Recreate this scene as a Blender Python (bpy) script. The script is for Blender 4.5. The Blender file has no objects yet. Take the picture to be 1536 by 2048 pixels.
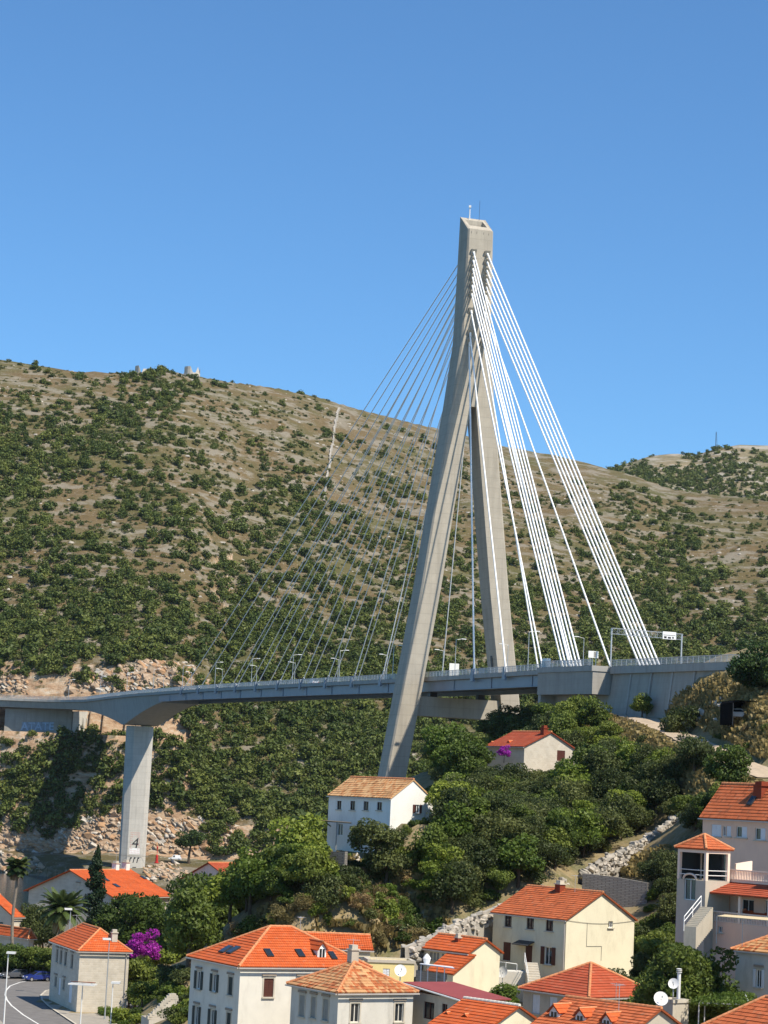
import bpy, math, random
import numpy as np
from mathutils import Vector, Matrix
random.seed(7)
rng = np.random.default_rng(7)
scene = bpy.context.scene
COL = scene.collection

# ------------------------------------------------------------------ camera, sky, sun, exposure
F, CX, CY = 4600.0, 768.0, 1024.0          # focal length in photo pixels, photo centre
PITCH, ROLL = math.atan((1593 - 1024) / F), 0.047
EYE = Vector((0, 0, 33.0))
RC = Matrix.Rotation(math.pi / 2 + PITCH, 3, 'X') @ Matrix.Rotation(ROLL, 3, 'Z')
cam = bpy.data.cameras.new('camera'); camo = bpy.data.objects.new('camera', cam); COL.objects.link(camo)
cam.sensor_fit = 'HORIZONTAL'; cam.sensor_width = 36; cam.lens = 36 * F / 1536
cam.clip_start = 1; cam.clip_end = 20000
camo.matrix_world = Matrix.Translation(EYE) @ RC.to_4x4()
scene.camera = camo
SUN = Vector((0.457, -0.395, 0.797)).normalized()
w = bpy.data.worlds.new('World'); scene.world = w; w.use_nodes = True
wn = w.node_tree.nodes; wl = w.node_tree.links
sky = wn.new('ShaderNodeTexSky'); sky.sky_type = 'NISHITA'; sky.sun_disc = False
sky.sun_elevation = math.asin(SUN.z); sky.sun_rotation = math.atan2(SUN.x, SUN.y)
sky.altitude = 0; sky.air_density = 0.88; sky.dust_density = 0.2; sky.ozone_density = 10.0
bg = wn['Background']; bg.inputs['Strength'].default_value = 0.126
tn = wn.new('ShaderNodeMix'); tn.data_type = 'RGBA'; tn.blend_type = 'MULTIPLY'; tn.inputs['Factor'].default_value = 1.0; tn.inputs['B'].default_value = (0.83, 1.02, 1.01, 1)
wl.new(sky.outputs[0], tn.inputs['A']); wl.new(tn.outputs['Result'], bg.inputs['Color'])
sl = bpy.data.lights.new('sun', 'SUN'); sl.energy = 5.0; sl.angle = math.radians(0.53); sl.color = (1, 0.91, 0.77)
so = bpy.data.objects.new('sun', sl); COL.objects.link(so); so.rotation_euler = SUN.to_track_quat('Z', 'Y').to_euler()
so.location = (150, -100, 400)
vs = scene.view_settings; vs.view_transform = 'Standard'; vs.look = 'None'; vs.exposure = 0.38; vs.gamma = 1.0
vs.use_curve_mapping = False

# ------------------------------------------------------------------ pixel helpers
def ray(px, py): return RC @ Vector(((px - CX) / F, (CY - py) / F, -1.0))
def P(px, py, Y): d = ray(px, py); return EYE + d * (Y / d.y)
def Pz(px, py, z): d = ray(px, py); return EYE + d * ((z - EYE.z) / d.z)
def proj(p): c = RC.transposed() @ (Vector(p) - EYE); return CX - F * c.x / c.z, CY + F * c.y / c.z

# ------------------------------------------------------------------ mesh helpers
class MB:
    def __init__(s): s.v = []; s.f = []; s.uv = None
    def add(s, pts, faces):
        o = len(s.v); s.v += [tuple(p) for p in pts]; s.f += [tuple(i + o for i in f) for f in faces]
    def poly(s, *pts): s.add(pts, [tuple(range(len(pts)))])
    def box(s, c, d, rz=0, M=None):
        x, y, z = d[0] / 2, d[1] / 2, d[2] / 2
        pts = [Vector((i * x, j * y, k * z)) for k in (-1, 1) for j in (-1, 1) for i in (-1, 1)]
        if M is not None: pts = [M @ p for p in pts]
        elif rz:
            m = Matrix.Rotation(rz, 3, 'Z'); pts = [m @ p for p in pts]
        pts = [p + Vector(c) for p in pts]
        s.add(pts, [(0, 2, 3, 1), (4, 5, 7, 6), (0, 1, 5, 4), (2, 6, 7, 3), (0, 4, 6, 2), (1, 3, 7, 5)])
    def hexa(s, b, t):      # four bottom points, four top points, same order (counter-clockwise from above)
        s.add(list(b) + list(t), [(3, 2, 1, 0), (4, 5, 6, 7), (0, 1, 5, 4), (1, 2, 6, 5), (2, 3, 7, 6), (3, 0, 4, 7)])
    def prism(s, b, t):     # two equal rings
        n = len(b)
        s.add(list(b) + list(t), [tuple(range(n))[::-1], tuple(range(n, 2 * n))] + [(i, (i + 1) % n, n + (i + 1) % n, n + i) for i in range(n)])
    def tube(s, p0, p1, r0, r1=None, n=8, cap=True):
        r1 = r0 if r1 is None else r1
        p0, p1 = Vector(p0), Vector(p1); d = (p1 - p0)
        if d.length < 1e-6: return
        q = d.normalized().to_track_quat('Z', 'Y')
        a = [p0 + q @ Vector((r0 * math.cos(2 * math.pi * i / n), r0 * math.sin(2 * math.pi * i / n), 0)) for i in range(n)]
        b = [p1 + q @ Vector((r1 * math.cos(2 * math.pi * i / n), r1 * math.sin(2 * math.pi * i / n), 0)) for i in range(n)]
        fs = [(i, (i + 1) % n, n + (i + 1) % n, n + i) for i in range(n)]
        if cap: fs += [tuple(range(n))[::-1], tuple(range(n, 2 * n))]
        s.add(a + b, fs)
    def path(s, pts, r, n=6):
        for i in range(len(pts) - 1):
            ra, rb = (r[i], r[i + 1]) if isinstance(r, (list, tuple)) else (r, r)
            s.tube(pts[i], pts[i + 1], ra, rb, n)
    def lathe(s, c, prof, n=12):
        c = Vector(c); o = len(s.v)
        for r, z in prof:
            for i in range(n): s.v.append(tuple(c + Vector((r * math.cos(2 * math.pi * i / n), r * math.sin(2 * math.pi * i / n), z))))
        for k in range(len(prof) - 1):
            for i in range(n): s.f.append((o + k * n + i, o + k * n + (i + 1) % n, o + (k + 1) * n + (i + 1) % n, o + (k + 1) * n + i))
        s.f.append(tuple(o + i for i in range(n))[::-1]); s.f.append(tuple(o + (len(prof) - 1) * n + i for i in range(n)))
    def mesh(s, name, off=None):
        me = bpy.data.meshes.new(name)
        v = s.v if off is None else [(p[0] - off[0], p[1] - off[1], p[2] - off[2]) for p in s.v]
        me.from_pydata(v, [], s.f)
        if s.uv is not None:
            ul = me.uv_layers.new(name='UVMap'); ul.data.foreach_set('uv', np.array(s.uv, dtype=np.float32).ravel())
        me.update(); return me
    def build(s, name, mat, parent=None, off=None, smooth=False):
        if off is None and parent is not None and 'org' in META.get(parent, {}): off = META[parent]['org']
        me = s.mesh(name, off); return link(name, me, mat, parent, off if parent is None else None, smooth)
META = {}
def link(name, me, mat, parent=None, loc=None, smooth=False):
    o = bpy.data.objects.new(name, me); COL.objects.link(o)
    if mat is not None and me is not None and not me.materials: me.materials.append(mat)
    if parent is not None:
        o.parent = parent
        if parent in META: META[o] = META[parent]
    if loc is not None: o.location = loc
    if smooth: me.polygons.foreach_set('use_smooth', [True] * len(me.polygons))
    return o
def thing(name, label, cat, loc=(0, 0, 0), rz=0, group=None, world=True):
    """Empty at a thing's base. world=True: its parts are given in world coordinates and shifted to the base."""
    o = bpy.data.objects.new(name, None); COL.objects.link(o); o.location = loc; o.rotation_euler = (0, 0, rz)
    o.empty_display_size = 0.5; o['kind'] = 'thing'
    if world: META[o] = {'org': tuple(loc)}
    return tag(o, label, cat, group)
def tag(o, label, cat, group=None):
    o['label'] = label; o['category'] = cat
    if group: o['group'] = group
    return o
def struct(name, mb, mat, smooth=False):
    o = mb.build(name, mat, None, None, smooth); o['kind'] = 'structure'; return o
def stuff(name, me, mat, label, cat, parent=None):
    o = link(name, me, mat, parent); o['kind'] = 'stuff'
    if parent is None: o['label'] = label; o['category'] = cat
    return o
def npmesh(name, v, f4, attr=None):
    """fast mesh of quads from numpy arrays; attr = per-quad float stored per vertex as 'tint'"""
    me = bpy.data.meshes.new(name); n = len(f4)
    me.vertices.add(len(v)); me.vertices.foreach_set('co', v.astype(np.float32).ravel())
    me.loops.add(4 * n); me.loops.foreach_set('vertex_index', f4.astype(np.int32).ravel())
    me.polygons.add(n); me.polygons.foreach_set('loop_start', np.arange(0, 4 * n, 4, dtype=np.int32))
    me.polygons.foreach_set('loop_total', np.full(n, 4, dtype=np.int32))
    if attr is not None:
        a = me.attributes.new('tint', 'FLOAT', 'POINT'); a.data.foreach_set('value', attr.astype(np.float32))
    me.update(calc_edges=True); return me

# ------------------------------------------------------------------ value noise (numpy)
_lat = rng.random((256, 256))
def vnoise(x, y):
    x = np.asarray(x, float); y = np.asarray(y, float)
    xi = np.floor(x).astype(int); yi = np.floor(y).astype(int); fx = x - xi; fy = y - yi
    fx = fx * fx * (3 - 2 * fx); fy = fy * fy * (3 - 2 * fy)
    g = lambda a, b: _lat[a % 256, b % 256]
    return (g(xi, yi) * (1 - fx) + g(xi + 1, yi) * fx) * (1 - fy) + (g(xi, yi + 1) * (1 - fx) + g(xi + 1, yi + 1) * fx) * fy
def fbm(x, y, o=4):
    s = 0; a = 0.5
    for i in range(o): s = s + a * (vnoise(x * 2 ** i + 17 * i, y * 2 ** i - 9 * i) - 0.5); a *= 0.5
    return s

# ------------------------------------------------------------------ materials
MATS = {}
def nmat(name):
    m = bpy.data.materials.new(name); m.use_nodes = True; MATS[name] = m
    nt = m.node_tree; return m, nt.nodes, nt.links, nt.nodes['Principled BSDF']
def mixc(n, l, fac, a, b, mode='MIX'):
    x = n.new('ShaderNodeMix'); x.data_type = 'RGBA'; x.blend_type = mode
    for sock, val in ((x.inputs['Factor'], fac), (x.inputs['A'], a), (x.inputs['B'], b)):
        if hasattr(val, 'links'): l.new(val, sock)
        elif isinstance(val, (int, float)): sock.default_value = val
        else: sock.default_value = (*val, 1) if len(val) == 3 else val
    return x.outputs['Result']
def ramp(n, l, src, stops):
    r = n.new('ShaderNodeValToRGB'); l.new(src, r.inputs[0]); e = r.color_ramp.elements
    while len(e) > 1: e.remove(e[-1])
    for i, (p, c) in enumerate(stops):
        k = e[0] if i == 0 else e.new(p); k.position = p
        c = (c, c, c) if isinstance(c, (int, float)) else c; k.color = (*c, 1)
    return r.outputs['Color']
def tex(n, l, kind, scale, coord='Object', vec=None, **kw):
    t = n.new('ShaderNodeTex' + kind)
    if vec is None:
        tc = n.new('ShaderNodeTexCoord'); vec = tc.outputs[coord]
    l.new(vec, t.inputs['Vector'])
    if 'Scale' in t.inputs: t.inputs['Scale'].default_value = scale
    for k, v in kw.items():
        if k in t.inputs: t.inputs[k].default_value = v
        else: setattr(t, k, v)
    return t
def mapping(n, l, coord='Object', scale=(1, 1, 1)):
    tc = n.new('ShaderNodeTexCoord'); mp = n.new('ShaderNodeMapping'); l.new(tc.outputs[coord], mp.inputs['Vector'])
    mp.inputs['Scale'].default_value = scale; return mp.outputs[0]
def bump(n, l, b, h, strength=0.4, dist=0.05):
    x = n.new('ShaderNodeBump'); x.inputs['Strength'].default_value = strength; x.inputs['Distance'].default_value = dist
    l.new(h, x.inputs['Height']); l.new(x.outputs[0], b.inputs['Normal'])
def plain(name, c, rough=0.7, var=0.15, scale=1.2, metal=0.0, bmp=0.0, stain=None, spec=0.3):
    """painted or plain surface with uneven tone at two scales, optional vertical streak stains"""
    m, n, l, b = nmat(name)
    t = tex(n, l, 'Noise', scale, Detail=6.0, Roughness=0.65)
    t2 = tex(n, l, 'Noise', scale * 0.17, Detail=3.0)
    d = tuple(x * (1 - var) for x in c); e = tuple(min(1, x * (1 + var * 0.6)) for x in c)
    k = mixc(n, l, ramp(n, l, t.outputs[0], [(0.3, 0), (0.7, 1)]), d, e)
    k = mixc(n, l, mixc(n, l, 0.35, (1, 1, 1), ramp(n, l, t2.outputs[0], [(0.3, 0.55), (0.65, 1)])), (0, 0, 0), k, 'MIX') if False else k
    if stain:
        ts = tex(n, l, 'Noise', 1.0, vec=mapping(n, l, 'Object', (0.7, 0.7, 0.22)), Detail=7.0, Roughness=0.72)
        k = mixc(n, l, ramp(n, l, ts.outputs[0], [(0.49, 0), (0.70, stain[3])]), k, stain[:3])
    l.new(k, b.inputs['Base Color']); b.inputs['Roughness'].default_value = rough; b.inputs['Metallic'].default_value = metal
    b.inputs['Specular IOR Level'].default_value = spec
    if bmp: bump(n, l, b, t.outputs[0], bmp, 0.03)
    return m
def concrete(name, c, course=2.4, line=0.12):
    m, n, l, b = nmat(name)
    t = tex(n, l, 'Noise', 0.35, Detail=7.0, Roughness=0.7)
    ts = tex(n, l, 'Noise', 1.0, vec=mapping(n, l, 'Object', (0.9, 0.9, 0.06)), Detail=6.0, Roughness=0.7)
    k = mixc(n, l, ramp(n, l, t.outputs[0], [(0.25, 0), (0.75, 1)]), tuple(x * 0.86 for x in c), tuple(x * 1.08 for x in c))
    k = mixc(n, l, ramp(n, l, ts.outputs[0], [(0.46, 0), (0.72, 0.6)]), k, tuple(x * 0.6 for x in c))
    tc = n.new('ShaderNodeTexCoord'); sx = n.new('ShaderNodeSeparateXYZ'); l.new(tc.outputs['Object'], sx.inputs[0])
    a = n.new('ShaderNodeMath'); a.operation = 'MULTIPLY'; a.inputs[1].default_value = 1 / course; l.new(sx.outputs[2], a.inputs[0])
    fl = n.new('ShaderNodeMath'); fl.operation = 'FLOOR'; l.new(a.outputs[0], fl.inputs[0])
    fr = n.new('ShaderNodeMath'); fr.operation = 'FRACT'; l.new(a.outputs[0], fr.inputs[0])
    wn_ = n.new('ShaderNodeTexWhiteNoise'); wn_.noise_dimensions = '1D'; l.new(fl.outputs[0], wn_.inputs['W'])
    k = mixc(n, l, ramp(n, l, wn_.outputs['Value'], [(0, 0.0), (1, 0.16)]), k, tuple(x * 0.7 for x in c))      # pours differ in tone
    k = mixc(n, l, ramp(n, l, fr.outputs[0], [(0.0, line * 3), (0.05, 0)]), k, tuple(x * 0.45 for x in c))      # joint lines
    l.new(k, b.inputs['Base Color']); b.inputs['Roughness'].default_value = 0.85
    b.inputs['Specular IOR Level'].default_value = 0.2
    bump(n, l, b, t.outputs[0], 0.25, 0.05); return m
def masonry(name, c1, c2, mortar, bw=0.55, bh=0.28, msize=0.02, bmp=0.6):
    m, n, l, b = nmat(name)
    tc = n.new('ShaderNodeTexCoord'); sx = n.new('ShaderNodeSeparateXYZ'); l.new(tc.outputs['Object'], sx.inputs[0])
    ad = n.new('ShaderNodeMath'); ad.operation = 'ADD'; l.new(sx.outputs[0], ad.inputs[0]); l.new(sx.outputs[1], ad.inputs[1])
    cb = n.new('ShaderNodeCombineXYZ'); l.new(ad.outputs[0], cb.inputs[0]); l.new(sx.outputs[2], cb.inputs[1])
    br = n.new('ShaderNodeTexBrick'); l.new(cb.outputs[0], br.inputs['Vector']); br.inputs['Scale'].default_value = 1
    br.inputs['Brick Width'].default_value = bw; br.inputs['Row Height'].default_value = bh; br.inputs['Mortar Size'].default_value = msize
    br.inputs['Color1'].default_value = (*c1, 1); br.inputs['Color2'].default_value = (*c2, 1); br.inputs['Mortar'].default_value = (*mortar, 1)
    t = tex(n, l, 'Noise', 0.9, Detail=6.0)
    k = mixc(n, l, ramp(n, l, t.outputs[0], [(0.40, 0), (0.75, 0.4)]), br.outputs['Color'], tuple(x * 0.6 for x in c1))
    l.new(k, b.inputs['Base Color']); b.inputs['Roughness'].default_value = 0.9; b.inputs['Specular IOR Level'].default_value = 0.15
    bump(n, l, b, br.outputs['Fac'], bmp, -0.03); return m
def rooftile(name, c1, c2, c3=None, amt=0.0, tw=0.24, th=0.4):
    """clay tiles: UV in metres, columns along the eave (u) and courses up the slope (v)"""
    m, n, l, b = nmat(name)
    tc = n.new('ShaderNodeTexCoord')
    br = n.new('ShaderNodeTexBrick'); l.new(tc.outputs['UV'], br.inputs['Vector']); br.offset = 0.0; br.inputs['Scale'].default_value = 1
    br.inputs['Brick Width'].default_value = tw; br.inputs['Row Height'].default_value = th; br.inputs['Mortar Size'].default_value = 0.012
    br.inputs['Color1'].default_value = (*c1, 1); br.inputs['Color2'].default_value = (*c2, 1)
    br.inputs['Mortar'].default_value = (*tuple(x * 0.45 for x in c1), 1); br.inputs['Bias'].default_value = -0.2
    k = br.outputs['Color']
    if c3:
        v = n.new('ShaderNodeTexWhiteNoise'); v.noise_dimensions = '2D'
        mp = n.new('ShaderNodeMapping'); mp.inputs['Scale'].default_value = (1 / tw, 1 / th, 1); l.new(tc.outputs['UV'], mp.inputs[0])
        fl = n.new('ShaderNodeVectorMath'); fl.operation = 'FLOOR'; l.new(mp.outputs[0], fl.inputs[0]); l.new(fl.outputs[0], v.inputs['Vector'])
        pt = tex(n, l, 'Noise', 1.1, vec=tc.outputs['UV'], Detail=3.0)
        ad = n.new('ShaderNodeMath'); ad.operation = 'ADD'; l.new(v.outputs['Value'], ad.inputs[0]); l.new(pt.outputs[0], ad.inputs[1])
        k = mixc(n, l, ramp(n, l, ad.outputs[0], [(1.18 - amt, 0), (1.28 - amt, 1)]), k, c3)
        v2 = n.new('ShaderNodeTexWhiteNoise'); v2.noise_dimensions = '3D'; l.new(fl.outputs[0], v2.inputs['Vector'])
        k = mixc(n, l, ramp(n, l, v2.outputs['Value'], [(0.8, 0), (0.9, 0.7)]), k, tuple(x * 0.4 for x in c1))
    t = tex(n, l, 'Noise', 0.45, vec=tc.outputs['UV'], Detail=5.0)
    k = mixc(n, l, ramp(n, l, t.outputs[0], [(0.40, 0), (0.72, 0.6)]), k, tuple(x * 0.55 for x in c1))
    tl = tex(n, l, 'Noise', 1.7, vec=tc.outputs['UV'], Detail=7.0, Roughness=0.75)
    k = mixc(n, l, ramp(n, l, tl.outputs[0], [(0.54, 0), (0.70, 0.55)]), k, (0.36, 0.25, 0.16))
    l.new(k, b.inputs['Base Color']); b.inputs['Roughness'].default_value = 0.8; b.inputs['Specular IOR Level'].default_value = 0.25
    wv = n.new('ShaderNodeTexWave'); wv.bands_direction = 'X'; wv.inputs['Scale'].default_value = 2 * math.pi / (20 * tw) * 1.0
    l.new(tc.outputs['UV'], wv.inputs['Vector']); bump(n, l, b, wv.outputs['Fac'], 0.5, 0.06); return m
def leafmat(name, dark, light, var=0.35, trans=0.25, rough=0.55):
    m, n, l, b = nmat(name)
    at = n.new('ShaderNodeAttribute'); at.attribute_name = 'tint'
    oi = n.new('ShaderNodeObjectInfo')
    k = mixc(n, l, at.outputs['Fac'], dark, light)
    hs = n.new('ShaderNodeHueSaturation'); l.new(k, hs.inputs['Color'])
    mr = n.new('ShaderNodeMapRange'); l.new(oi.outputs['Random'], mr.inputs[0]); mr.inputs[3].default_value = 1 - var; mr.inputs[4].default_value = 1 + var
    l.new(mr.outputs[0], hs.inputs['Value'])
    mh = n.new('ShaderNodeMapRange'); l.new(oi.outputs['Random'], mh.inputs[0]); mh.inputs[3].default_value = 0.515; mh.inputs[4].default_value = 0.475
    l.new(mh.outputs[0], hs.inputs['Hue'])
    l.new(hs.outputs[0], b.inputs['Base Color']); b.inputs['Roughness'].default_value = rough; b.inputs['Specular IOR Level'].default_value = 0.25
    if trans:
        tr = n.new('ShaderNodeBsdfTranslucent'); l.new(hs.outputs[0], tr.inputs['Color'])
        mx = n.new('ShaderNodeMixShader'); mx.inputs[0].default_value = trans
        l.new(b.outputs[0], mx.inputs[1]); l.new(tr.outputs[0], mx.inputs[2]); l.new(mx.outputs[0], n['Material Output'].inputs['Surface'])
    return m

m_pylon = concrete('pylon_concrete', (0.44, 0.395, 0.32), 2.2, 0.2)
m_pier = concrete('pier_concrete', (0.52, 0.49, 0.43), 2.0, 0.22)
m_deckc = concrete('deck_concrete', (0.40, 0.385, 0.35), 1.2, 0.05)
m_wallc = concrete('wall_concrete', (0.38, 0.355, 0.31), 1.0, 0.12)
m_steel = plain('girder_steel', (0.21, 0.25, 0.30), 0.45, 0.12, 0.3)
m_cable = plain('cable_sheath', (0.86, 0.86, 0.84), 0.4, 0.03)
m_galv = plain('galvanised_steel', (0.46, 0.48, 0.49), 0.45, 0.1, metal=0.4)
m_white = plain('white_paint', (0.78, 0.78, 0.75), 0.5, 0.06)
m_dark = plain('dark_metal', (0.04, 0.042, 0.045), 0.5, 0.2)
m_net = plain('black_net', (0.008, 0.008, 0.009), 1.0, 0.1, spec=0.0)
m_red = plain('red_paint', (0.5, 0.03, 0.025), 0.5, 0.1)
m_blackpaint = plain('black_lettering', (0.03, 0.03, 0.035), 0.7, 0.1)
m_redmark = plain('red_lettering', (0.55, 0.16, 0.13), 0.8, 0.2)
m_graf = plain('pale_blue_spray_paint', (0.38, 0.50, 0.64), 0.7, 0.25, 2.0)
m_grafdark = plain('dark_spray_paint', (0.07, 0.09, 0.13), 0.7, 0.2, 2.0)
m_asph = plain('asphalt', (0.17, 0.16, 0.15), 0.9, 0.22, 0.7, bmp=0.15)
m_pave = plain('paving', (0.33, 0.30, 0.25), 0.9, 0.15, 0.9)
m_line = plain('road_paint', (0.72, 0.71, 0.67), 0.7, 0.12, 2.0)
m_stoneA = masonry('ashlar_grey', (0.62, 0.56, 0.46), (0.55, 0.49, 0.39), (0.62, 0.57, 0.48), 0.6, 0.3)
m_stoneB = masonry('ashlar_pale', (0.58, 0.53, 0.44), (0.52, 0.46, 0.37), (0.60, 0.56, 0.48), 0.6, 0.3, 0.012, 0.3)
m_stoneC = masonry('rubble_grey', (0.30, 0.28, 0.25), (0.24, 0.22, 0.20), (0.16, 0.15, 0.13), 0.42, 0.2, 0.03, 0.9)
m_block = masonry('block_wall', (0.36, 0.33, 0.28), (0.33, 0.30, 0.25), (0.26, 0.24, 0.20), 0.5, 0.22)
m_cream = plain('cream_render', (0.74, 0.68, 0.50), 0.85, 0.07, 0.5, stain=(0.42, 0.36, 0.24, 0.38))
m_offw = plain('offwhite_render', (0.70, 0.66, 0.57), 0.85, 0.08, 0.5, stain=(0.36, 0.32, 0.26, 0.34))
m_whiter = plain('white_render', (0.80, 0.78, 0.72), 0.85, 0.06, 0.4, stain=(0.45, 0.41, 0.34, 0.35))
m_grey = plain('grey_render', (0.60, 0.57, 0.50), 0.85, 0.10, 0.5, stain=(0.28, 0.26, 0.22, 0.5))
m_pink = plain('pink_render', (0.78, 0.56, 0.42), 0.85, 0.05, 0.5, stain=(0.46, 0.33, 0.28, 0.2))
m_pinkl = plain('pale_pink_render', (0.82, 0.66, 0.53), 0.85, 0.05, 0.5)
m_yellow = plain('yellow_render', (0.80, 0.66, 0.30), 0.85, 0.06, 0.5)
m_tan = plain('tan_render', (0.50, 0.45, 0.36), 0.85, 0.1, 0.5, stain=(0.25, 0.22, 0.17, 0.4))
m_trim = plain('stone_trim', (0.52, 0.47, 0.38), 0.85, 0.12, 1.5)
m_lint = plain('brown_stone_trim', (0.30, 0.25, 0.20), 0.85, 0.12, 1.5)
m_gut = plain('gutter_metal', (0.50, 0.46, 0.42), 0.5, 0.1, metal=0.2)
m_glass, _n, _l, _b = nmat('window_glass')
_b.inputs['Base Color'].default_value = (0.02, 0.025, 0.03, 1); _b.inputs['Roughness'].default_value = 0.06; _b.inputs['Specular IOR Level'].default_value = 0.7
m_shb = plain('brown_shutter', (0.10, 0.035, 0.025), 0.55, 0.15, 2)
m_shg = plain('dark_green_shutter', (0.018, 0.026, 0.022), 0.55, 0.2, 2)
m_shw = plain('white_shutter', (0.70, 0.72, 0.74), 0.5, 0.06, 2)
m_shgrey = plain('grey_shutter', (0.30, 0.29, 0.26), 0.6, 0.1, 2)
m_roofA = rooftile('roof_orange_new', (0.62, 0.125, 0.030), (0.53, 0.095, 0.022))
m_roofB = rooftile('roof_orange_soft', (0.56, 0.145, 0.050), (0.47, 0.11, 0.036), (0.60, 0.22, 0.09), 0.05)
m_roofC = rooftile('roof_mottled', (0.50, 0.16, 0.055), (0.40, 0.11, 0.04), (0.56, 0.32, 0.145), 0.27, 0.26, 0.42)
m_roofD = rooftile('roof_pale_old', (0.60, 0.27, 0.10), (0.52, 0.20, 0.075), (0.66, 0.40, 0.19), 0.40, 0.26, 0.42)
m_roofE = rooftile('roof_red', (0.47, 0.095, 0.040), (0.40, 0.075, 0.030))
m_ridge = plain('ridge_tile', (0.60, 0.25, 0.11), 0.8, 0.3, 2.5)
m_maroon = plain('maroon_sheet_roof', (0.27, 0.060, 0.055), 0.65, 0.12, 0.6)
m_bark = plain('bark', (0.10, 0.075, 0.05), 0.9, 0.3, 3, bmp=0.5)
m_palmbark = plain('palm_bark', (0.24, 0.20, 0.155), 0.9, 0.3, 4, bmp=0.5)
m_leafA = leafmat('leaf_mid_green', (0.044, 0.074, 0.013), (0.140, 0.195, 0.034), 0.35, 0.32)
m_leafB = leafmat('leaf_olive_dark', (0.037, 0.056, 0.015), (0.115, 0.142, 0.042), 0.35, 0.32)
m_leafC = leafmat('leaf_bright_green', (0.058, 0.104, 0.014), (0.180, 0.245, 0.036), 0.35, 0.32)
m_leafP = leafmat('leaf_pine', (0.020, 0.042, 0.014), (0.075, 0.125, 0.026), 0.2)
m_leafY = leafmat('leaf_cypress', (0.008, 0.022, 0.008), (0.022, 0.048, 0.014), 0.2, 0.12)
m_leafD = leafmat('dry_brush', (0.14, 0.11, 0.045), (0.30, 0.23, 0.095), 0.25)
m_palm = leafmat('palm_leaf', (0.030, 0.055, 0.014), (0.095, 0.135, 0.035), 0.1)
m_dryfrond = leafmat('dead_frond', (0.32, 0.21, 0.09), (0.50, 0.36, 0.17), 0.1, 0.4)
m_agave = leafmat('agave_leaf', (0.16, 0.20, 0.11), (0.34, 0.35, 0.20), 0.1)
m_boug = leafmat('bougainvillea_flower', (0.20, 0.012, 0.19), (0.46, 0.035, 0.42), 0.1, 0.3)
m_farleaf = leafmat('hill_scrub_leaf', (0.044, 0.070, 0.014), (0.138, 0.175, 0.038), 0.3, 0.22)
m_lowleaf = leafmat('low_scrub_leaf', (0.062, 0.085, 0.024), (0.150, 0.160, 0.052), 0.2, 0.2)
m_grass = leafmat('dry_grass', (0.20, 0.155, 0.055), (0.40, 0.30, 0.13), 0.2, 0.3)

# ================================================================== LARGE STRUCTURE: bridge frame of reference
AX = Vector((-0.313, 0.9498, 0)); TX = Vector((0.9498, 0.313, 0)); UP = Vector((0, 0, 1))
_fc = P(924.5, 1347, 497.0); BC = Vector((_fc.x, _fc.y, 0)) + AX * 3.0      # pylon centre on plan
BEND, BR = 370.0, 42.0
def bpath(q):
    """plan point and forward direction at station q (metres from the pylon towards the far shore)"""
    if q <= BEND: return BC + AX * q, AX
    th = (q - BEND) / BR; L = Vector((-AX.y, AX.x, 0)); s = BC + AX * BEND
    th2 = min(th, 1.25)
    p = s + AX * (BR * math.sin(th2)) + L * (BR * (1 - math.cos(th2)))
    d = AX * math.cos(th2) + L * math.sin(th2)
    if th > th2: p = p + d * ((th - th2) * BR)
    return p, d
_dq = [-260, -150, -72, 0, 110, 210, 290, 330, 420, 520]
_dz = [54.2, 56.4, 58.1, 59.0, 60.9, 62.5, 63.4, 63.6, 63.4, 63.0]
def dz(q): return float(np.interp(q, _dq, _dz))
def B(q, t, z): p, d = bpath(q); n = Vector((d.y, -d.x, 0)); return Vector((p.x + n.x * t, p.y + n.y * t, z))
def st(px, t=-7.6, z=60):
    """station whose edge point at offset t shows at photo column px"""
    lo, hi = -220, 300
    for _ in range(50):
        mid = (lo + hi) / 2
        if proj(B(mid, t, z))[0] > px: lo = mid
        else: hi = mid
    return mid

# ================================================================== terrain
def interp_dir(pts, Y=None):
    u = []; e = []
    for p in pts:
        d = ray(p[0], p[1]); u.append(d.x / d.y); e.append(d.z / d.y)
    o = np.argsort(u); return np.array(u)[o], np.array(e)[o]
_ru, _re = interp_dir([(-300, 690), (-150, 702), (0, 719), (60, 729), (150, 739), (250, 744), (330, 741), (390, 752), (470, 764), (560, 776),
                       (640, 795), (720, 817), (800, 838), (880, 857), (1000, 888), (1080, 905), (1160, 922), (1250, 945), (1340, 977), (1420, 988), (1536, 999), (1700, 1015), (1900, 1030)])
def pu(px, py=1592): d = ray(px, py); return d.x / d.y
_cu = [pu(x, y) for x, y in ((-400, 1742), (0, 1742), (130, 1750), (200, 1755), (265, 1760), (450, 1760), (700, 1750), (1000, 1700), (1600, 1700), (1950, 1700))]
_yw = [850, 828, 803, 780, 768, 762, 752, 752, 770, 790]
_yro = [852, 834, 830, 827, 826, 826, 826, 828, 840, 860]
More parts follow.
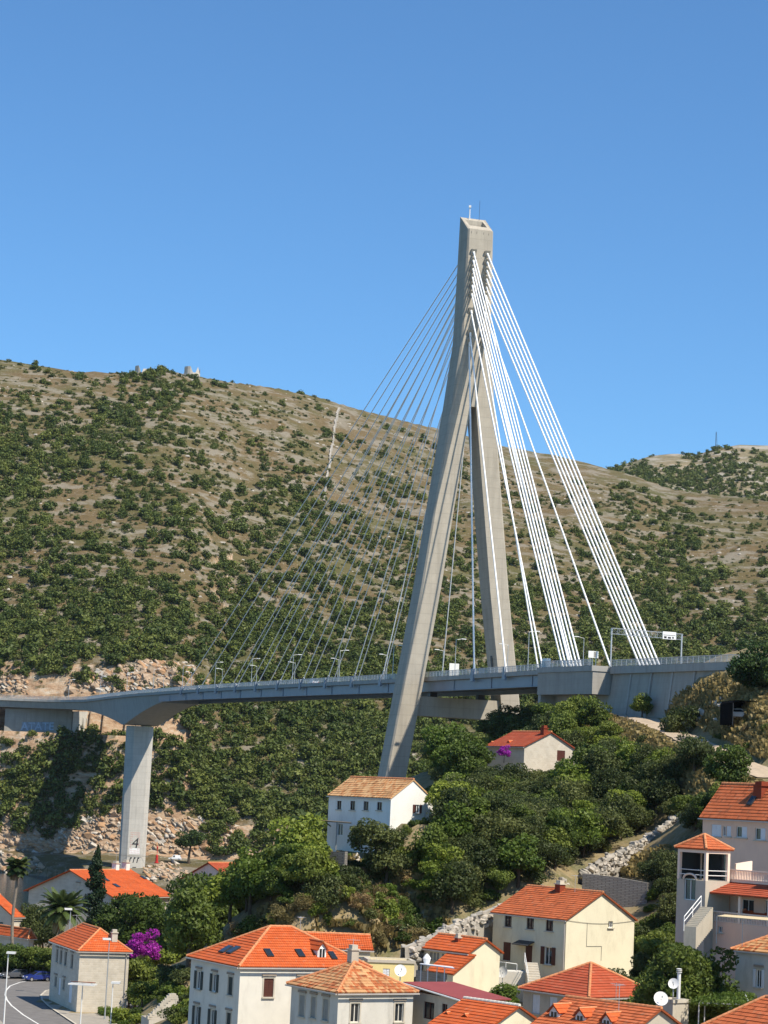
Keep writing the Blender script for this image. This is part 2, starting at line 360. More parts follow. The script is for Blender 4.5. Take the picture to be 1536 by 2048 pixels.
def zfar(X, Y):
    X = np.asarray(X, float); Y = np.asarray(Y, float); u = X / Y
    yw = np.interp(u, _cu, _yw); yr = np.interp(u, _cu, _yro); Yr = 1400 + 90 * np.sin(u * 14 + 0.6)
    zr = 33 + np.interp(u, _ru, _re) * Yr
    left = np.clip((pu(440) - u) / (pu(440) - pu(330)), 0, 1)      # coast-road bench at the bridge end
    k = [(-60, -9), (0, -0.6), (5, 3.0)]
    z = np.full_like(Y, -9.0)
    def seg(y0, z0, y1, z1):
        m = (Y >= y0) & (Y <= y1); t = (Y - y0) / np.maximum(y1 - y0, 0.01)
        np.copyto(z, z0 + (z1 - z0) * t, where=m)
    seg(yw - 60, -9, yw, -0.6); seg(yw, -0.6, yw + 4, 3.2); seg(yw + 4, 3.2, yr - 2, 6.9); seg(yr - 2, 6.9, yr, 7.0); seg(yr, 7, yr + 14, 7.0)
    seg(yr + 14, 7.0, yr + 17, 7.4); seg(yr + 17, 7.4, yr + 24, 21.0)
    zb = 50 + 2 * left
    y1 = yr + 56 + 22 * left; z1 = zb + 11 * left
    ym = yr + 42 - 7 * left; zm = 36 + 14 * left
    seg(yr + 24, 21.0, ym, zm); seg(ym, zm, yr + 59, z1); yk = yr + 59 - 5 * left; m_ = (Y >= ym) & (Y <= yk) & (left > 0.5); np.copyto(z, zm + 1.0, where=m_); seg(yr + 59, z1, np.maximum(y1, yr + 59), z1)
    y2 = np.maximum(y1, yr + 59); y3 = y2 + 10 * left + 1; z3 = z1 + 17 * left
    seg(y2, z1, y3, z3)
    t = np.clip((Y - y3) / (Yr - y3), 0, 1); g = t * (1.18 - 0.18 * t)
    m = (Y > y3) & (Y <= Yr); np.copyto(z, z3 + (zr - z3) * g, where=m)
    np.copyto(z, zr - (Y - Yr) * 0.25, where=Y > Yr)
    amp = np.clip((Y - y3 - 5) / 60, 0, 1) * (1 - 0.82 * np.clip((Y - Yr + 150) / 150, 0, 1))
    z = z + amp * (16 * fbm(X / 90, Y / 120, 3) + 5 * fbm(X / 22 + 5, Y / 26, 3))
    z = z + amp * 1.5 * np.clip(fbm(X / 60 + 40, Y / 60, 2) * 4 + 0.5, 0, 1) * np.sin(2 * np.pi * z / (8.5 + 3 * vnoise(X / 80, Y / 80)))      # limestone ledges
    rk = np.clip(1 - np.abs(Y - (yr + 21)) / 8, 0, 1) + left * np.clip(1 - np.abs(Y - (y2 + 5)) / 8, 0, 1)
    z = z + rk * (6.0 * fbm(X / 9, Y / 5, 3) + 3.0 * np.abs(fbm(X / 3.1 + 9, Y / 3, 3)))
    return z

def hill_ground(name, tan, rock, green, gsc=1.0):
    m, n, l, b = nmat(name)
    t1 = tex(n, l, 'Noise', 0.022 * gsc, Detail=6.0, Roughness=0.65); t2 = tex(n, l, 'Noise', 0.22 * gsc, Detail=9.0, Roughness=0.78)
    t3 = tex(n, l, 'Noise', 0.055 * gsc, vec=mapping(n, l, 'Object', (1, 1, 3.5)), Detail=8.0, Roughness=0.7)
    k = mixc(n, l, ramp(n, l, t2.outputs[0], [(0.32, 0), (0.68, 1)]), tuple(x * 0.68 for x in tan), tuple(x * 1.15 for x in tan))
    k = mixc(n, l, ramp(n, l, t1.outputs[0], [(0.42, 0), (0.62, 0.65)]), k, green)
    k = mixc(n, l, ramp(n, l, t3.outputs[0], [(0.49, 0), (0.58, 0.8)]), k, rock)
    sp = tex(n, l, 'Voronoi', 0.55 * gsc); 
    k = mixc(n, l, ramp(n, l, sp.outputs['Distance'], [(0.10, 0.5), (0.24, 0)]), k, tuple(min(1, x * 1.5) for x in rock))
    geo = n.new('ShaderNodeNewGeometry'); sx = n.new('ShaderNodeSeparateXYZ'); l.new(geo.outputs['True Normal'], sx.inputs[0])
    rt = tex(n, l, 'Noise', 0.30, vec=mapping(n, l, 'Object', (0.5, 1.0, 1.5)), Detail=9.0, Roughness=0.8)
    rc = ramp(n, l, rt.outputs[0], [(0.30, (0.13, 0.09, 0.06)), (0.42, (0.32, 0.20, 0.12)), (0.52, (0.44, 0.31, 0.20)), (0.62, (0.46, 0.39, 0.30)), (0.75, (0.56, 0.51, 0.43))])
    k = mixc(n, l, ramp(n, l, sx.outputs[2], [(0.52, 1), (0.62, 0)]), k, rc)           # steep cut faces are bare rock
    l.new(k, b.inputs['Base Color']); b.inputs['Roughness'].default_value = 0.95; b.inputs['Specular IOR Level'].default_value = 0.1
    bump(n, l, b, t2.outputs[0], 0.7, 1.2); return m
m_hill = hill_ground('hill_ground', (0.150, 0.110, 0.055), (0.235, 0.21, 0.165), (0.075, 0.086, 0.029))
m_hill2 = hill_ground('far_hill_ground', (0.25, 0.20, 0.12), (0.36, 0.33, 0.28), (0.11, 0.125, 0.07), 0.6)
us = np.concatenate([np.linspace(-0.25, -0.17, 40), np.linspace(-0.169, -0.06, 190), np.linspace(-0.059, 0.26, 190)])
ys = np.concatenate([np.arange(690, 820, 4.0), np.arange(820, 930, 1.1), np.arange(930, 960, 2.6), np.linspace(962, 1520, 110), np.linspace(1540, 1760, 10)])
U, YY = np.meshgrid(us, ys); XX = U * YY; ZZ = zfar(XX, YY)
nr, nc = XX.shape
idx = np.arange(nr * nc).reshape(nr, nc)
quads = np.stack([idx[:-1, :-1], idx[:-1, 1:], idx[1:, 1:], idx[1:, :-1]], -1).reshape(-1, 4)
hill = link('hill_terrain', npmesh('hill_terrain', np.stack([XX, YY, ZZ], -1).reshape(-1, 3), quads), m_hill); hill['kind'] = 'structure'
# second, more distant hill
_su, _se = interp_dir([(900, 960), (1100, 955), (1210, 938), (1270, 920), (1300, 910), (1350, 905), (1390, 909), (1430, 895), (1480, 887), (1536, 889), (1650, 880), (1900, 900)])
us2 = np.linspace(0.0, 0.30, 90); ys2 = np.linspace(1560, 2500, 90); U2, Y2 = np.meshgrid(us2, ys2); X2 = U2 * Y2
zr2 = 33 + np.interp(U2, _su, _se) * 2150
t = np.clip((Y2 - 1560) / (2150 - 1560), 0, 1); Z2 = np.where(Y2 <= 2150, 150 + (zr2 - 150) * t ** 0.8, zr2 - (Y2 - 2150) * 0.3)
Z2 = Z2 + 26 * fbm(X2 / 130, Y2 / 150, 4) * np.clip((2150 - Y2) / 200, 0.12, 1)
n2, c2_ = X2.shape; idx = np.arange(n2 * c2_).reshape(n2, c2_)
q2 = np.stack([idx[:-1, :-1], idx[:-1, 1:], idx[1:, 1:], idx[1:, :-1]], -1).reshape(-1, 4)
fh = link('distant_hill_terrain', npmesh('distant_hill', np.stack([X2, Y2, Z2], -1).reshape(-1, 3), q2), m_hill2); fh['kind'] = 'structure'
def zfar2(X, Y):
    u = X / Y; zr = 33 + np.interp(u, _su, _se) * 2150; t = np.clip((Y - 1560) / 590, 0, 1)
    return np.where(Y <= 2150, 150 + (zr - 150) * t ** 0.8, zr - (Y - 2150) * 0.3) + 26 * fbm(X / 130, Y / 150, 4) * np.clip((2150 - Y) / 200, 0.12, 1)

# water of the inlet
m_water, _n, _l, _b = nmat('sea_water')
_b.inputs['Base Color'].default_value = (0.012, 0.030, 0.045, 1); _b.inputs['Roughness'].default_value = 0.12; _b.inputs['IOR'].default_value = 1.33
_t = tex(_n, _l, 'Noise', 0.5, Detail=4.0); bump(_n, _l, _b, _t.outputs[0], 0.35, 0.3)
mb = MB(); mb.poly((-690, -40, 0), (890, -40, 0), (890, 2580, 0), (-690, 2580, 0)); struct('sea_water', mb, m_water)

# near shore: thin-plate surface through ground points read from the photograph
def g(px, py, Y): p = P(px, py, Y); return (p.x, p.y, p.z)
CP = [(-120, 230, 3), (-120, 330, 3), (-90, 380, 3), (-60, 300, 3), (-40, 270, 3), (-55, 345, 3), (-75, 420, 3.2), (-45, 420, 3.6), (-30, 390, 4.5), (-40, 240, 3), (-90, 240, 3),
      (-130, 440, 2.0), (-90, 470, 0.5), (-60, 500, -3), (-140, 520, -8), (-60, 560, -9), (0, 560, -8), (40, 590, -8), (120, 600, -6), (-20, 470, 6), (-5, 500, 6),
      (-27, 262, 3.6), (-20, 220, 6.5), (-5, 205, 7.5), (-10, 235, 9), (-25, 290, 6), (-25, 330, 8), (-22, 360, 10), (-15, 420, 14), (0, 440, 20), (10, 470, 22), (5, 505, 16),
      g(560, 1830, 252), g(480, 1800, 290), g(700, 1860, 250), g(640, 1700, 285), g(660, 1692, 288), g(860, 1660, 296), g(780, 1880, 238), g(840, 1960, 222), g(740, 1990, 215),
      (2, 300, 26.7), (0, 340, 28), (14, 360, 32), g(1000, 1660, 300), g(1060, 1700, 285), g(980, 1560, 340), g(1120, 1530, 345), g(1010, 1515, 352), g(900, 1560, 360),
      (24, 520, 20), (30, 490, 34), g(1025, 1450, 470), g(1080, 1440, 440),
      g(1000, 1950, 260), g(1130, 1955, 258), g(1270, 1915, 262), g(1280, 1900, 272), g(990, 1840, 278), g(1150, 1765, 292), g(1250, 1705, 302), g(1360, 1645, 312),
      g(1165, 1790, 284), g(1300, 1790, 280), g(1300, 1745, 290), g(1380, 1850, 240), g(1440, 1890, 234), g(1536, 1900, 232), g(1340, 1880, 242),
      g(1300, 1960, 228), g(1440, 1990, 218), g(1380, 2000, 212), g(1536, 2010, 205), g(1180, 2040, 208), g(1050, 2040, 210), g(920, 2040, 208),
      (0, 180, 7), (30, 180, 8), (60, 180, 9), (-40, 180, 4), (90, 190, 12), (0, 120, 3), (80, 120, 5), (-80, 120, 2),
      g(1120, 1432, 428), g(1190, 1425, 418), g(1230, 1424, 408), g(1300, 1443, 375), g(1350, 1467, 345), g(1420, 1500, 322), g(1536, 1556, 298),
      g(1250, 1500, 350), g(1200, 1540, 345), g(1300, 1560, 325), g(1460, 1420, 345), g(1536, 1450, 330), g(1450, 1590, 295), g(1536, 1600, 280), g(1400, 1600, 305), g(1540, 1400, 345),
      (120, 330, 55), (130, 380, 57), (120, 440, 58), (70, 470, 50), (60, 520, 40), (160, 300, 50), (200, 250, 40), (200, 400, 62), (220, 520, 55), (150, 560, 30), (130, 220, 24)]
for _x in range(1290, 1640, 25):
    _q = st(_x, -9.4, 50); _Y = B(_q, -9.4, 50).y - 2.0; CP.append(g(_x, float(np.interp(_x, [1290, 1340, 1400, 1440, 1480, 1540, 1640], [1412, 1392, 1366, 1349, 1339, 1332, 1325])), _Y))
CP = np.array(CP, float)
def _phi(r2): return np.where(r2 > 0, 0.5 * r2 * np.log(np.maximum(r2, 1e-9)), 0)
_s = 100.0; _A = CP[:, :2] / _s; _N = len(CP)
_K = _phi(((_A[:, None] - _A[None]) ** 2).sum(-1)) + np.eye(_N) * 0.0003
_Pm = np.c_[np.ones(_N), _A]
_Lm = np.block([[_K, _Pm], [_Pm.T, np.zeros((3, 3))]]); _W = np.linalg.solve(_Lm, np.r_[CP[:, 2], 0, 0, 0])
GX = np.arange(-170, 262, 2.0); GY = np.arange(100, 622, 2.0)
gx, gy = np.meshgrid(GX, GY); q = np.stack([gx, gy], -1).reshape(-1, 2) / _s
gz = np.concatenate([_phi(((c[:, None] - _A[None]) ** 2).sum(-1)) @ _W[:_N] + np.c_[np.ones(len(c)), c] @ _W[_N:] for c in np.array_split(q, 40)]).reshape(gx.shape)
gz = np.clip(gz, -9, 64)
rough = np.clip((gz - 3.6) / 3, 0, 1)
gz = gz + rough * (2.2 * fbm(gx / 16, gy / 16, 4))
flat = (gx < -28) & (gy < 425) & (gy > 150); gz = np.where(flat & (gz > 1), np.minimum(gz, 2.9), gz)
def znear(X, Y):
    fx = np.clip((np.asarray(X, float) - GX[0]) / 2.0, 0, len(GX) - 1.001); fy = np.clip((np.asarray(Y, float) - GY[0]) / 2.0, 0, len(GY) - 1.001)
    i = fx.astype(int); j = fy.astype(int); a = fx - i; b = fy - j
    return (gz[j, i] * (1 - a) + gz[j, i + 1] * a) * (1 - b) + (gz[j + 1, i] * (1 - a) + gz[j + 1, i + 1] * a) * b
def hit(px, py, y0=150, y1=600):
    """first point of the near-shore ground on the sight line through a photo pixel"""
    d = ray(px, py); Y = np.arange(y0, y1, 0.5); X = EYE.x + d.x / d.y * Y; Z = EYE.z + d.z / d.y * Y
    m = np.nonzero(Z <= znear(X, Y))[0]
    if len(m) == 0: return None
    k = m[0]; return Vector((X[k], Y[k], float(znear(X[k], Y[k]))))
def zfar1(x, y): return float(zfar(np.array([float(x)]), np.array([float(y)]))[0])
def hitfar(px, py, y0=700, y1=1700):
    d = ray(px, py); Y = np.arange(y0, y1, 1.0); X = d.x / d.y * Y; Z = EYE.z + d.z / d.y * Y
    m = np.nonzero(Z <= zfar(X, Y))[0]
    if len(m) == 0: return None
    k = m[0]; return Vector((X[k], Y[k], zfar1(X[k], Y[k])))
m_near, _n, _l, _b = nmat('slope_ground')
_t = tex(_n, _l, 'Noise', 0.09, Detail=6.0, Roughness=0.65); _t2 = tex(_n, _l, 'Noise', 1.3, Detail=6.0, Roughness=0.7)
_k = ramp(_n, _l, _t.outputs[0], [(0.36, (0.075, 0.085, 0.03)), (0.5, (0.20, 0.155, 0.07)), (0.66, (0.30, 0.225, 0.115))])
_k = mixc(_n, _l, ramp(_n, _l, _t2.outputs[0], [(0.35, 0.0), (0.7, 0.6)]), _k, (0.33, 0.27, 0.19))
_l.new(_k, _b.inputs['Base Color']); _b.inputs['Roughness'].default_value = 0.95; _b.inputs['Specular IOR Level'].default_value = 0.1
bump(_n, _l, _b, _t2.outputs[0], 0.6, 0.15)
nr, nc = gx.shape; idx = np.arange(nr * nc).reshape(nr, nc)
quads = np.stack([idx[:-1, :-1], idx[:-1, 1:], idx[1:, 1:], idx[1:, :-1]], -1).reshape(-1, 4)
ng = link('ground', npmesh('ground', np.stack([gx, gy, gz], -1).reshape(-1, 3), quads), m_near); ng['kind'] = 'structure'

# ================================================================== BRIDGE
br = thing('cable_stayed_bridge', 'tall concrete cable-stayed bridge with A-shaped pylon crossing the inlet', 'bridge', (BC.x, BC.y, 17.5))
def sweep(name, qs, prof, mat, parent, zf=dz, closed=True, smooth=False):
    """sweep a (t, dz) profile along the deck; prof may be a function of q"""
    mb = MB(); n = None
    for k, qv in enumerate(qs):
        pr = prof(qv) if callable(prof) else prof; n = len(pr)
        for (t_, h) in pr: mb.v.append(tuple(B(qv, t_, zf(qv) + h)))
    for k in range(len(qs) - 1):
        for i in range(n if closed else n - 1):
            a = k * n + i; b = k * n + (i + 1) % n
            mb.f.append((a, b, b + n, a + n))
    if closed: mb.f.append(tuple(range(n))[::-1]); mb.f.append(tuple((len(qs) - 1) * n + i for i in range(n)))
    return mb.build(name, mat, parent)
def frange(a, b, s): return list(np.append(np.arange(a, b, s), b))
HW = 7.6
qs_main = frange(-72, 309, 6) ; qs_all = frange(-72, 440, 4)
deck = sweep('deck_slab', qs_all, [(-HW, 0), (-HW, -0.85), (-HW + 0.5, -0.95), (HW - 0.5, -0.95), (HW, -0.85), (HW, 0), (HW - 0.4, 0.02), (HW - 0.4, -0.15), (-HW + 0.4, -0.15), (-HW + 0.4, 0.02)], m_deckc, br)
sweep('roadway', qs_all, [(-HW + 2.0, -0.145), (HW - 2.0, -0.145)], m_asph, deck, closed=False)
for s in (-1, 1):     # edge beams of blue-grey steel plate, welded stiffeners on the outer face
    gd = sweep('steel_girder', frange(-72, 258, 6), [(s * 6.75, -0.95), (s * 6.75, -3.0), (s * 7.0, -3.0), (s * 7.0, -3.08), (s * 6.2, -3.08), (s * 6.2, -3.0), (s * 6.45, -3.0), (s * 6.45, -0.95)][::s], m_steel, br)
    mb = MB()
    for qv in np.arange(-60, 256, 21.6):
        z0 = dz(qv); a, b, c, d = B(qv, s * 6.75, 0), B(qv + 0.1, s * 6.75, 0), B(qv + 0.1, s * 6.9, 0), B(qv, s * 6.9, 0)
        r = [a, b, c, d] if s < 0 else [a, d, c, b]
        mb.prism([p + UP * (z0 - 3.0) for p in r], [p + UP * (z0 - 0.97) for p in r])
    mb.build('stiffeners', m_steel, gd)['kind'] = 'stuff'
mb = MB()
for qv in np.arange(-66, 256, 5.4):
    z0 = dz(qv) - 0.95
    a, b, c, d = B(qv - 0.15, -6.4, z0), B(qv + 0.15, -6.4, z0), B(qv + 0.15, 6.4, z0), B(qv - 0.15, 6.4, z0)
    mb.prism([p - UP * 1.3 for p in (a, b, c, d)], [a, b, c, d])
mb.build('cross_girders', m_steel, br)['kind'] = 'stuff'
# concrete haunched box near the far shore
QP = 314.0
def hd(q):
    x = (q - QP) / (56.0 if q < QP else 84.0); x = min(1, max(-1, x)); return 2.35 + 7.0 * (1 - abs(x)) ** (1.3 if q < QP else 1.6)
def hprof(q):
    d = hd(q); return [(-6.9, -0.95), (-5.9, -0.95 - d), (5.9, -0.95 - d), (6.9, -0.95)]
sweep('haunched_box_girder', frange(256, 432, 4), hprof, m_deckc, br)
# railings: posts, rails and close bars on both edges
def railing(q0, q1, t0, parent, name='railing', inset=0.25):
    mb = MB(); s = -1 if t0 < 0 else 1; tt = t0 - s * inset
    qs = np.arange(q0, q1, 2.0)
    for a, b in zip(qs[:-1], qs[1:]):
        for h, r in ((1.12, 0.05), (0.12, 0.03), (0.62, 0.02)): mb.tube(B(a, tt, dz(a) + h), B(b, tt, dz(b) + h), r, None, 4, False)
        mb.tube(B(a, tt, dz(a)), B(a, tt, dz(a) + 1.12), 0.05, None, 4, False)
        for j in range(1, 12):
            x = a + (b - a) * j / 12; p = B(x, tt, dz(x) + 0.1); mb.tube(p, p + UP * 1.0, 0.021, None, 3, False)
    o = mb.build(name, m_galv, parent); o['kind'] = 'stuff'; return o
railing(-71, 440, -HW, br); railing(-71, 440, HW, br)

# pylon: two battered legs, merged head with slanted top, cross beam under the deck
CR = 118.6
def zof(px, py): return P(px, py, 497).z
ZH = zof(964, 459) - 0.1
def half(z): return float(np.interp(z, [8, 17.5, 60, 76.4, 118, 133, 160], [20.6, 19.2, 12.9, 10.4, 5.15, 3.45, 2.95]))
LW, LD = 4.45, 3.0
py = MB().build  # placeholder
pylon = thing('pylon', '', '', (BC.x, BC.y, 17.5)); pylon.parent = br; pylon.location = (0, 0, 0)
for k in ('label', 'category'): del pylon[k]
META[pylon] = META[br]
def ring(z, t0, t1, s0, s1): return [B(-s0, t0, z), B(-s0, t1, z), B(-s1, t1, z), B(-s1, t0, z)]
def leg(s, name):
    mb = MB(); zs = list(np.linspace(8, CR, 12))
    for a, b in zip(zs[:-1], zs[1:]):
        pass
    rings = []
    for z in zs:
        o = half(z) * s; i = (half(z) - LW) * s; i = i if s * i > 0.35 else 0.35 * s
        c = 0.35
        pts = [(o, -LD + c), (o - s * c, -LD), (i, -LD), (i, LD), (o - s * c, LD), (o, LD - c)]
        rings.append([B(x[1], x[0], z) for x in pts])
    n = 6
    for r in rings: mb.v += [tuple(p) for p in r]
    for k in range(len(rings) - 1):
        for i in range(n):
            f = (k * n + i, k * n + (i + 1) % n, (k + 1) * n + (i + 1) % n, (k + 1) * n + i); mb.f.append(f if s < 0 else f[::-1])
    mb.f.append(tuple(range(n))[::-1]); mb.f.append(tuple((len(rings) - 1) * n + i for i in range(n)))
    return mb.build(name, m_pylon, pylon)
leg(-1, 'leg'); leg(1, 'leg')
# head (above the crotch): back face towards the abutment is q = -LD
mb = MB(); zs = [CR, 124, 133, 141, 150, ZH]
n = 8; rings = []
for z in zs:
    h = half(z); c = 0.35
    pts = [(-h, -LD + c), (-h + c, -LD), (h - c, -LD), (h, -LD + c), (h, LD - c), (h - c, LD), (-h + c, LD), (-h, LD - c)]
    rings.append([B(x[1], x[0], z + (0.0 if z < ZH else (0 if x[1] < 0 else 3.9))) for x in pts])
for r in rings: mb.v += [tuple(p) for p in r]
for k in range(len(rings) - 1):
    for i in range(n): mb.f.append((k * n + i, k * n + (i + 1) % n, (k + 1) * n + (i + 1) % n, (k + 1) * n + i))
mb.f.append(tuple(range(n))[::-1])
# slanted top with a sunken well
top = rings[-1]; zt = lambda q_: ZH + (q_ + LD) / (2 * LD) * 3.9
def tp(t_, q_, d=0): return B(q_, t_, zt(q_) - d)
ix, q0, q1 = 2.05, -1.2, 1.9
o = len(mb.v); mb.v += [tuple(p) for p in (tp(-ix, q0), tp(ix, q0), tp(ix, q1), tp(-ix, q1), tp(-ix, q0, 2), tp(ix, q0, 2), tp(ix, q1, 2), tp(-ix, q1, 2))]
L0 = (len(rings) - 1) * n
mb.f += [(L0 + 1, L0 + 2, o + 1, o), (L0 + 2, L0 + 3, L0 + 4, L0 + 5, o + 2, o + 1), (L0 + 5, L0 + 6, o + 3, o + 2), (L0 + 6, L0 + 7, L0, L0 + 1, o, o + 3),
         (o, o + 1, o + 5, o + 4), (o + 1, o + 2, o + 6, o + 5), (o + 2, o + 3, o + 7, o + 6), (o + 3, o, o + 4, o + 7), (o + 4, o + 5, o + 6, o + 7)]
head = mb.build('head', m_pylon, pylon)
for t_ in (-2.1, -0.85, 0.75, 1.95):
    mb = MB(); mb.tube(tp(t_, -2.9, -0.03), B(-LD - 0.03, t_ - 0.15, ZH - 1.0), 0.05, None, 4); mb.build('drain_pipe', m_dark, head)
mb = MB()
mb.tube(B(2.3, -0.9, ZH + 3.2), B(2.3, -0.9, ZH + 6.2), 0.14, 0.10); mb.box(B(2.3, -0.9, ZH + 6.4), (0.5, 0.5, 0.5)); mb.build('beacon_mast', m_white, head)
mb = MB(); mb.tube(B(2.3, 1.4, ZH + 3), B(2.3, 1.4, ZH + 8.0), 0.035); mb.build('lightning_rod', m_dark, head)
# cross beam
mb = MB(); zb = 50.6; h0, h1 = half(zb) - LW + 0.6, half(zb + 4.4) - LW + 0.6
mb.hexa([B(-2.2, -h0, zb), B(-2.2, h0, zb), B(2.2, h0, zb), B(2.2, -h0, zb)], [B(-2.2, -h1, zb + 4.2), B(-2.2, h1, zb + 4.2), B(2.2, h1, zb + 4.2), B(2.2, -h1, zb + 4.2)])
mb.build('cross_beam', m_pylon, pylon)
for s in (-1, 1): mb = MB(); mb.box(B(0, s * 5.5, 55.3), (1.6, 1.6, 1.2), math.atan2(AX.y, AX.x)); mb.build('bearing', m_dark, pylon)
mb = MB(); z0 = 62.2; i1 = half(z0 + 1) - LW
mb.hexa([B(-0.5, i1 + 0.02, z0), B(0.5, i1 + 0.02, z0), B(0.5, i1 - 0.05, z0), B(-0.5, i1 - 0.05, z0)], [B(-0.5, half(z0 + 3) - LW + 0.02, z0 + 2.4), B(0.5, half(z0 + 3) - LW + 0.02, z0 + 2.4), B(0.5, half(z0 + 3) - LW - 0.05, z0 + 2.4), B(-0.5, half(z0 + 3) - LW - 0.05, z0 + 2.4)])
mb.build('door', m_dark, pylon)

# stay cables, 19 to a side: ten towards the inlet, nine back to the abutment
QB = [st(x) for x in (1176, 1168.5, 1161, 1153.8, 1146.6, 1139.5)] + [st(1084), st(1010), st(946)]
ZB = [zof(950, y) for y in (503, 520, 537, 554, 570, 587, 620, 664, 682)]
QF = [224.5 - 21.6 * k for k in range(10)]; ZF = [zof(950, 503) - 1.95 * k for k in range(10)]
def crad(back): return 0.18 if back else 0.115
def cable(qa, za, s, back):
    qf = -LD if back else LD
    top_ = B(qf, s * 1.6, za); zd = dz(qa)
    bt = -8.9 if (qa < -72 and s < 0) else s * 7.25
    low = B(qa, bt, zd + (0.0 if qa < -72 else -0.2))
    mb = MB(); mb.tube(B(qf * 0.9, s * 1.6, za + 0.3), low, crad(back), None, 8)
    c = mb.build('stay_cable', m_cable, br, smooth=False)
    d = (low - top_).normalized()
    mb = MB(); mb.tube(top_ - d * 0.3, top_ + d * 1.6, 0.30, 0.24, 8); mb.build('upper_sleeve', m_white if back else m_galv, c)
    mb = MB(); mb.tube(low, low - d * (1.2 if qa < -72 else 2.4), 0.26, 0.22, 8); mb.tube(low - d * 1.15, low - d * 1.5, 0.32, 0.32, 8); mb.build('lower_sleeve', m_white if back else m_galv, c)
    # corbel on the pylon face
    mb = MB(); r = 0.62; tq = 1 if not back else -1
    pts = lambda z, dq: [B(qf + tq * 0.0, s * 1.6 - r, z), B(qf + tq * 0.0, s * 1.6 + r, z), B(qf + tq * dq, s * 1.6 + r, z), B(qf + tq * dq, s * 1.6 - r, z)]
    a, b = pts(za - 0.95, 0.12), pts(za + 0.25, 0.75)
    if back: mb.hexa([a[3], a[2], a[1], a[0]], [b[3], b[2], b[1], b[0]])
    else: mb.hexa(a, b)
    mb.build('anchor_corbel', m_pylon, pylon)
for s in (-1, 1):
    for qa, za in zip(QB, ZB): cable(qa, za, s, True)
    for qa, za in zip(QF, ZF): cable(qa, za, s, False)
    for qa in QB[6:] + QF:      # raised anchor brackets on the deck edge
        mb = MB(); z0 = dz(qa); r = math.atan2(AX.y, AX.x); sg = 1 if qa > 0 else -1
        mb.hexa([B(qa - 0.9, s * 7.62 - 0.22, z0 - 1.5), B(qa - 0.9, s * 7.62 + 0.22, z0 - 1.5), B(qa + 0.9, s * 7.62 + 0.22, z0 - 1.5), B(qa + 0.9, s * 7.62 - 0.22, z0 - 1.5)][::-1],
                [B(qa - 0.45 - 0.3 * sg, s * 7.62 - 0.2, z0 + 1.1), B(qa - 0.45 - 0.3 * sg, s * 7.62 + 0.2, z0 + 1.1), B(qa + 0.25 - 0.3 * sg, s * 7.62 + 0.2, z0 + 1.1), B(qa + 0.25 - 0.3 * sg, s * 7.62 - 0.2, z0 + 1.1)][::-1])
        mb.build('deck_anchor', m_steel, br)

# pier, faceted shaft
mb = MB(); zs = [3.0, dz(QP) - 0.95 - hd(QP)]
def pring(z, k):
    w_, d_, c = 4.3 * k, 2.9 * k, 1.5
    return [B(QP + b, a, z) for a, b in ((-w_, -d_ + c), (-w_ + c * 1.25, -d_), (w_ - c * 1.25, -d_), (w_, -d_ + c), (w_, d_ - c), (w_ - c * 1.25, d_), (-w_ + c * 1.25, d_), (-w_, d_ - c))]
r0, r1 = pring(zs[0], 1.0), pring(zs[1], 1.04)
mb.prism(r0, r1); pier = mb.build('pier', m_pier, br)
fcen = lambda z, t_, o=0.02: B(QP - 2.9 - o, t_, z)
mb = MB()
mb.poly(fcen(9.6, -1.8), fcen(9.6, 1.8), fcen(17.2, 1.8), fcen(17.2, -1.8)); plate = mb.build('number_panel', m_white, pier)
mb = MB()
for i in range(7):
    for j in range(11):
        if i in (0, 6) or j in (0, 1, 9, 10) or i in (1, 5) and j % 2 == 0:
            t_ = -1.5 + i * 0.5; z = 10.0 + j * 0.68; mb.poly(fcen(z - 0.14, t_, 0.05), fcen(z, t_ + 0.17, 0.05), fcen(z + 0.14, t_, 0.05), fcen(z, t_ - 0.17, 0.05))
mb.build('red_border', m_redmark, plate)['kind'] = 'stuff'
def lettering(txt, size, origin, right, up, mat, parent, name='lettering', shear=0.0, ext=0.0):
    cu = bpy.data.curves.new(name, 'FONT'); cu.body = txt; cu.size = size; cu.align_x = 'CENTER'; cu.shear = shear; cu.resolution_u = 2; cu.offset = ext
    tmp = bpy.data.objects.new('tmp', cu); COL.objects.link(tmp)
    me = bpy.data.meshes.new_from_object(tmp.evaluated_get(bpy.context.evaluated_depsgraph_get())); COL.objects.unlink(tmp); bpy.data.objects.remove(tmp)
    right, up = Vector(right).normalized(), Vector(up).normalized(); org = Vector(META[parent]['org']) if parent in META else Vector()
    me.transform(Matrix([[right.x, up.x, 0, 0], [right.y, up.y, 0, 0], [right.z, up.z, 1, 0], [0, 0, 0, 1]]))
    me.transform(Matrix.Translation(Vector(origin) - org)); me.name = name
    me.materials.clear(); return link(name, me, mat, parent)
lettering('4', 5.0, fcen(11.7, 0, 0.06), TX, UP, m_blackpaint, plate, 'digit', 0.12, 0.0)
mb = MB()
for t_ in (-1.5, -0.2, 1.1):
    mb.poly(fcen(6.6, t_ - 0.25, 0.03), fcen(6.7, t_ + 0.1, 0.03), fcen(8.4, t_ + 0.45, 0.03), fcen(8.4, t_ + 0.1, 0.03)); mb.poly(fcen(8.1, t_ + 0.2, 0.035), fcen(8.0, t_ + 0.7, 0.035), fcen(8.5, t_ + 0.7, 0.035), fcen(8.5, t_ + 0.2, 0.035))
mb.poly(fcen(5.0, -0.4, 0.03), fcen(5.0, 0.9, 0.03), fcen(5.25, 0.9, 0.03), fcen(5.25, -0.4, 0.03))
mb.build('stencil_marks', m_blackpaint, pier)['kind'] = 'stuff'
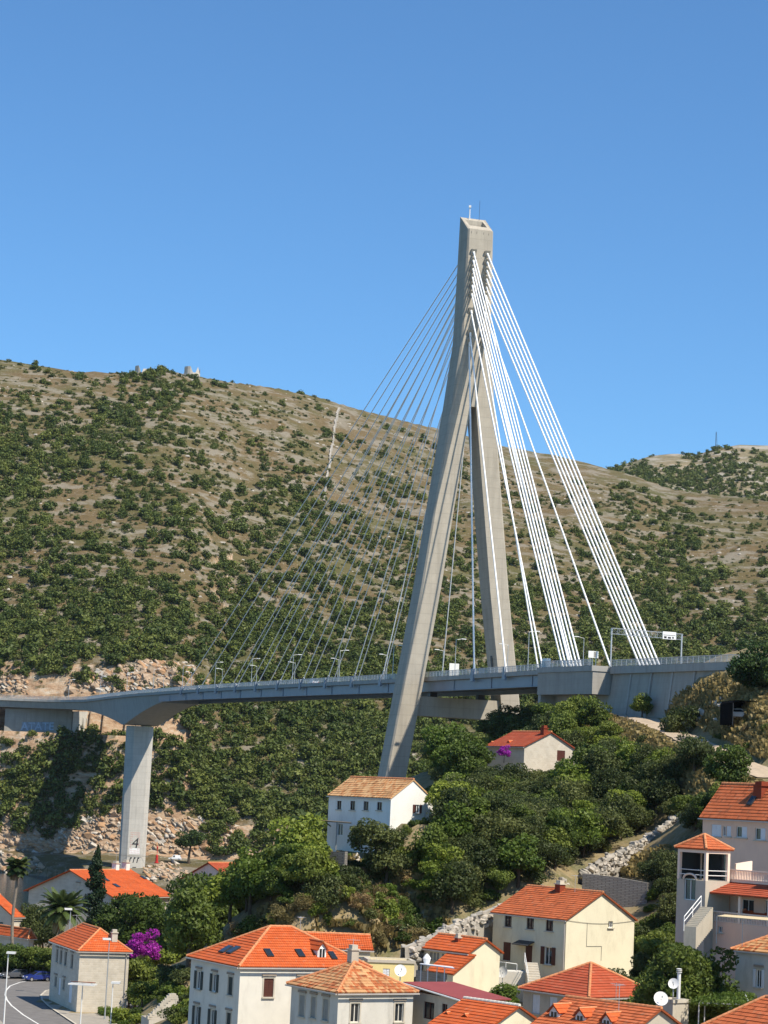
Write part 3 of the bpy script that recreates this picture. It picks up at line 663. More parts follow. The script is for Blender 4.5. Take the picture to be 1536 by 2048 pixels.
mb = MB(); mb.tube(B(QP - 3.2, -8.6, 9.2), B(QP - 3.2, 5.0, 9.0), 0.05, None, 4); mb.build('conduit', m_dark, pier)

# right-hand abutment: overhanging anchor block, recessed chamber wall, tall front plate
ab = thing('abutment', '', '', (BC.x, BC.y, 17.5)); ab.parent = br; ab.location = (0, 0, 0); META[ab] = META[br]
for k in ('label', 'category'): del ab[k]
Q1, Q2 = st(1113), st(1189, -11.0)
def slab(q0, q1, t0, t1, z0f, z1f, name, mat, parent):
    mb = MB(); a = [(q0, t0), (q0, t1), (q1, t1), (q1, t0)]
    mb.hexa([B(x, y, z0f(x)) for x, y in a][::-1], [B(x, y, z1f(x)) for x, y in a][::-1]); return mb.build(name, mat, parent)
K = lambda c: (lambda q_: dz(q_) + c)
Z = lambda c: (lambda q_: c)
slab(Q2, Q1, -11.2, 11.0, K(-5.0), K(-1.0), 'anchor_block', m_wallc, ab)
slab(Q2 - 0.15, Q1 + 0.2, -11.45, 11.2, K(-0.98), K(0.0), 'coping', m_deckc, ab)
slab(Q1 - 1.2, Q1 + 0.0, -11.0, 10.8, Z(38), K(-5.02), 'front_plate', m_wallc, ab)
chw = slab(Q2 - 3, Q1 - 1.22, -7.9, 9.0, Z(38), K(-5.02), 'chamber_wall', m_wallc, ab)
railing(Q2 + 0.3, Q1, -11.4, ab); 
mb = MB(); rnd = random.Random(3)
for i in range(26):          # illegible vertical paint marks on the chamber wall
    qv = Q2 + 1 + rnd.random() * (Q1 - Q2 - 4); z = dz(qv) - 5.4 - rnd.random() * 4.6; h = 0.5 + rnd.random() * 1.5; wq = 0.15 + rnd.random() * 0.3
    mb.poly(B(qv, -7.92 - 0.004 * i, z - h), B(qv - wq, -7.92 - 0.004 * i, z - h), B(qv - wq, -7.92 - 0.004 * i, z), B(qv, -7.92 - 0.004 * i, z))
mb.build('graffiti', m_grafdark, chw)['kind'] = 'stuff'
mb = MB()
for i in range(20):
    qv = Q2 + 1 + rnd.random() * (Q1 - Q2 - 4); z = dz(qv) - 6.4 - rnd.random() * 3.6; h = 0.4 + rnd.random() * 0.9; wq = 0.3 + rnd.random() * 0.6
    mb.poly(B(qv, -8.04 - 0.004 * i, z - h), B(qv - wq, -8.04 - 0.004 * i, z - h), B(qv - wq, -8.04 - 0.004 * i, z), B(qv, -8.04 - 0.004 * i, z))
mb.build('graffiti', plain('faded_spray_paint', (0.30, 0.30, 0.30), 0.8, 0.2, 2.0), chw)['kind'] = 'stuff'
slab(Q1 - 3.5, Q1 - 1.0, -10.9, -10.2, K(0.02), K(1.7), 'cabinet', m_white, ab)

# approach retaining wall with battered panels and road behind it
rw = thing('retaining_wall', 'long concrete retaining wall of battered panels carrying the approach road', 'wall', tuple(B(Q2 - 30, -8, 46)))
qe = -235.0
def wallq(q): return -7.7
pq = [Q2 - 0.3]; 
while pq[-1] > qe: pq.append(pq[-1] - 8.2)
for k in range(len(pq) - 1):
    q0, q1 = pq[k] - 0.08, pq[k + 1] + 0.08
    mb = MB(); bt = 1.3; o = 0.06 if k % 2 else 0.0
    mb.hexa([B(q1, -7.7 - bt - o, dz(q1) - 14), B(q1, -5.5, dz(q1) - 14), B(q0, -5.5, dz(q0) - 14), B(q0, -7.7 - bt - o, dz(q0) - 14)][::-1],
            [B(q1, -7.5 - o, dz(q1) - 1.32), B(q1, -5.5, dz(q1) - 1.32), B(q0, -5.5, dz(q0) - 1.32), B(q0, -7.5 - o, dz(q0) - 1.32)][::-1])
    mb.build('wall_panel', m_wallc, rw)
    if k < 4:
        mb = MB(); a = 0.28
        mb.hexa([B(q1 - a, -7.95 - bt, dz(q1) - 14), B(q1 - a, -6.5, dz(q1) - 14), B(q1 + a, -6.5, dz(q1) - 14), B(q1 + a, -7.95 - bt, dz(q1) - 14)][::-1],
                [B(q1 - a, -7.75, dz(q1) - 1.34), B(q1 - a, -6.5, dz(q1) - 1.34), B(q1 + a, -6.5, dz(q1) - 1.34), B(q1 + a, -7.75, dz(q1) - 1.34)][::-1])
        mb.build('rib', m_deckc, rw)
qs_r = frange(qe, Q2 - 0.3, 5)
sweep('edge_beam', qs_r, [(-8.1, 0), (-8.1, -1.3), (-7.2, -1.3), (-6.6, -0.2), (-6.6, 0.0)], m_deckc, rw)
sweep('edge_beam', qs_r, [(8.1, 0), (6.6, 0), (6.6, -0.2), (7.2, -1.3), (8.1, -1.3)], m_deckc, rw)
railing(qe, Q2 - 0.3, -8.0, rw); railing(qe, Q2 - 0.3, 8.0, rw)
mb = MB()
for a, b in zip(qs_r[:-1], qs_r[1:]): mb.poly(B(a, -6.6, dz(a) - 0.1), B(a, 6.6, dz(a) - 0.1), B(b, 6.6, dz(b) - 0.1), B(b, -6.6, dz(b) - 0.1))
mb.poly(*[B(a, b, dz(a) - 0.3) for a, b in ((Q2 - 0.3, -7), (Q1, -7), (Q1, 7), (Q2 - 0.3, 7))])
struct('approach_road', mb, m_asph)
# far-shore abutment under the bend of the deck
fa = thing('far_abutment', '', '', (BC.x, BC.y, 17.5)); fa.parent = br; fa.location = (0, 0, 0); META[fa] = META[br]
for k in ('label', 'category'): del fa[k]
mb = MB()
def quadwall(q0, q1, t0, t1, z0, z1):
    a = [B(q0, t0, 0), B(q1, t0, 0), B(q1, t1, 0), B(q0, t1, 0)]
    mb.prism([Vector((p.x, p.y, z0)) for p in a][::-1], [Vector((p.x, p.y, z1)) for p in a][::-1])
quadwall(432.2, 440, -7.3, 7.3, 46, 62.2); quadwall(440, 450, -7.35, 7.4, 46, 62.3)
fab = mb.build('abutment_block', m_wallc, fa)
qs_c = frange(440, 540, 5)
sweep('edge_wall', qs_c, [(-7.6, 0.0), (-7.6, -12.0), (-6.8, -12.0), (-6.8, 0.0)], m_wallc, fa)
sweep('edge_fascia', qs_c, [(-7.9, 0.05), (-7.9, -0.9), (-7.1, -0.9), (-7.1, 0.05)], m_deckc, fa)
railing(440, 540, -7.9, fa)
mb = MB()
for a, b in zip(qs_c[:-1], qs_c[1:]): mb.poly(B(a, -7, dz(a) - 0.1), B(a, 8, dz(a) - 0.1), B(b, 8, dz(b) - 0.1), B(b, -7, dz(b) - 0.1))
struct('coast_road', mb, m_asph)
# shore wall below the deck end, with ribs and lettering
wl_ = thing('buttressed_wall', 'low ribbed concrete wall with pale blue graffiti under the far bridge end', 'wall', tuple(P(110, 1462, 858)))
p0, p1, p2 = P(8, 1462, 877), P(142, 1462, 879), P(216, 1464, 890)
def wallbox(a, b, h, th, name, mat, dz0=-3.0):
    mb = MB(); d = (b - a); d.z = 0; nrm = Vector((d.y, -d.x, 0)).normalized() * th
    mb.hexa([a + UP * dz0, b + UP * dz0, b - nrm + UP * dz0, a - nrm + UP * dz0], [a + UP * h, b + UP * h, b - nrm + UP * h, a - nrm + UP * h]); return mb.build(name, mat, wl_)
wb = wallbox(p0, p1, 8.5, 2, 'wall', m_wallc); wallbox(p1 + (p2 - p1) * 0.03, p2, 7.5, 2, 'wall', m_pier)
for i in range(7):
    a = p1.lerp(p2, 0.3 + i * 0.1); d = (p2 - p1).normalized(); nn = Vector((d.y, -d.x, 0)).normalized()
    mb = MB(); mb.hexa([a + nn * 0.9 - UP * 2, a + d * 0.5 + nn * 0.9 - UP * 2, a + d * 0.5 - nn * 0.2 - UP * 2, a - nn * 0.2 - UP * 2], [a + nn * 0.3 + UP * 5, a + d * 0.5 + nn * 0.3 + UP * 5, a + d * 0.5 - nn * 0.2 + UP * 5, a - nn * 0.2 + UP * 5]); mb.build('rib', m_pier, wl_)
d = (p1 - p0).normalized(); nn = Vector((d.y, -d.x, 0)).normalized(); a = p0.lerp(p1, 0.5)
mb = MB(); a0, a1 = p0.lerp(p1, 0.26) + nn * 0.02, p0.lerp(p1, 0.73) + nn * 0.02
mb.poly(a0 + UP * 0.2, a1 + UP * 0.2, a1 + UP * 3.4, a0 + UP * 3.4); mb.build('graffiti_ground', plain('blue_grey_paint', (0.27, 0.33, 0.40), 0.8, 0.3, 0.8), wb)
lettering('ATATE', 4.1, p0.lerp(p1, 0.495) + nn * 0.05 + UP * 0.4, d, UP, m_graf, wb, 'graffiti', 0, 0.06)

# ================================================================== HOUSES
def V2(p): return Vector((p.x, p.y, 0))
def fit(L, M, R, Y, yaw=None):
    m = P(M[0], M[1], Y); ze = m.z
    if yaw is None:
        l, r = Pz(L[0], L[1], ze), Pz(R[0], R[1], ze)
        fr = math.atan2(r.y - m.y, r.x - m.x); fl = math.atan2(l.y - m.y, l.x - m.x)
        fr += ((fl - fr) - math.pi / 2) / 2
    else: fr = math.radians(yaw)
    u = Vector((math.cos(fr), math.sin(fr), 0)); v = Vector((-u.y, u.x, 0))
    def length(d, px):
        lo, hi = 0.2, 60.0; s = 1 if proj(m + d * 5)[0] > proj(m)[0] else -1
        for _ in range(50):
            k = (lo + hi) / 2
            if s * proj(m + d * k)[0] < s * px: lo = k
            else: hi = k
        return k
    return dict(m=m, ze=ze, u=u, v=v, a=length(u, R[0]), b=length(v, L[0]), yaw=math.degrees(fr))
def on_plane(px, py, p0, n):
    d = ray(px, py); k = (p0 - EYE).dot(n) / d.dot(n); return EYE + d * k
def facade_frame(h, f):
    if f == 'R': return h['m'], h['u'], -h['v'], h['a']
    if f == 'L': return h['m'] + h['v'] * h['b'], -h['v'], -h['u'], h['b']
    if f == 'B': return h['m'] + h['u'] * h['a'] + h['v'] * h['b'], -h['u'], h['v'], h['a']
    return h['m'] + h['u'] * h['a'], h['v'], h['u'], h['b']          # 'K'
def frect(h, f, x0, y0, x1, y1):
    o, d, n, ln = facade_frame(h, f); p = on_plane(x0, (y0 + y1) / 2, o, n); q = on_plane(x1, (y0 + y1) / 2, o, n)
    xm = (x0 + x1) / 2; t = on_plane(xm, y0, o, n); b = on_plane(xm, y1, o, n)
    s0, s1 = sorted(((p - o).dot(d), (q - o).dot(d))); return [max(0.15, s0), min(ln - 0.15, s1), b.z, t.z]
def wall_mesh(mb, o, d, n, ln, z0, z1, holes, depth=0.22):
    xs = sorted({0.0, ln, *[x for r in holes for x in (r[0], r[1])]}); zs = sorted({z0, z1, *[min(z1 - 0.02, max(z0, z)) for r in holes for z in (r[2], r[3])]})
    pt = lambda s, z, e=0: (o.x + d.x * s - n.x * e, o.y + d.y * s - n.y * e, z)
    inside = lambda s, z: any(r[0] < s < r[1] and r[2] < z < r[3] for r in holes)
    for i in range(len(xs) - 1):
        for j in range(len(zs) - 1):
            if not inside((xs[i] + xs[i + 1]) / 2, (zs[j] + zs[j + 1]) / 2):
                mb.poly(pt(xs[i], zs[j]), pt(xs[i + 1], zs[j]), pt(xs[i + 1], zs[j + 1]), pt(xs[i], zs[j + 1]))
    for s0, s1, a, b in holes:
        b = min(b, z1 - 0.02); a = max(a, z0)
        mb.poly(pt(s0, a), pt(s0, a, depth), pt(s0, b, depth), pt(s0, b)); mb.poly(pt(s1, a, depth), pt(s1, a), pt(s1, b), pt(s1, b, depth))
        mb.poly(pt(s0, a), pt(s1, a), pt(s1, a, depth), pt(s0, a, depth)); mb.poly(pt(s0, b, depth), pt(s1, b, depth), pt(s1, b), pt(s0, b))
def obox(mb, o, d, n, s0, s1, z0, z1, e0, e1):
    """box on a facade: along d from s0 to s1, heights z0..z1, standing out from e0 to e1 along n"""
    f = lambda s, e, z: Vector((o.x + d.x * s + n.x * e, o.y + d.y * s + n.y * e, z))
    mb.hexa([f(s0, e1, z0), f(s1, e1, z0), f(s1, e0, z0), f(s0, e0, z0)], [f(s0, e1, z1), f(s1, e1, z1), f(s1, e0, z1), f(s0, e0, z1)])
def add_window(root, fr, r, style='plain', sh=None, trim=None, frame=m_white, sill=True, depth=0.2, name='window'):
    o, d, n, ln = fr; s0, s1, a, b = r
    mb = MB(); f = lambda s, z: (o.x + d.x * s - n.x * depth * 0.9, o.y + d.y * s - n.y * depth * 0.9, z)
    mb.poly(f(s0, a), f(s1, a), f(s1, b), f(s0, b)); w_ = mb.build(name, m_glass, root)
    W = s1 - s0
    if style in ('plain', 'open', 'half'):
        mb = MB(); k = 0.07; c = (s0 + s1) / 2; e0, e1 = -depth * 0.88, -depth * 0.88 + 0.06
        for x0, x1, z0, z1 in ((s0, s0 + k, a, b), (s1 - k, s1, a, b), (s0 + k, s1 - k, a, a + k), (s0 + k, s1 - k, b - k, b), (c - 0.04, c + 0.04, a + k, b - k)): obox(mb, o, d, n, x0, x1, z0, z1, e0, e1)
        mb.build('frame', frame, w_)
    if style == 'open' and sh:
        for side in (-1, 1):
            mb = MB(); x0, x1 = (s0 - W * 0.52, s0 - 0.02) if side < 0 else (s1 + 0.02, s1 + W * 0.52)
            obox(mb, o, d, n, x0, x1, a, b, 0.03, 0.075)
            for k in range(int((b - a) / 0.16)): z = a + 0.1 + k * 0.16; obox(mb, o, d, n, x0 + 0.06, x1 - 0.06, z, z + 0.07, 0.075, 0.095)
            mb.build('shutter', sh, w_)
    if style in ('closed', 'half') and sh:
        mid = (s0 + s1) / 2
        for side in ((-1, 1) if style == 'closed' else (1,)):
            mb = MB(); x0, x1 = (s0 + 0.01, mid - 0.01) if side < 0 else (mid + 0.01, s1 - 0.01)
            obox(mb, o, d, n, x0, x1, a + 0.01, b - 0.01, -0.10, -0.05)
            for k in range(int((b - a) / 0.16)): z = a + 0.08 + k * 0.16; obox(mb, o, d, n, x0 + 0.06, x1 - 0.06, z, z + 0.07, -0.05, -0.03)
            mb.build('shutter', sh, w_)
    if trim is not None:
        mb = MB(); obox(mb, o, d, n, s0 - 0.22, s1 + 0.22, b + 0.22, b + 0.42, 0.0, 0.14); mb.build('lintel', m_lint, w_)
        mb = MB(); k = 0.14
        for x0, x1, z0, z1 in ((s0 - k, s0, a, b), (s1, s1 + k, a, b), (s0 - k, s1 + k, b, b + k)): obox(mb, o, d, n, x0, x1, z0, z1, 0.0, 0.04 if style != 'open' else 0.025)
        mb.build('surround', trim, w_)
    if sill:
        mb = MB(); obox(mb, o, d, n, s0 - 0.15, s1 + 0.15, a - 0.13, a - 0.01, 0.0, 0.16); mb.build('sill', m_trim, w_)
    return w_
def roof_plane(mb, e0, e1, t0, t1, th=0.14):
    """tiled slope: stepped courses from the eave e0-e1 up to t0-t1, with underside and edges; UVs in metres"""
    if mb.uv is None: mb.uv = []
    e0, e1, t0, t1 = map(Vector, (e0, e1, t0, t1)); ed = (e1 - e0).normalized()
    nn = (e1 - e0).cross((t0 + t1) / 2 - (e0 + e1) / 2).normalized()
    if nn.z < 0: nn = -nn
    H = ((t0 + t1) / 2 - (e0 + e1) / 2).length; N = max(2, int(H / 0.42)); off = nn * 0.045; uo = random.random() * 7
    def face(pts, uv): mb.poly(*pts); mb.uv += uv
    for i in range(N):
        k0, k1 = i / N, (i + 1) / N
        jt = random.uniform(0.75, 1.3); off = nn * 0.045 * jt
        a, b, c, d = e0.lerp(t0, k0), e1.lerp(t1, k0), e1.lerp(t1, k1), e0.lerp(t0, k1)
        U = lambda p: (p - e0).dot(ed) + uo
        v0, v1 = k0 * N * 0.4, k1 * N * 0.4 - 0.005
        face((a + off, b + off, c, d), [(U(a), v0), (U(b), v0), (U(c), v1), (U(d), v1)])
        face((a - (nn * th if i == 0 else nn * 0), b - (nn * th if i == 0 else nn * 0), b + off, a + off), [(U(a), v0), (U(b), v0), (U(b), v0 + 0.03), (U(a), v0 + 0.03)])
    dn = -nn * th
    face((e0 + dn, t0 + dn, t1 + dn, e1 + dn), [(0, 0)] * 4)
    face((e0 + dn, e0 + off, t0, t0 + dn), [(0, 0)] * 4); face((e1 + off, e1 + dn, t1 + dn, t1), [(0, 0)] * 4)
def ridge_caps(root, segs, mat=m_ridge, r=0.15):
    for a, b in segs:
        mb = MB(); n = max(1, int((b - a).length / 0.45))
        for i in range(n): p, q = a.lerp(b, i / n), a.lerp(b, (i + 1) / n); mb.tube(p + UP * 0.02, q + UP * 0.02, r, r * 0.86, 8)
        o = mb.build('ridge_tiles', mat, root); o['kind'] = 'stuff'
def house(name, label, L, M, R, Y, wall_h, roof, rmat, wmat, apex=None, yaw=None, wins=(), ov=0.35, gutter=True, root=None, bury=2.5, group=None, ridgemat=m_ridge, rise=None, cat='house', ridge_in=None, verge=None):
    h = fit(L, M, R, Y, yaw); m, u, v, a, b, ze = (h[k] for k in ('m', 'u', 'v', 'a', 'b', 'ze'))
    zb = ze - wall_h; h['zb'] = zb
    if root is None: root = thing(name, label, cat, (m.x, m.y, zb), 0, group)
    h['root'] = root
    holes = {'L': [], 'R': [], 'B': [], 'K': []}; wl2 = []
    for w_ in wins:
        f, rc = w_[0], frect(h, w_[0], *w_[1]); holes[f].append(rc); wl2.append((f, rc, w_[2] if len(w_) > 2 else {}))
    mb = MB()
    for f in 'LRBK':
        o, d, n, ln = facade_frame(h, f); wall_mesh(mb, o, d, n, ln, zb - bury, ze, holes[f])
    C = lambda s, t_, z: m + u * s + v * t_ + UP * (z - ze)
    h['C'] = C; h['planes'] = {}
    if rise is None:
        if apex is None: rise = 2.2
        elif roof == 'gableR': p = on_plane(apex[0], apex[1], m, -v); rise = p.z - ze
        elif roof == 'gableL': p = on_plane(apex[0], apex[1], m, -u); rise = p.z - ze
        else:
            c = C(a / 2, b / 2, ze); nn = Vector((c.x - EYE.x, c.y - EYE.y, 0)).normalized(); rise = on_plane(apex[0], apex[1], c, nn).z - ze
    h['rise'] = rise; zr = ze + rise
    segs = []; rb = MB()
    if roof == 'gableR':
        A0, A1 = C(a / 2, 0, zr), C(a / 2, b, zr)
        mb.poly(C(0, 0, ze), C(a, 0, ze), A0); mb.poly(C(a, b, ze), C(0, b, ze), A1)
        sl = rise / (a / 2); T0, T1 = C(a / 2, -ov * 0.8, zr + 0.1), C(a / 2, b + ov * 0.8, zr + 0.1)
        roof_plane(rb, C(-ov, b + ov * 0.8, ze - ov * sl + 0.1), C(-ov, -ov * 0.8, ze - ov * sl + 0.1), T1, T0)
        roof_plane(rb, C(a + ov, -ov * 0.8, ze - ov * sl + 0.1), C(a + ov, b + ov * 0.8, ze - ov * sl + 0.1), T0, T1)
        segs = [(T0, T1)]; h['planes']['L'] = (C(0, 0, ze + 0.1), (-u * rise + UP * (a / 2)).normalized()); h['planes']['K'] = (C(a, 0, ze + 0.1), (u * rise + UP * (a / 2)).normalized())
    elif roof == 'gableL':
        A0, A1 = C(0, b / 2, zr), C(a, b / 2, zr)
        mb.poly(C(0, b, ze), C(0, 0, ze), A0); mb.poly(C(a, 0, ze), C(a, b, ze), A1)
        sl = rise / (b / 2); T0, T1 = C(-ov * 0.8, b / 2, zr + 0.1), C(a + ov * 0.8, b / 2, zr + 0.1)
        roof_plane(rb, C(-ov * 0.8, -ov, ze - ov * sl + 0.1), C(a + ov * 0.8, -ov, ze - ov * sl + 0.1), T0, T1)
        roof_plane(rb, C(a + ov * 0.8, b + ov, ze - ov * sl + 0.1), C(-ov * 0.8, b + ov, ze - ov * sl + 0.1), T1, T0)
        segs = [(T0, T1)]; h['planes']['R'] = (C(0, 0, ze + 0.1), (-v * rise + UP * (b / 2)).normalized())
    elif roof == 'hip':
        ri = ridge_in if ridge_in is not None else min(a, b) / 2
        if b >= a: T0, T1 = C(a / 2, ri, zr), C(a / 2, b - ri, zr)
        else: T0, T1 = C(ri, b / 2, zr), C(a - ri, b / 2, zr)
        sl = rise / (min(a, b) / 2); ez = ze - ov * sl * 0.5 + 0.08
        c00, c10, c11, c01 = C(-ov, -ov, ez), C(a + ov, -ov, ez), C(a + ov, b + ov, ez), C(-ov, b + ov, ez)
        if b >= a:
            roof_plane(rb, c00, c10, T0, T0); roof_plane(rb, c10, c11, T0, T1); roof_plane(rb, c11, c01, T1, T1); roof_plane(rb, c01, c00, T1, T0)
            segs = [(c00, T0), (c10, T0), (c11, T1), (c01, T1)]
            h['planes']['R'] = (c00, (c10 - c00).cross(T0 - c00).normalized()); h['planes']['L'] = (c01, (c00 - c01).cross(T1 - c01).normalized())
        else:
            roof_plane(rb, c00, c10, T0, T1); roof_plane(rb, c10, c11, T1, T1); roof_plane(rb, c11, c01, T1, T0); roof_plane(rb, c01, c00, T0, T0)
            segs = [(c00, T0), (c10, T1), (c11, T1), (c01, T0)]
            h['planes']['R'] = (c00, (c10 - c00).cross(T0 - c00).normalized()); h['planes']['L'] = (c01, (c00 - c01).cross(T0 - c01).normalized())
        if (T1 - T0).length > 0.6: segs.append((T0, T1))
    elif roof == 'flat':
        mb.poly(C(0, 0, ze), C(a, 0, ze), C(a, b, ze), C(0, b, ze))
        cp = MB()
        for f in 'LRBK':
            o, d, n, ln = facade_frame(h, f); obox(cp, o, d, n, -0.1 if f in 'RB' else 0.1, ln + (0.1 if f in 'RB' else -0.1), ze - 0.1, ze + 0.18, -0.25, 0.1)
        cp.build('coping', m_trim, root)
    elif roof == 'ruinR':
        p = on_plane(apex[0], apex[1], m, -v); mb.poly(C(0, 0, ze), C(a, 0, ze), C((p - m).dot(u), 0, p.z))
    h['wall'] = mb.build('wall', wmat, root)
    if rb.f: h['roof'] = rb.build('roof', rmat, root); ridge_caps(h['roof'], segs, ridgemat)
    if gutter and roof in ('gableR', 'gableL', 'hip'):
        for f in ('LR' if roof == 'hip' else 'L' if roof == 'gableR' else 'R'):
            o, d, n, ln = facade_frame(h, f); gm = MB(); z = ze - ov * (rise / max(0.5, (min(a, b) if roof == 'hip' else a if roof == 'gableR' else b) / 2)) * (0.5 if roof == 'hip' else 1) - 0.06
            obox(gm, o, d, n, -ov, ln + ov, z - 0.07, z + 0.05, ov + 0.02, ov + 0.16); gm.build('gutter', m_gut, root)
    for f, rc, kw in wl2: add_window(root, facade_frame(h, f), rc, **kw)
    return h
def skylight(h, pl, x0, y0, x1, y1):
    p0, n = h['planes'][pl]; c = on_plane((x0 + x1) / 2, (y0 + y1) / 2, p0, n)
    e = h['u'] if pl in 'R' else -h['v']; s = n.cross(e).normalized(); s = s if s.z > 0 else -s
    wd = abs((on_plane(x1, (y0 + y1) / 2, p0, n) - on_plane(x0, (y0 + y1) / 2, p0, n)).dot(e)) / 2; wd = min(0.55, max(0.3, wd * 0.7)); hh = 0.62
    M3 = Matrix((e, s, n)).transposed()
    mb = MB(); mb.box(c + n * 0.1, (wd * 2, hh * 2, 0.12), M=M3); k = mb.build('skylight', m_dark, h['root'])
    mb = MB(); mb.box(c + n * 0.165, (wd * 1.7, hh * 1.75, 0.012), M=M3); mb.build('pane', m_glass, k)
def chimney(h, px, py0, py1, wd, mat, pl='R', cap=m_trim, Y=None):
    if Y is None: p0, n = h['planes'][pl]; b = on_plane(px, py0, p0, n)
    else: b = P(px, py0, Y)
    zt_ = P(px, py1, b.y).z; mb = MB(); rz = math.radians(h['yaw'])
    mb.box((b.x, b.y, (b.z - 0.9 + zt_) / 2), (wd, wd, zt_ - b.z + 0.9), rz); c = mb.build('chimney', mat, h['root'])
    mb = MB(); mb.box((b.x, b.y, zt_ + 0.06), (wd * 1.25, wd * 1.25, 0.12), rz); mb.box((b.x, b.y, zt_ + 0.3), (wd * 0.8, wd * 0.8, 0.35), rz); mb.build('cap', cap, c)
    return b
def dormer(h, f, x0, x1, yb, yt, inset, wmat=m_whiter, rmat=m_roofA, depth=2.6, pane=True, shw=None):
    """small gabled dormer standing on the slope above facade f"""
    o, d, n, ln = facade_frame(h, f); o2 = o - n * inset
    p, q = on_plane(x0, (yb + yt) / 2, o2, n), on_plane(x1, (yb + yt) / 2, o2, n); zb_ = on_plane((x0 + x1) / 2, yb, o2, n).z; zt_ = on_plane((x0 + x1) / 2, yt, o2, n).z
    s0, s1 = sorted(((p - o).dot(d), (q - o).dot(d))); hw = zb_ + (zt_ - zb_) * 0.66; c = (s0 + s1) / 2
    g_ = lambda s, e, z: Vector((o2.x + d.x * s - n.x * e, o2.y + d.y * s - n.y * e, z))
    mb = MB(); mb.poly(g_(s0, 0, zb_ - 0.5), g_(s1, 0, zb_ - 0.5), g_(s1, 0, hw), g_(c, 0, zt_ - 0.1), g_(s0, 0, hw))
    mb.poly(g_(s0, depth, zb_ - 0.5), g_(s0, 0, zb_ - 0.5), g_(s0, 0, hw), g_(s0, depth, hw)); mb.poly(g_(s1, 0, zb_ - 0.5), g_(s1, depth, zb_ - 0.5), g_(s1, depth, hw), g_(s1, 0, hw))
    dm = mb.build('dormer', wmat, h['root'])
    rb = MB(); k = 0.16; sl = (zt_ - hw) / max(0.2, (s1 - s0) / 2)
    T0, T1 = g_(c, -0.2, zt_), g_(c, depth, zt_)
    roof_plane(rb, g_(s0 - k, depth, hw - k * sl), g_(s0 - k, -0.2, hw - k * sl), T1, T0, 0.08); roof_plane(rb, g_(s1 + k, -0.2, hw - k * sl), g_(s1 + k, depth, hw - k * sl), T0, T1, 0.08)
    rb.build('roof', rmat, dm); 
    mb = MB(); mb.tube(T0, T1, 0.09, None, 6); mb.build('ridge_tiles', m_ridge, dm)
    if pane:
        fm = MB(); w2 = (s1 - s0) * 0.3
        obox(fm, o2, d, n, c - w2 - 0.07, c + w2 + 0.07, zb_ + 0.05, hw - 0.02, 0.0, 0.05); fm.build('frame', m_white, dm)
        gm = MB(); 
        for a_, b_ in ((c - w2, c - 0.04), (c + 0.04, c + w2)): obox(gm, o2, d, n, a_, b_, zb_ + 0.13, hw - 0.1, 0.05, 0.06)
        gm.build('pane', m_glass, dm)
    return dm
def downpipe(h, f, s, ztop=0, zlen=None):
    o, d, n, ln = facade_frame(h, f); p = o + d * s + n * 0.1; mb = MB()
    mb.tube((p.x, p.y, h['ze'] - 0.2), (p.x, p.y, h['zb']), 0.06, None, 6); mb.build('downpipe', m_gut, h['root'])

g1 = lambda x0, y0, x1, y1: (x0 / 3.84, 1640 + y0 / 3.84, x1 / 3.84, 1640 + y1 / 3.84)     # crop coordinates to photo pixels
g2 = lambda x0, y0, x1, y1: (360 + x0 / 3.84, 1800 + y0 / 3.84, 360 + x1 / 3.84, 1800 + y1 / 3.84)
g3 = lambda x0, y0, x1, y1: (560 + x0 / 3.84, 1830 + y0 / 3.84, 560 + x1 / 3.84, 1830 + y1 / 3.84)
g4 = lambda x0, y0, x1, y1: (840 + x0 / 3.339, 1740 + y0 / 3.339, 840 + x1 / 3.339, 1740 + y1 / 3.339)
g6 = lambda x0, y0, x1, y1: (580 + x0 / 2.56, 1420 + y0 / 2.56, 580 + x1 / 2.56, 1420 + y1 / 2.56)
OP = dict(style='open', sh=m_shg, trim=m_trim)
H = {}
dk = dict(style='plain', trim=m_trim, frame=m_shgrey)
# stone house by the road bend
H['stone'] = house('stone_house', 'two-storey grey stone house with hipped orange roof beside the road bend', (105, 1885), (160, 1900.5), (259, 1905), 307, 7.6, 'hip', m_roofA, m_stoneA, yaw=20, apex=(182, 1852),
    wins=[('L', g1(*r), dk) for r in ((431, 990, 447, 1090), (461, 1000, 477, 1105), (495, 1010, 513, 1118), (545, 1030, 563, 1140), (420, 1200, 436, 1280), (484, 1222, 498, 1300))]
    + [('L', g1(449, 1212, 465, 1345), dict(style='closed', sh=m_shw, sill=False)), ('L', g1(528, 1232, 552, 1405), dict(style='closed', sh=m_shw, sill=False, name='door'))])
chimney(H['stone'], 228, 1880, 1866, 0.75, m_stoneB, 'R'); downpipe(H['stone'], 'R', H['stone']['a'] - 0.4)
# large stone house with its gable to the quay
H['big'] = house('gabled_stone_house', 'large pale stone house with wide gable and bright orange roof behind the palms', (58, 1782), (225, 1792), (338, 1774), 415, 9.5, 'gableL', m_roofA, m_stoneB, yaw=60, apex=(143, 1741), ov=0.8,
    wins=[('L', g1(500, 487, 530, 562), dict(style='closed', sh=m_shw)), ('L', g1(589, 492, 609, 570), dk)])
for x, y in ((300, 1731), (320, 1733)): pass
chimney(H['big'], 231, 1738, 1727, 1.0, m_whiter, 'R'); chimney(H['big'], 251, 1738, 1725, 1.1, m_whiter, 'R')
for r in ((800, 450, 830, 470), (870, 492, 915, 520), (1085, 435, 1115, 455)): skylight(H['big'], 'R', *g1(*r))
o, d, n, ln = facade_frame(H['big'], 'L'); c = on_plane(152, 1793, o, n); s = (c - o).dot(d)
mb = MB(); obox(mb, o, d, n, s - 0.5, s + 0.5, c.z - 0.4, c.z + 0.4, 0.05, 0.42); ac = mb.build('air_conditioner', m_white, H['big']['root'])
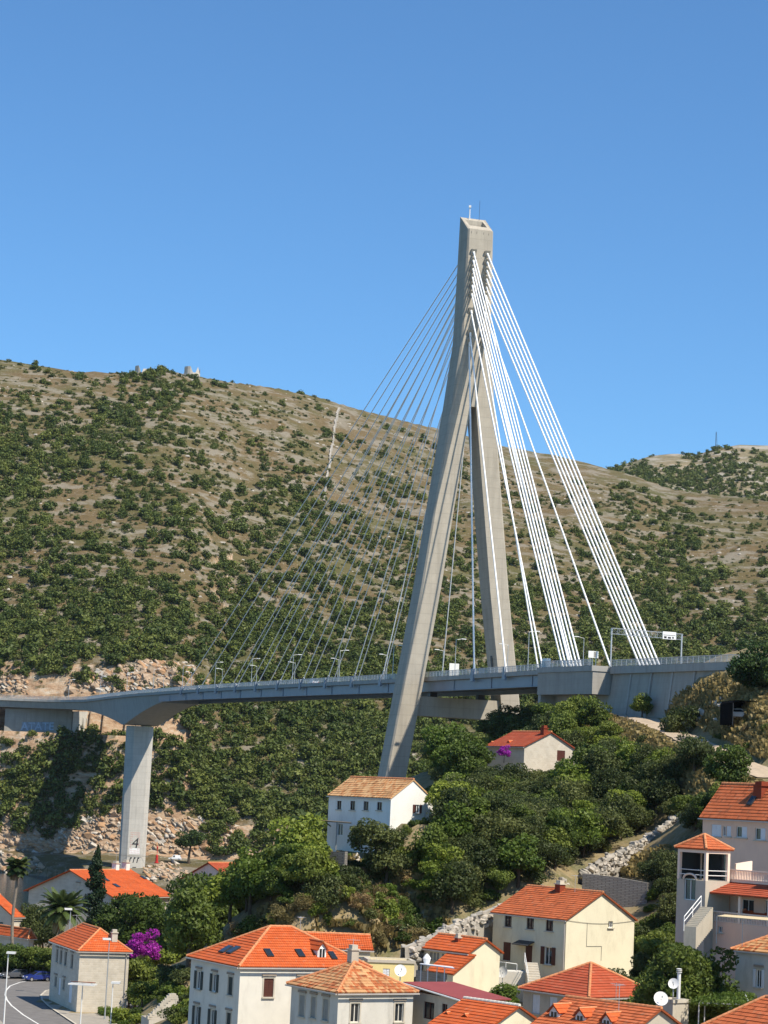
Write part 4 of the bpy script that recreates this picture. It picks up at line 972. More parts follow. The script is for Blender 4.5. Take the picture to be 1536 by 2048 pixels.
mb = MB(); cc = c + n * 0.425; mb.tube(cc, cc + n * 0.02, 0.24, None, 12); mb.build('fan', m_dark, ac)
# hip house with skylights
H['hip'] = house('skylight_house', 'white two-storey house with hipped orange roof, skylights and one dormer', (383, 1914), (481, 1932), (735, 1935), 219, 8.2, 'hip', m_roofA, m_offw, apex=(556, 1853),
    wins=[('L', g2(*r), OP) for r in ((128, 545, 160, 685), (248, 568, 280, 705), (112, 815, 142, 962), (232, 840, 264, 985))]
    + [('L', g2(370, 590, 405, 730), dict(style='closed', sh=m_shg, trim=m_trim)), ('L', g2(357, 865, 390, 1000), dict(style='closed', sh=m_shg, trim=m_trim)),
       ('R', g2(642, 602, 717, 745), dict(style='closed', sh=m_shb, trim=m_trim)), ('R', g2(905, 602, 980, 745), dict(style='closed', sh=m_shb, trim=m_trim))])
for r in ((645, 380, 715, 440), (885, 385, 955, 440), (1140, 402, 1200, 460)): skylight(H['hip'], 'R', *g2(*r))
for r in ((310, 355, 400, 410), (370, 362, 455, 415)): skylight(H['hip'], 'L', *g2(*r))
dormer(H['hip'], 'R', 635.5, 652.5, 1922, 1882, 1.1)
# old mottled pyramid roof
H['mot'] = house('mottled_roof_house', 'pale house with weathered mottled pyramid roof and brown chimney', (583.5, 1964), (677, 1984), (827, 1981.5), 205, 7.5, 'hip', m_roofC, m_grey, apex=(711, 1924),
    wins=[('L', g3(*r), dict(style='closed', sh=m_shgrey, trim=m_trim)) for r in ((150, 615, 190, 780), (240, 628, 275, 790), (330, 645, 372, 810))]
    + [('R', g3(*r), dict(style='plain', trim=m_trim, frame=m_offw)) for r in ((542, 678, 610, 825), (882, 678, 948, 820))])
chimney(H['mot'], 705.5, 1923, 1900, 0.75, m_tan, Y=H['mot']['C'](H['mot']['a'] / 2, H['mot']['b'] / 2, 0).y + 0.3)
# annexe behind
H['ann'] = house('cream_annexe', 'cream annexe with orange ridge roof behind the skylight house', (596, 1889), (606, 1893), (741, 1894), 240, 5.5, 'gableL', m_roofA, m_cream, yaw=7, rise=1.15,
    wins=[('R', g3(462, 256, 522, 318), dict(style='plain'))])
# yellow yard building
H['yel'] = house('yellow_outbuilding', 'flat-roofed yellow outbuilding between the mottled roof and the awning terrace', (728, 1918), (737, 1922), (829, 1926), 232, 3.4, 'flat', None, m_yellow, yaw=8, cat='building',
    wins=[('R', g3(790, 412, 842, 475), dict(style='closed', sh=m_shw, name='door', sill=False))])
# small orange house left of the cream house
H['sml'] = house('low_orange_house', 'low cream cottage with orange roof at the foot of the rubble wall', (848, 1893), (938, 1904), (1000, 1897), 243, 4.0, 'gableR', m_roofA, m_cream, yaw=40, apex=(969, 1880),
    wins=[('L', g3(*r), dict(style='closed', sh=m_shgrey)) for r in ((1148, 285, 1172, 345), (1178, 288, 1198, 348), (1204, 290, 1222, 350), (1244, 298, 1260, 352), (1266, 300, 1280, 354))])
h = H['sml']; rb = MB(); C = h['C']; z0 = h['ze']
roof_plane(rb, C(-3.2, h['b'] * 0.42, z0 - 2.1), C(-3.2, -1.2, z0 - 2.1), C(-0.1, h['b'] * 0.42, z0 - 0.15), C(-0.1, -1.2, z0 - 0.15)); rb.build('lean_to_roof', m_roofA, h['root'])
mb = MB(); mb.hexa([C(-3, -1.0, z0 - 5), C(-0.05, -1.0, z0 - 5), C(-0.05, h['b'] * 0.4, z0 - 5), C(-3, h['b'] * 0.4, z0 - 5)], [C(-3, -1.0, z0 - 2.25), C(-0.05, -1.0, z0 - 0.4), C(-0.05, h['b'] * 0.4, z0 - 0.4), C(-3, h['b'] * 0.4, z0 - 2.25)]); mb.build('lean_to_wall', m_cream, h['root'])
chimney(h, 916, 1882, 1876, 0.5, m_roofE, 'L')
# cream house with gable
shc = dict(style='closed', sh=m_shb)
H['cre'] = house('cream_gable_house', 'tall cream house with plain gable, orange roof and brown shutters below the rubble wall', (987, 1822), (1133, 1838), (1269, 1838), 258, 6.8, 'gableR', m_roofB, m_cream, apex=(1203, 1786), ov=0.3,
    wins=[('L', g4(*r), dict(style='plain', frame=m_shb)) for r in ((565, 305, 612, 380), (712, 318, 760, 395), (840, 332, 888, 408))]
    + [('L', g4(555, 482, 605, 603), shc), ('L', g4(702, 502, 748, 672), dict(style='closed', sh=m_shb, name='door', sill=False)), ('L', g4(832, 514, 880, 632), dict(style='open', sh=m_shb)),
       ('R', g4(1258, 342, 1288, 385), dict(style='plain'))])
chimney(H['cre'], 1120, 1782, 1769, 0.85, m_roofE, 'L')
o, d, n, ln = facade_frame(H['cre'], 'L'); r = frect(H['cre'], 'L', *g4(660, 476, 765, 490)); mb = MB()
f = lambda s, e, z: Vector((o.x + d.x * s + n.x * e, o.y + d.y * s + n.y * e, z))
mb.hexa([f(r[0], 1.1, r[2] - 0.2), f(r[1], 1.1, r[2] - 0.2), f(r[1], 0, r[2] + 0.2), f(r[0], 0, r[2] + 0.2)], [f(r[0], 1.1, r[2] - 0.12), f(r[1], 1.1, r[2] - 0.12), f(r[1], 0, r[2] + 0.3), f(r[0], 0, r[2] + 0.3)]); mb.build('door_canopy', m_dark, H['cre']['root'])
downpipe(H['cre'], 'L', H['cre']['b'] - 0.15)
o, d, n, ln = facade_frame(H['cre'], 'R'); mb = MB(); pts = []
for k in range(9): s_ = ln * k / 8; pts.append(o + d * s_ + n * 0.06 + UP * (-0.15 - 0.35 * math.sin(math.pi * k / 8)))
mb.path(pts, 0.02, 4)
a_, b_, c_ = o + d * (ln * 0.30) + n * 0.03, o + d * (ln * 0.52) + n * 0.03, 0
for p, q in ((a_ - UP * 0.4, a_ - UP * 3.0), (a_ - UP * 3.0, b_ - UP * 3.0), (b_ - UP * 3.0, b_ - UP * 4.6)): mb.tube(p, q, 0.018, None, 4)
k = mb.build('wiring', m_dark, H['cre']['root']); k['kind'] = 'stuff'
# red hipped roof in front
H['red'] = house('red_hip_house', 'grey-brown house with large red hipped roof and white shutters', (1046.6, 1975), (1178, 1994), (1314, 1990), 215, 6.5, 'hip', m_roofE, m_tan, apex=(1189, 1926),
    wins=[('L', g4(750, 832, 800, 958), dict(style='closed', sh=m_shw)), ('L', g4(864, 848, 915, 975), dict(style='closed', sh=m_shw))])
# two roofs with dormers at the foot of the picture
H['da'] = house('twin_dormer_house', 'cream gabled house with bright orange roof and two small dormers', (866, 2041), (968, 2062), (1096, 2050), 190, 6.0, 'gableR', m_roofA, m_cream, apex=(1040, 2013), ridgemat=m_offw)
dormer(H['da'], 'L', 885, 905, 2052, 2024, 1.4); dormer(H['da'], 'L', 921, 942, 2058, 2028, 1.4)
H['db'] = house('triple_dormer_house', 'grey gabled house with orange roof and a row of three dormers', (1064, 2050), (1246, 2078), (1384, 2066), 182, 6.0, 'gableR', m_roofB, m_tan, apex=(1311, 2019), ridgemat=m_ridge)
for a_, b_, c_ in ((1099, 1118, 2008), (1151, 1170, 2016), (1204, 1223, 2025)): dormer(H['db'], 'L', a_, b_, c_ + 38, c_, 1.5)
# right edge houses
H['rgt'] = house('mottled_corner_house', 'grey stone-built house with mottled roof and pale blue-white shutters', (1472, 1896), (1565, 1907), (1640, 1900), 208, 8.0, 'hip', m_roofC, m_grey, apex=(1560, 1868),
    wins=[('L', (1512, 1939, 1523, 1975), dict(style='open', sh=m_shw, trim=m_trim))])
H['brr'] = house('low_corner_house', 'low house with plain orange roof beside the vine pergola', (1405, 2052), (1570, 2080), (1690, 2072), 178, 4.0, 'hip', m_roofB, m_tan, apex=(1555, 1996))
H['shd'] = house('garden_shed', 'small grey garden shed with orange tiled roof behind the washing line', (1402, 1951), (1447, 1954), (1473, 1942), 226, 3.2, 'gableL', m_roofB, m_grey, yaw=42, rise=0.8, cat='shed')
H['flt'] = house('flat_roof_annexe', 'small tan flat-roofed annexe below the satellite dishes', (1312, 1992), (1346, 2004), (1378, 1991), 200, 4.5, 'flat', None, m_tan, cat='building')
# white house on the slope
H['wht'] = house('white_hillside_house', 'white house with pale weathered roof standing alone below the pylon', (658, 1590), (782, 1596), (867, 1600), 290, 6.6, 'gableR', m_roofD, m_whiter, apex=(824, 1560), yaw=36, ov=0.15,
    wins=[('L', g6(*r), dict(style='plain', frame=m_shb)) for r in ((240, 465, 263, 509), (308, 466, 333, 512), (376, 468, 402, 513), (445, 472, 471, 513))]
    + [('L', g6(242, 582, 270, 642), dict(style='plain', sill=False, name='door')), ('R', g6(640, 485, 662, 528), dict(style='open', sh=m_shb))])
downpipe(H['wht'], 'R', H['wht']['a'] * 0.8)
# stone cottage with dormers under the abutment
H['cot'] = house('stone_cottage', 'pale stone cottage with red roof, brick chimney and two dormers among the trees', (976, 1500), (1049, 1492), (1150, 1508), 345, 4.6, 'gableR', m_roofE, m_stoneB, apex=(1089, 1464), yaw=36, ridgemat=m_roofE and m_ridge,
    wins=[('R', (1114, 1501, 1130, 1522), dict(style='closed', sh=m_shb))])
chimney(H['cot'], 1088, 1468, 1457, 0.8, m_roofE, 'L', m_roofE); dormer(H['cot'], 'L', 978, 990, 1508, 1483, 1.0); dormer(H['cot'], 'L', 1012, 1024, 1506, 1481, 1.0)
# houses at the left edge by the water
H['lfa'] = house('waterside_cottage', 'stone cottage with bright orange roof beside the tall fan palm', (-70, 1815), (27, 1833), (45, 1812), 395, 6.0, 'gableL', m_roofA, m_stoneA, yaw=48, rise=3.2,
    wins=[('L', (-14, 1842, 6, 1858), dict(style='plain'))])
H['lfb'] = house('waterside_annexe', 'low stone annexe with flat orange roof behind the roadside hedge', (-60, 1866), (58, 1873), (68, 1869), 372, 2.6, 'hip', m_roofA, m_stoneB, yaw=40, rise=1.1)
H['drk'] = house('dark_verge_house', 'small grey house with dark roof edge half hidden behind the thicket', (364, 1753), (470, 1766), (520, 1756), 425, 4.5, 'gableL', m_roofE, m_grey, yaw=52, apex=(418, 1726), ov=0.5)
# roofless gable
h = H['ruin'] = house('roofless_stone_barn', 'roofless pale stone barn gable with one small square opening', (283, 2033), (298, 2038), (379, 2043), 262, 5.0, 'ruinR', None, m_stoneB, yaw=18, apex=(346, 1990), gutter=False, cat='ruin')
o, d, n, ln = facade_frame(h, 'R'); r = frect(h, 'R', 344, 2016, 352, 2028); mb = MB(); obox(mb, o, d, n, r[0], r[1], r[2], r[3], -0.2, 0.03); mb.build('opening', m_dark, h['root'])
mb = MB(); rr = random.Random(5)
p0, p1, p2 = o + UP * 0, on_plane(346, 1990, o, n), o + d * ln
for a_, b_ in ((p0, p1), (p1, p2)):
    for k in range(12): p = a_.lerp(b_, (k + 0.5) / 12); mb.box(p - n * 0.25 + UP * 0.05, (0.5 + rr.random() * 0.2, 0.55, 0.28 + rr.random() * 0.15), math.radians(h['yaw']) + rr.uniform(-.2, .2))
k = mb.build('coping_stones', m_trim, h['root']); k['kind'] = 'stuff'
# pink terraced house: main block, corner pavilion, veranda wing
PK = H['pnk'] = house('pink_terrace_house', 'pink three-storey house with verandas, balconies and white shutters at the slope', (1406, 1630), (1640, 1641), (1720, 1645), 230, 13.0, 'gableR', m_roofB, m_pink, yaw=34, rise=3.3, ov=0.3,
    wins=[('L', (1423, 1649, 1442, 1673), dict(style='closed', sh=m_shw)), ('L', (1445, 1652, 1452, 1672), dict(style='plain', sill=False)), ('L', (1453, 1652, 1462, 1673), dict(style='closed', sh=m_shw)),
          ('L', (1472, 1653, 1494, 1675), dict(style='half', sh=m_shw)), ('L', (1510, 1656, 1531, 1680), dict(style='half', sh=m_shw)), ('L', (1538, 1660, 1556, 1682), dict(style='half', sh=m_shw))])
R_ = PK['root']; skylight(PK, 'L', 1497, 1598, 1512, 1606); chimney(PK, 1523, 1584, 1572, 1.2, m_roofE, 'L', m_roofE)
pv = house('', '', (1355, 1694), (1414, 1699), (1462, 1701), 222, 2.9, 'hip', m_roofB, m_pinkl, apex=(1431, 1677), yaw=34, root=R_, bury=0, gutter=False) if False else None
def pavilion():
    h = fit((1356, 1694), (1413, 1698), (1461, 1701), 221, 34); m, u, v, a, b, ze = (h[k] for k in ('m', 'u', 'v', 'a', 'b', 'ze')); C = lambda s, t_, z: m + u * s + v * t_ + UP * (z - ze)
    zr = ze + 1.35; rb = MB(); ov = 0.25; T = C(a / 2, b / 2, zr); q = [C(-ov, -ov, ze), C(a + ov, -ov, ze), C(a + ov, b + ov, ze), C(-ov, b + ov, ze)]
    for i in range(4): roof_plane(rb, q[i], q[(i + 1) % 4], T, T)
    rf = rb.build('pavilion_roof', m_roofB, R_); ridge_caps(rf, [(x, T) for x in q])
    mb = MB(); w_ = 0.3
    for s0, s1, t0, t1 in ((0, a, 0, w_), (0, a, b - w_, b), (0, w_, w_, b - w_), (a - w_, a, w_, b - w_)): mb.hexa([C(s0, t0, ze - 0.42), C(s1, t0, ze - 0.42), C(s1, t1, ze - 0.42), C(s0, t1, ze - 0.42)], [C(s0, t0, ze - 0.12), C(s1, t0, ze - 0.12), C(s1, t1, ze - 0.12), C(s0, t1, ze - 0.12)])
    mb.build('pavilion_beam', m_pinkl, R_)
    for s, t_ in ((0, 0), (a - 0.3, 0), (0, b - 0.3), (a - 0.3, b - 0.3)):
        mb = MB(); mb.hexa([C(s, t_, ze - 3.0), C(s + 0.3, t_, ze - 3.0), C(s + 0.3, t_ + 0.3, ze - 3.0), C(s, t_ + 0.3, ze - 3.0)], [C(s, t_, ze - 0.42), C(s + 0.3, t_, ze - 0.42), C(s + 0.3, t_ + 0.3, ze - 0.42), C(s, t_ + 0.3, ze - 0.42)]); mb.build('column', m_pinkl, R_)
    z1 = ze - 3.0; mb = MB(); hh = dict(h); hh['ze'] = z1; hh['m'] = m - UP * (ze - z1)
    o, d, n, ln = facade_frame(hh, 'L'); door = frect(hh, 'L', 1368, 1758, 1391, 1800)
    for f in 'LRBK':
        o, d, n, ln = facade_frame(hh, f); wall_mesh(mb, o, d, n, ln, z1 - 15, z1, [door] if f == 'L' else [])
    mb.poly(C(0, 0, z1), C(a, 0, z1), C(a, b, z1), C(0, b, z1)); mb.build('lower_wall', m_tan, R_)
    fr = facade_frame(hh, 'L'); add_window(R_, fr, door, style='plain', name='door', sill=False)
    o, d, n, ln = fr; mb = MB(); c = (door[0] + door[1]) / 2; rad = (door[1] - door[0]) / 2 + 0.1; pts = []
    for k in range(9): an = math.pi * k / 8; pts.append(o + d * (c + rad * math.cos(an)) + n * 0.03 + UP * (door[3] - o.z + rad * 0.55 * math.sin(an)))
    mb.path(pts, 0.1, 6); mb.build('arch', m_pinkl, R_)
    mb = MB()
    for f in 'LR':
        o, d, n, ln = facade_frame(hh, f)
        for hgt in (0.95, 0.5): mb.tube(o + d * 0.2 - n * 0.1 + UP * hgt, o + d * (ln - 0.2) - n * 0.1 + UP * hgt, 0.04, None, 5)
    mb.build('railing', m_white, R_)
    for f_ in 'BK':
        o, d, n, ln = facade_frame(hh, f_); mb = MB(); obox(mb, o, d, n, 0.32, ln - 0.32, z1 + 0.05, ze - 0.45, -0.2, -0.1); mb.build('glass_door', m_glass, R_)
pavilion()
def wing():
    h = fit((1420, 1775), (1600, 1800), (1660, 1790), 212, 34); m, u, v, a, b, ze = (h[k] for k in ('m', 'u', 'v', 'a', 'b', 'ze')); C = lambda s, t_, z: m + u * s + v * t_ + UP * (z - ze)
    a = 5.0; rb = MB(); roof_plane(rb, C(-0.5, b + 0.2, ze), C(-0.5, -0.3, ze), C(2.6, b + 0.2, ze + 1.1), C(2.6, -0.3, ze + 1.1)); rb.build('veranda_roof', m_roofE, R_)
    # terrace above with balustrade
    zt_ = ze + 1.25; mb = MB(); mb.hexa([C(2.3, -0.3, zt_ - 0.3), C(7.5, -0.3, zt_ - 0.3), C(7.5, b, zt_ - 0.3), C(2.3, b, zt_ - 0.3)], [C(2.3, -0.3, zt_), C(7.5, -0.3, zt_), C(7.5, b, zt_), C(2.3, b, zt_)]); mb.build('terrace_slab', m_pinkl, R_)
    def balustrade(s, z, t0, t1):
        mb = MB()
        for k in range(int((t1 - t0) / 0.22)):
            t_ = t0 + 0.11 + k * 0.22; p = C(s, t_, z); mb.box(p + UP * 0.45, (0.09, 0.09, 0.8), math.radians(34))
        for z0, z1 in ((0, 0.06), (0.86, 0.98)): mb.hexa([C(s - 0.1, t0, z + z0), C(s + 0.1, t0, z + z0), C(s + 0.1, t1, z + z0), C(s - 0.1, t1, z + z0)], [C(s - 0.1, t0, z + z1), C(s + 0.1, t0, z + z1), C(s + 0.1, t1, z + z1), C(s - 0.1, t1, z + z1)])
        k = mb.build('balustrade', m_pinkl, R_); k['kind'] = 'stuff'
    balustrade(2.35, zt_, -0.2, b - 0.1)
    p = C(2.6, b - 0.6, zt_); mb = MB(); mb.hexa([C(2.9, b - 0.4, zt_), C(5.0, b - 0.4, zt_), C(5.0, b - 0.15, zt_), C(2.9, b - 0.15, zt_)], [C(2.9, b - 0.4, zt_ + 1.5), C(5.0, b - 0.4, zt_ + 1.8), C(5.0, b - 0.15, zt_ + 1.8), C(2.9, b - 0.15, zt_ + 1.5)]); mb.build('terrace_screen', m_pinkl, R_)
    for t_ in np.linspace(0, b - 0.3, 4):
        mb = MB(); mb.hexa([C(0, t_, ze - 2.7), C(0.3, t_, ze - 2.7), C(0.3, t_ + 0.3, ze - 2.7), C(0, t_ + 0.3, ze - 2.7)], [C(0, t_, ze - 0.05), C(0.3, t_, ze - 0.05), C(0.3, t_ + 0.3, ze - 0.05), C(0, t_ + 0.3, ze - 0.05)]); mb.build('column', m_pinkl, R_)
    balustrade(0.12, ze - 2.7, 0.3, b - 0.3)
    mb = MB(); holes = [[b * 0.16, b * 0.3, ze - 2.4, ze - 0.5], [b * 0.42, b * 0.6, ze - 2.6, ze - 0.4], [b * 0.72, b * 0.86, ze - 2.6, ze - 0.4]]
    o, d, n = C(2.3, b, ze), -v, -u; wall_mesh(mb, o, d, n, b, ze - 2.7, ze + 0.95, holes); mb.build('veranda_wall', m_pink, R_)
    for r in holes: add_window(R_, (o, d, n, b), r, style='plain', sill=False)
    o = C(0.05, b, ze); z1 = ze - 2.72; mb = MB(); wins = [[b * 0.1, b * 0.15, z1 - 1.0, z1 - 0.4], [b * 0.52, b * 0.58, z1 - 3.2, z1 - 1.2], [b * 0.68, b * 0.74, z1 - 3.0, z1 - 1.2]]
    wall_mesh(mb, o, d, n, b, z1 - 13, z1, wins); mb.poly(C(0.05, 0, z1), C(2.3, 0, z1), C(2.3, b, z1), C(0.05, b, z1)); oo = C(2.3, b, z1); 
    mb.poly(C(0.05, b, z1 - 13), C(2.5, b, z1 - 13), C(2.5, b, z1), C(0.05, b, z1)); mb.poly(C(2.31, b, z1), C(2.31, b, ze + 0.9), C(6, b, ze + 0.9), C(6, b, z1 - 7)); mb.build('ground_floor_wall', m_pink, R_)
    for r in wins: add_window(R_, (o, d, n, b), r, style='plain')
    # upper veranda roof at the frame edge
    rb = MB(); q0, q1 = C(1.9, b * 0.42, ze + 4.4), C(1.9, -0.3, ze + 4.4); roof_plane(rb, q0, q1, C(4.6, b * 0.38, ze + 5.6), C(4.6, -0.3, ze + 5.6)); rb.build('upper_veranda_roof', m_roofB, R_)
    mb = MB(); mb.hexa([C(2.0, b * 0.41, ze + 4.0), C(2.3, b * 0.41, ze + 4.0), C(2.3, -0.3, ze + 4.0), C(2.0, -0.3, ze + 4.0)][::-1], [C(2.0, b * 0.41, ze + 4.28), C(2.3, b * 0.41, ze + 4.28), C(2.3, -0.3, ze + 4.28), C(2.0, -0.3, ze + 4.28)][::-1]); mb.build('upper_beam', m_pinkl, R_)
    for t_ in (b * 0.4, b * 0.2): mb = MB(); mb.box(C(2.15, t_, ze + 2.7), (0.28, 0.28, 2.7), math.radians(34)); mb.build('column', m_pinkl, R_)
    return h, C
pw, PC = wing()

ds = np.hypot(np.maximum(np.maximum(29.5 - gx, gx - 40), 0), np.maximum(np.maximum(220 - gy, gy - 238), 0)); gz = np.maximum(gz, 20.3 - ds * 2.2)
# ------------------------------------------------------------------ level the ground under the houses
for k, h in H.items():
    dx = (gx - h['m'].x) * h['u'].x + (gy - h['m'].y) * h['u'].y; dy = (gx - h['m'].x) * h['v'].x + (gy - h['m'].y) * h['v'].y
    ds = np.hypot(np.maximum(np.maximum(-dx, dx - h['a']), 0), np.maximum(np.maximum(-dy, dy - h['b']), 0))
    front = (dx < 0) | (dy < 0)
    lim = h['zb'] + np.maximum(0, ds - np.where(front, 5, 1.0)) * np.where(front, 0.6, 1.6)
    gz = np.minimum(gz, lim); gz = np.where(ds < 2.0, np.maximum(gz, h['zb'] - 0.4), gz)
h = H['wht']; dx = (gx - h['m'].x) * h['u'].x + (gy - h['m'].y) * h['u'].y; dy = (gx - h['m'].x) * h['v'].x + (gy - h['m'].y) * h['v'].y
ds = np.hypot(np.maximum(np.maximum(0.8 - dx, dx - 9), 0), np.maximum(np.maximum(-5 - dy, dy + 0.2), 0)); gz = np.maximum(gz, 29.8 - ds * 1.5)
# yards in front of the cream house and the pink house
for x0, x1, y0, y1, zc in ((6, 44, 226, 250, 12.0), (2, 16, 218, 236, 13.0)):
    ds = np.hypot(np.maximum(np.maximum(x0 - gx, gx - x1), 0), np.maximum(np.maximum(y0 - gy, gy - y1), 0)); gz = np.minimum(gz, zc + ds * 0.8)
# dry-grass bank against the approach wall
_qs = np.arange(-235, Q2 + 6, 3.0); _zs = []
for _q in _qs:
    w_ = B(_q, -9.4, 50); x_ = proj(w_)[0]; y_ = float(np.interp(x_, [1225, 1290, 1340, 1400, 1440, 1480, 1540, 1700], [1424, 1412, 1390, 1364, 1347, 1338, 1332, 1325])); _zs.append(P(x_, y_, w_.y).z)
qg = (gx - BC.x) * AX.x + (gy - BC.y) * AX.y; tg = (gx - BC.x) * TX.x + (gy - BC.y) * TX.y
dw_ = np.maximum(0, -9.6 - tg - 1.0); zb_ = np.interp(qg, _qs, _zs) - 0.72 * dw_ - 1.5 * np.maximum(0, dw_ - 16); ok_ = (tg < -6) & (qg < Q2 + 3); gz = np.where(ok_, np.maximum(gz, zb_ + 0.35 * fbm(gx / 5, gy / 5, 3) * 2), gz)
# bench for the dirt track
TRK = [P(*q) for q in ((1214, 1426, 410), (1250, 1431, 398), (1290, 1442, 380), (1345, 1466, 352), (1420, 1500, 324), (1480, 1528, 309), (1545, 1560, 296), (1600, 1585, 285))]
tp_ = []
for a, b in zip(TRK[:-1], TRK[1:]):
    n = int((b - a).length / 1.5) + 1; tp_ += [a.lerp(b, k / n) for k in range(n)]
tp_.append(TRK[-1]); ta = np.array([tuple(p) for p in tp_]); d2 = np.full(gx.shape, 1e9); zt2 = np.zeros(gx.shape)
for p in ta:
    dd = (gx - p[0]) ** 2 + (gy - p[1]) ** 2; m_ = dd < d2; d2 = np.where(m_, dd, d2); zt2 = np.where(m_, p[2], zt2)
kk = np.clip((np.sqrt(d2) - 2.6) / 4.5, 0, 1); kk = kk * kk * (3 - 2 * kk); gz = zt2 * (1 - kk) + gz * kk
ng.data.vertices.foreach_set('co', np.stack([gx, gy, gz], -1).astype(np.float32).ravel()); ng.data.update()

# ================================================================== ROAD, PAVEMENT, KERB
ZR_ = 3.02
rp = lambda pts, z: [Pz(x, y, z) for x, y in pts]
ylim = lambda p: Vector((max(-160, min(60, p.x)), min(400, max(150, p.y)), p.z))
mb = MB(); mb.poly(*[Vector((x, y, ZR_)) for x, y in ((-165, 200), (-36, 200), (-30, 262), (-30, 300), (-31, 356), (-165, 372))]); struct('road', mb, m_asph)
kerb = [(175, 2075), (152, 2048), (125, 2030), (97, 2011.5), (84, 1999), (82, 1990), (92, 1981), (110, 1977)]
kp = rp(kerb, ZR_ + 0.14); back = rp([(330, 2075), (250, 2040), (200, 2020), (168, 2008), (160, 2000), (140, 1995), (130, 1985), (125, 1975)], ZR_ + 0.14)
mb = MB()
for i in range(len(kp) - 1):
    mb.poly(kp[i], back[i], back[i + 1], kp[i + 1])
    a, b = kp[i], kp[i + 1]; mb.poly(a, b, b - UP * 0.3, a - UP * 0.3)
struct('pavement', mb, m_pave)
def strip(name, pts, wd, z, mat):
    q = [Vector((p.x, p.y, z)) for p in pts]; mb = MB(); L = []; 
    for i in range(len(q)):
        t_ = (q[min(i + 1, len(q) - 1)] - q[max(i - 1, 0)]); t_.z = 0; t_.normalize(); n = Vector((-t_.y, t_.x, 0)) * wd / 2; L.append((q[i] + n, q[i] - n))
    for i in range(len(L) - 1): mb.poly(L[i][1], L[i + 1][1], L[i + 1][0], L[i][0])
    return struct(name, mb, mat)
strip('road_marking', rp([(100, 2070), (76.5, 2048), (47, 2030), (23, 2011), (14, 2000), (10.5, 1990), (12, 1981), (20, 1972), (39, 1965), (62, 1961), (100, 1957)], ZR_), 0.22, ZR_ + 0.008, m_line)
strip('kerb_stone', [p + Vector((0, 0, 0)) for p in kp], 0.28, ZR_ + 0.15, m_trim)
strip('parking_marking', rp([(-60, 1953), (20, 1951), (52, 1948.5)], ZR_), 0.3, ZR_ + 0.008, m_line)
mb = MB(); q = rp([(-80, 2030), (-10, 2030), (8, 2048), (30, 2080), (-80, 2080)], ZR_ + 0.12); mb.prism([p - UP * 0.3 for p in q][::-1], q[::-1]) if False else mb.poly(*q); struct('traffic_island', mb, m_pave)

# ================================================================== STREET FURNITURE
def lamp(name, base, top_z, label, kind='arm', d=Vector((1, -0.2, 0)), group=None, r=0.09, mat=m_galv, armlen=1.3):
    base = Vector(base); t = thing(name, label, 'lamp post', base, 0, group); top = Vector((base.x, base.y, top_z)); d = d.normalized()
    mb = MB(); mb.tube(base, top, r, r * 0.6, 8); mb.tube(base, base + UP * 0.5, r * 1.6, r * 1.5, 8); mb.build('pole', mat, t)
    if kind == 'arm':
        e = top + d * armlen + UP * 0.15; mb = MB(); mb.tube(top - UP * 0.1, e, r * 0.5, r * 0.4, 6); mb.build('arm', mat, t)
        mb = MB(); M3 = Matrix((d, UP.cross(d), UP)).transposed(); mb.box(e + d * 0.35, (1.0, 0.42, 0.16), M=M3); hd_ = mb.build('lamp_head', m_white, t)
        mb = MB(); mb.box(e + d * 0.35 - UP * 0.09, (0.7, 0.3, 0.02), M=M3); mb.build('lens', m_glass, hd_)
    elif kind == 'head':
        M3 = Matrix((d, UP.cross(d), (UP + d * 0.25).normalized())).transposed()
        mb = MB(); mb.box(top + d * 0.35 + UP * 0.06, (1.05, 0.5, 0.26), M=M3); hd_ = mb.build('lamp_head', m_white, t)
        mb = MB(); mb.box(top + d * 0.4 - UP * 0.09, (0.75, 0.36, 0.03), M=M3); mb.build('lens', m_glass, hd_)
    elif kind == 'flat':
        M3 = Matrix.Rotation(math.radians(-8), 3, 'Z'); mb = MB(); mb.box(top + UP * 0.1, (3.2, 1.5, 0.16), M=M3); hd_ = mb.build('canopy', m_white, t)
        mb = MB(); mb.box(top + UP * 0.35, (3.0, 0.5, 0.06), M=M3); mb.build('panel', m_glass, hd_)
        mb = MB()
        for k in (-1.1, 0, 1.1): mb.tube(top + M3 @ Vector((k, 0, 0.16)), top + M3 @ Vector((k, 0, 0.36)), 0.03, None, 5)
        mb.build('bracket', mat, t)
    return t
def zat(px, py, base): return P(px, py, base.y).z
for (bx, by, tx, ty, lab, kd) in ((6, 2070, 13, 1906, 'white lamp post on the traffic island beside the centre line', 'head'),
                                  (159, 2075, 162, 1970, 'pole carrying a wide flat white canopy beside the stone house pavement', 'flat'),
                                  (219, 2085, 225, 1966, 'white lamp post standing among bushes below the stone house', 'head')):
    b = Pz(bx, by, ZR_); top = on_plane(tx, ty, b, Vector((0, 1, 0))); lamp('street_lamp', b, top.z, lab, kd, Vector((1, -0.1, 0)), mat=m_white)
b = P(214, 1962, 300); b.z = 3.0; lamp('street_lamp', b, zat(217, 1879, b), 'thin grey lamp post in front of the stone house gable wall', 'head', Vector((-1, -0.2, 0)))
b = P(139, 1860, 330); b.z = 3.0; lamp('street_lamp', b, zat(140, 1819, b), 'grey lamp post between the date palm and the stone house roof', 'head', Vector((-1, -0.2, 0)))
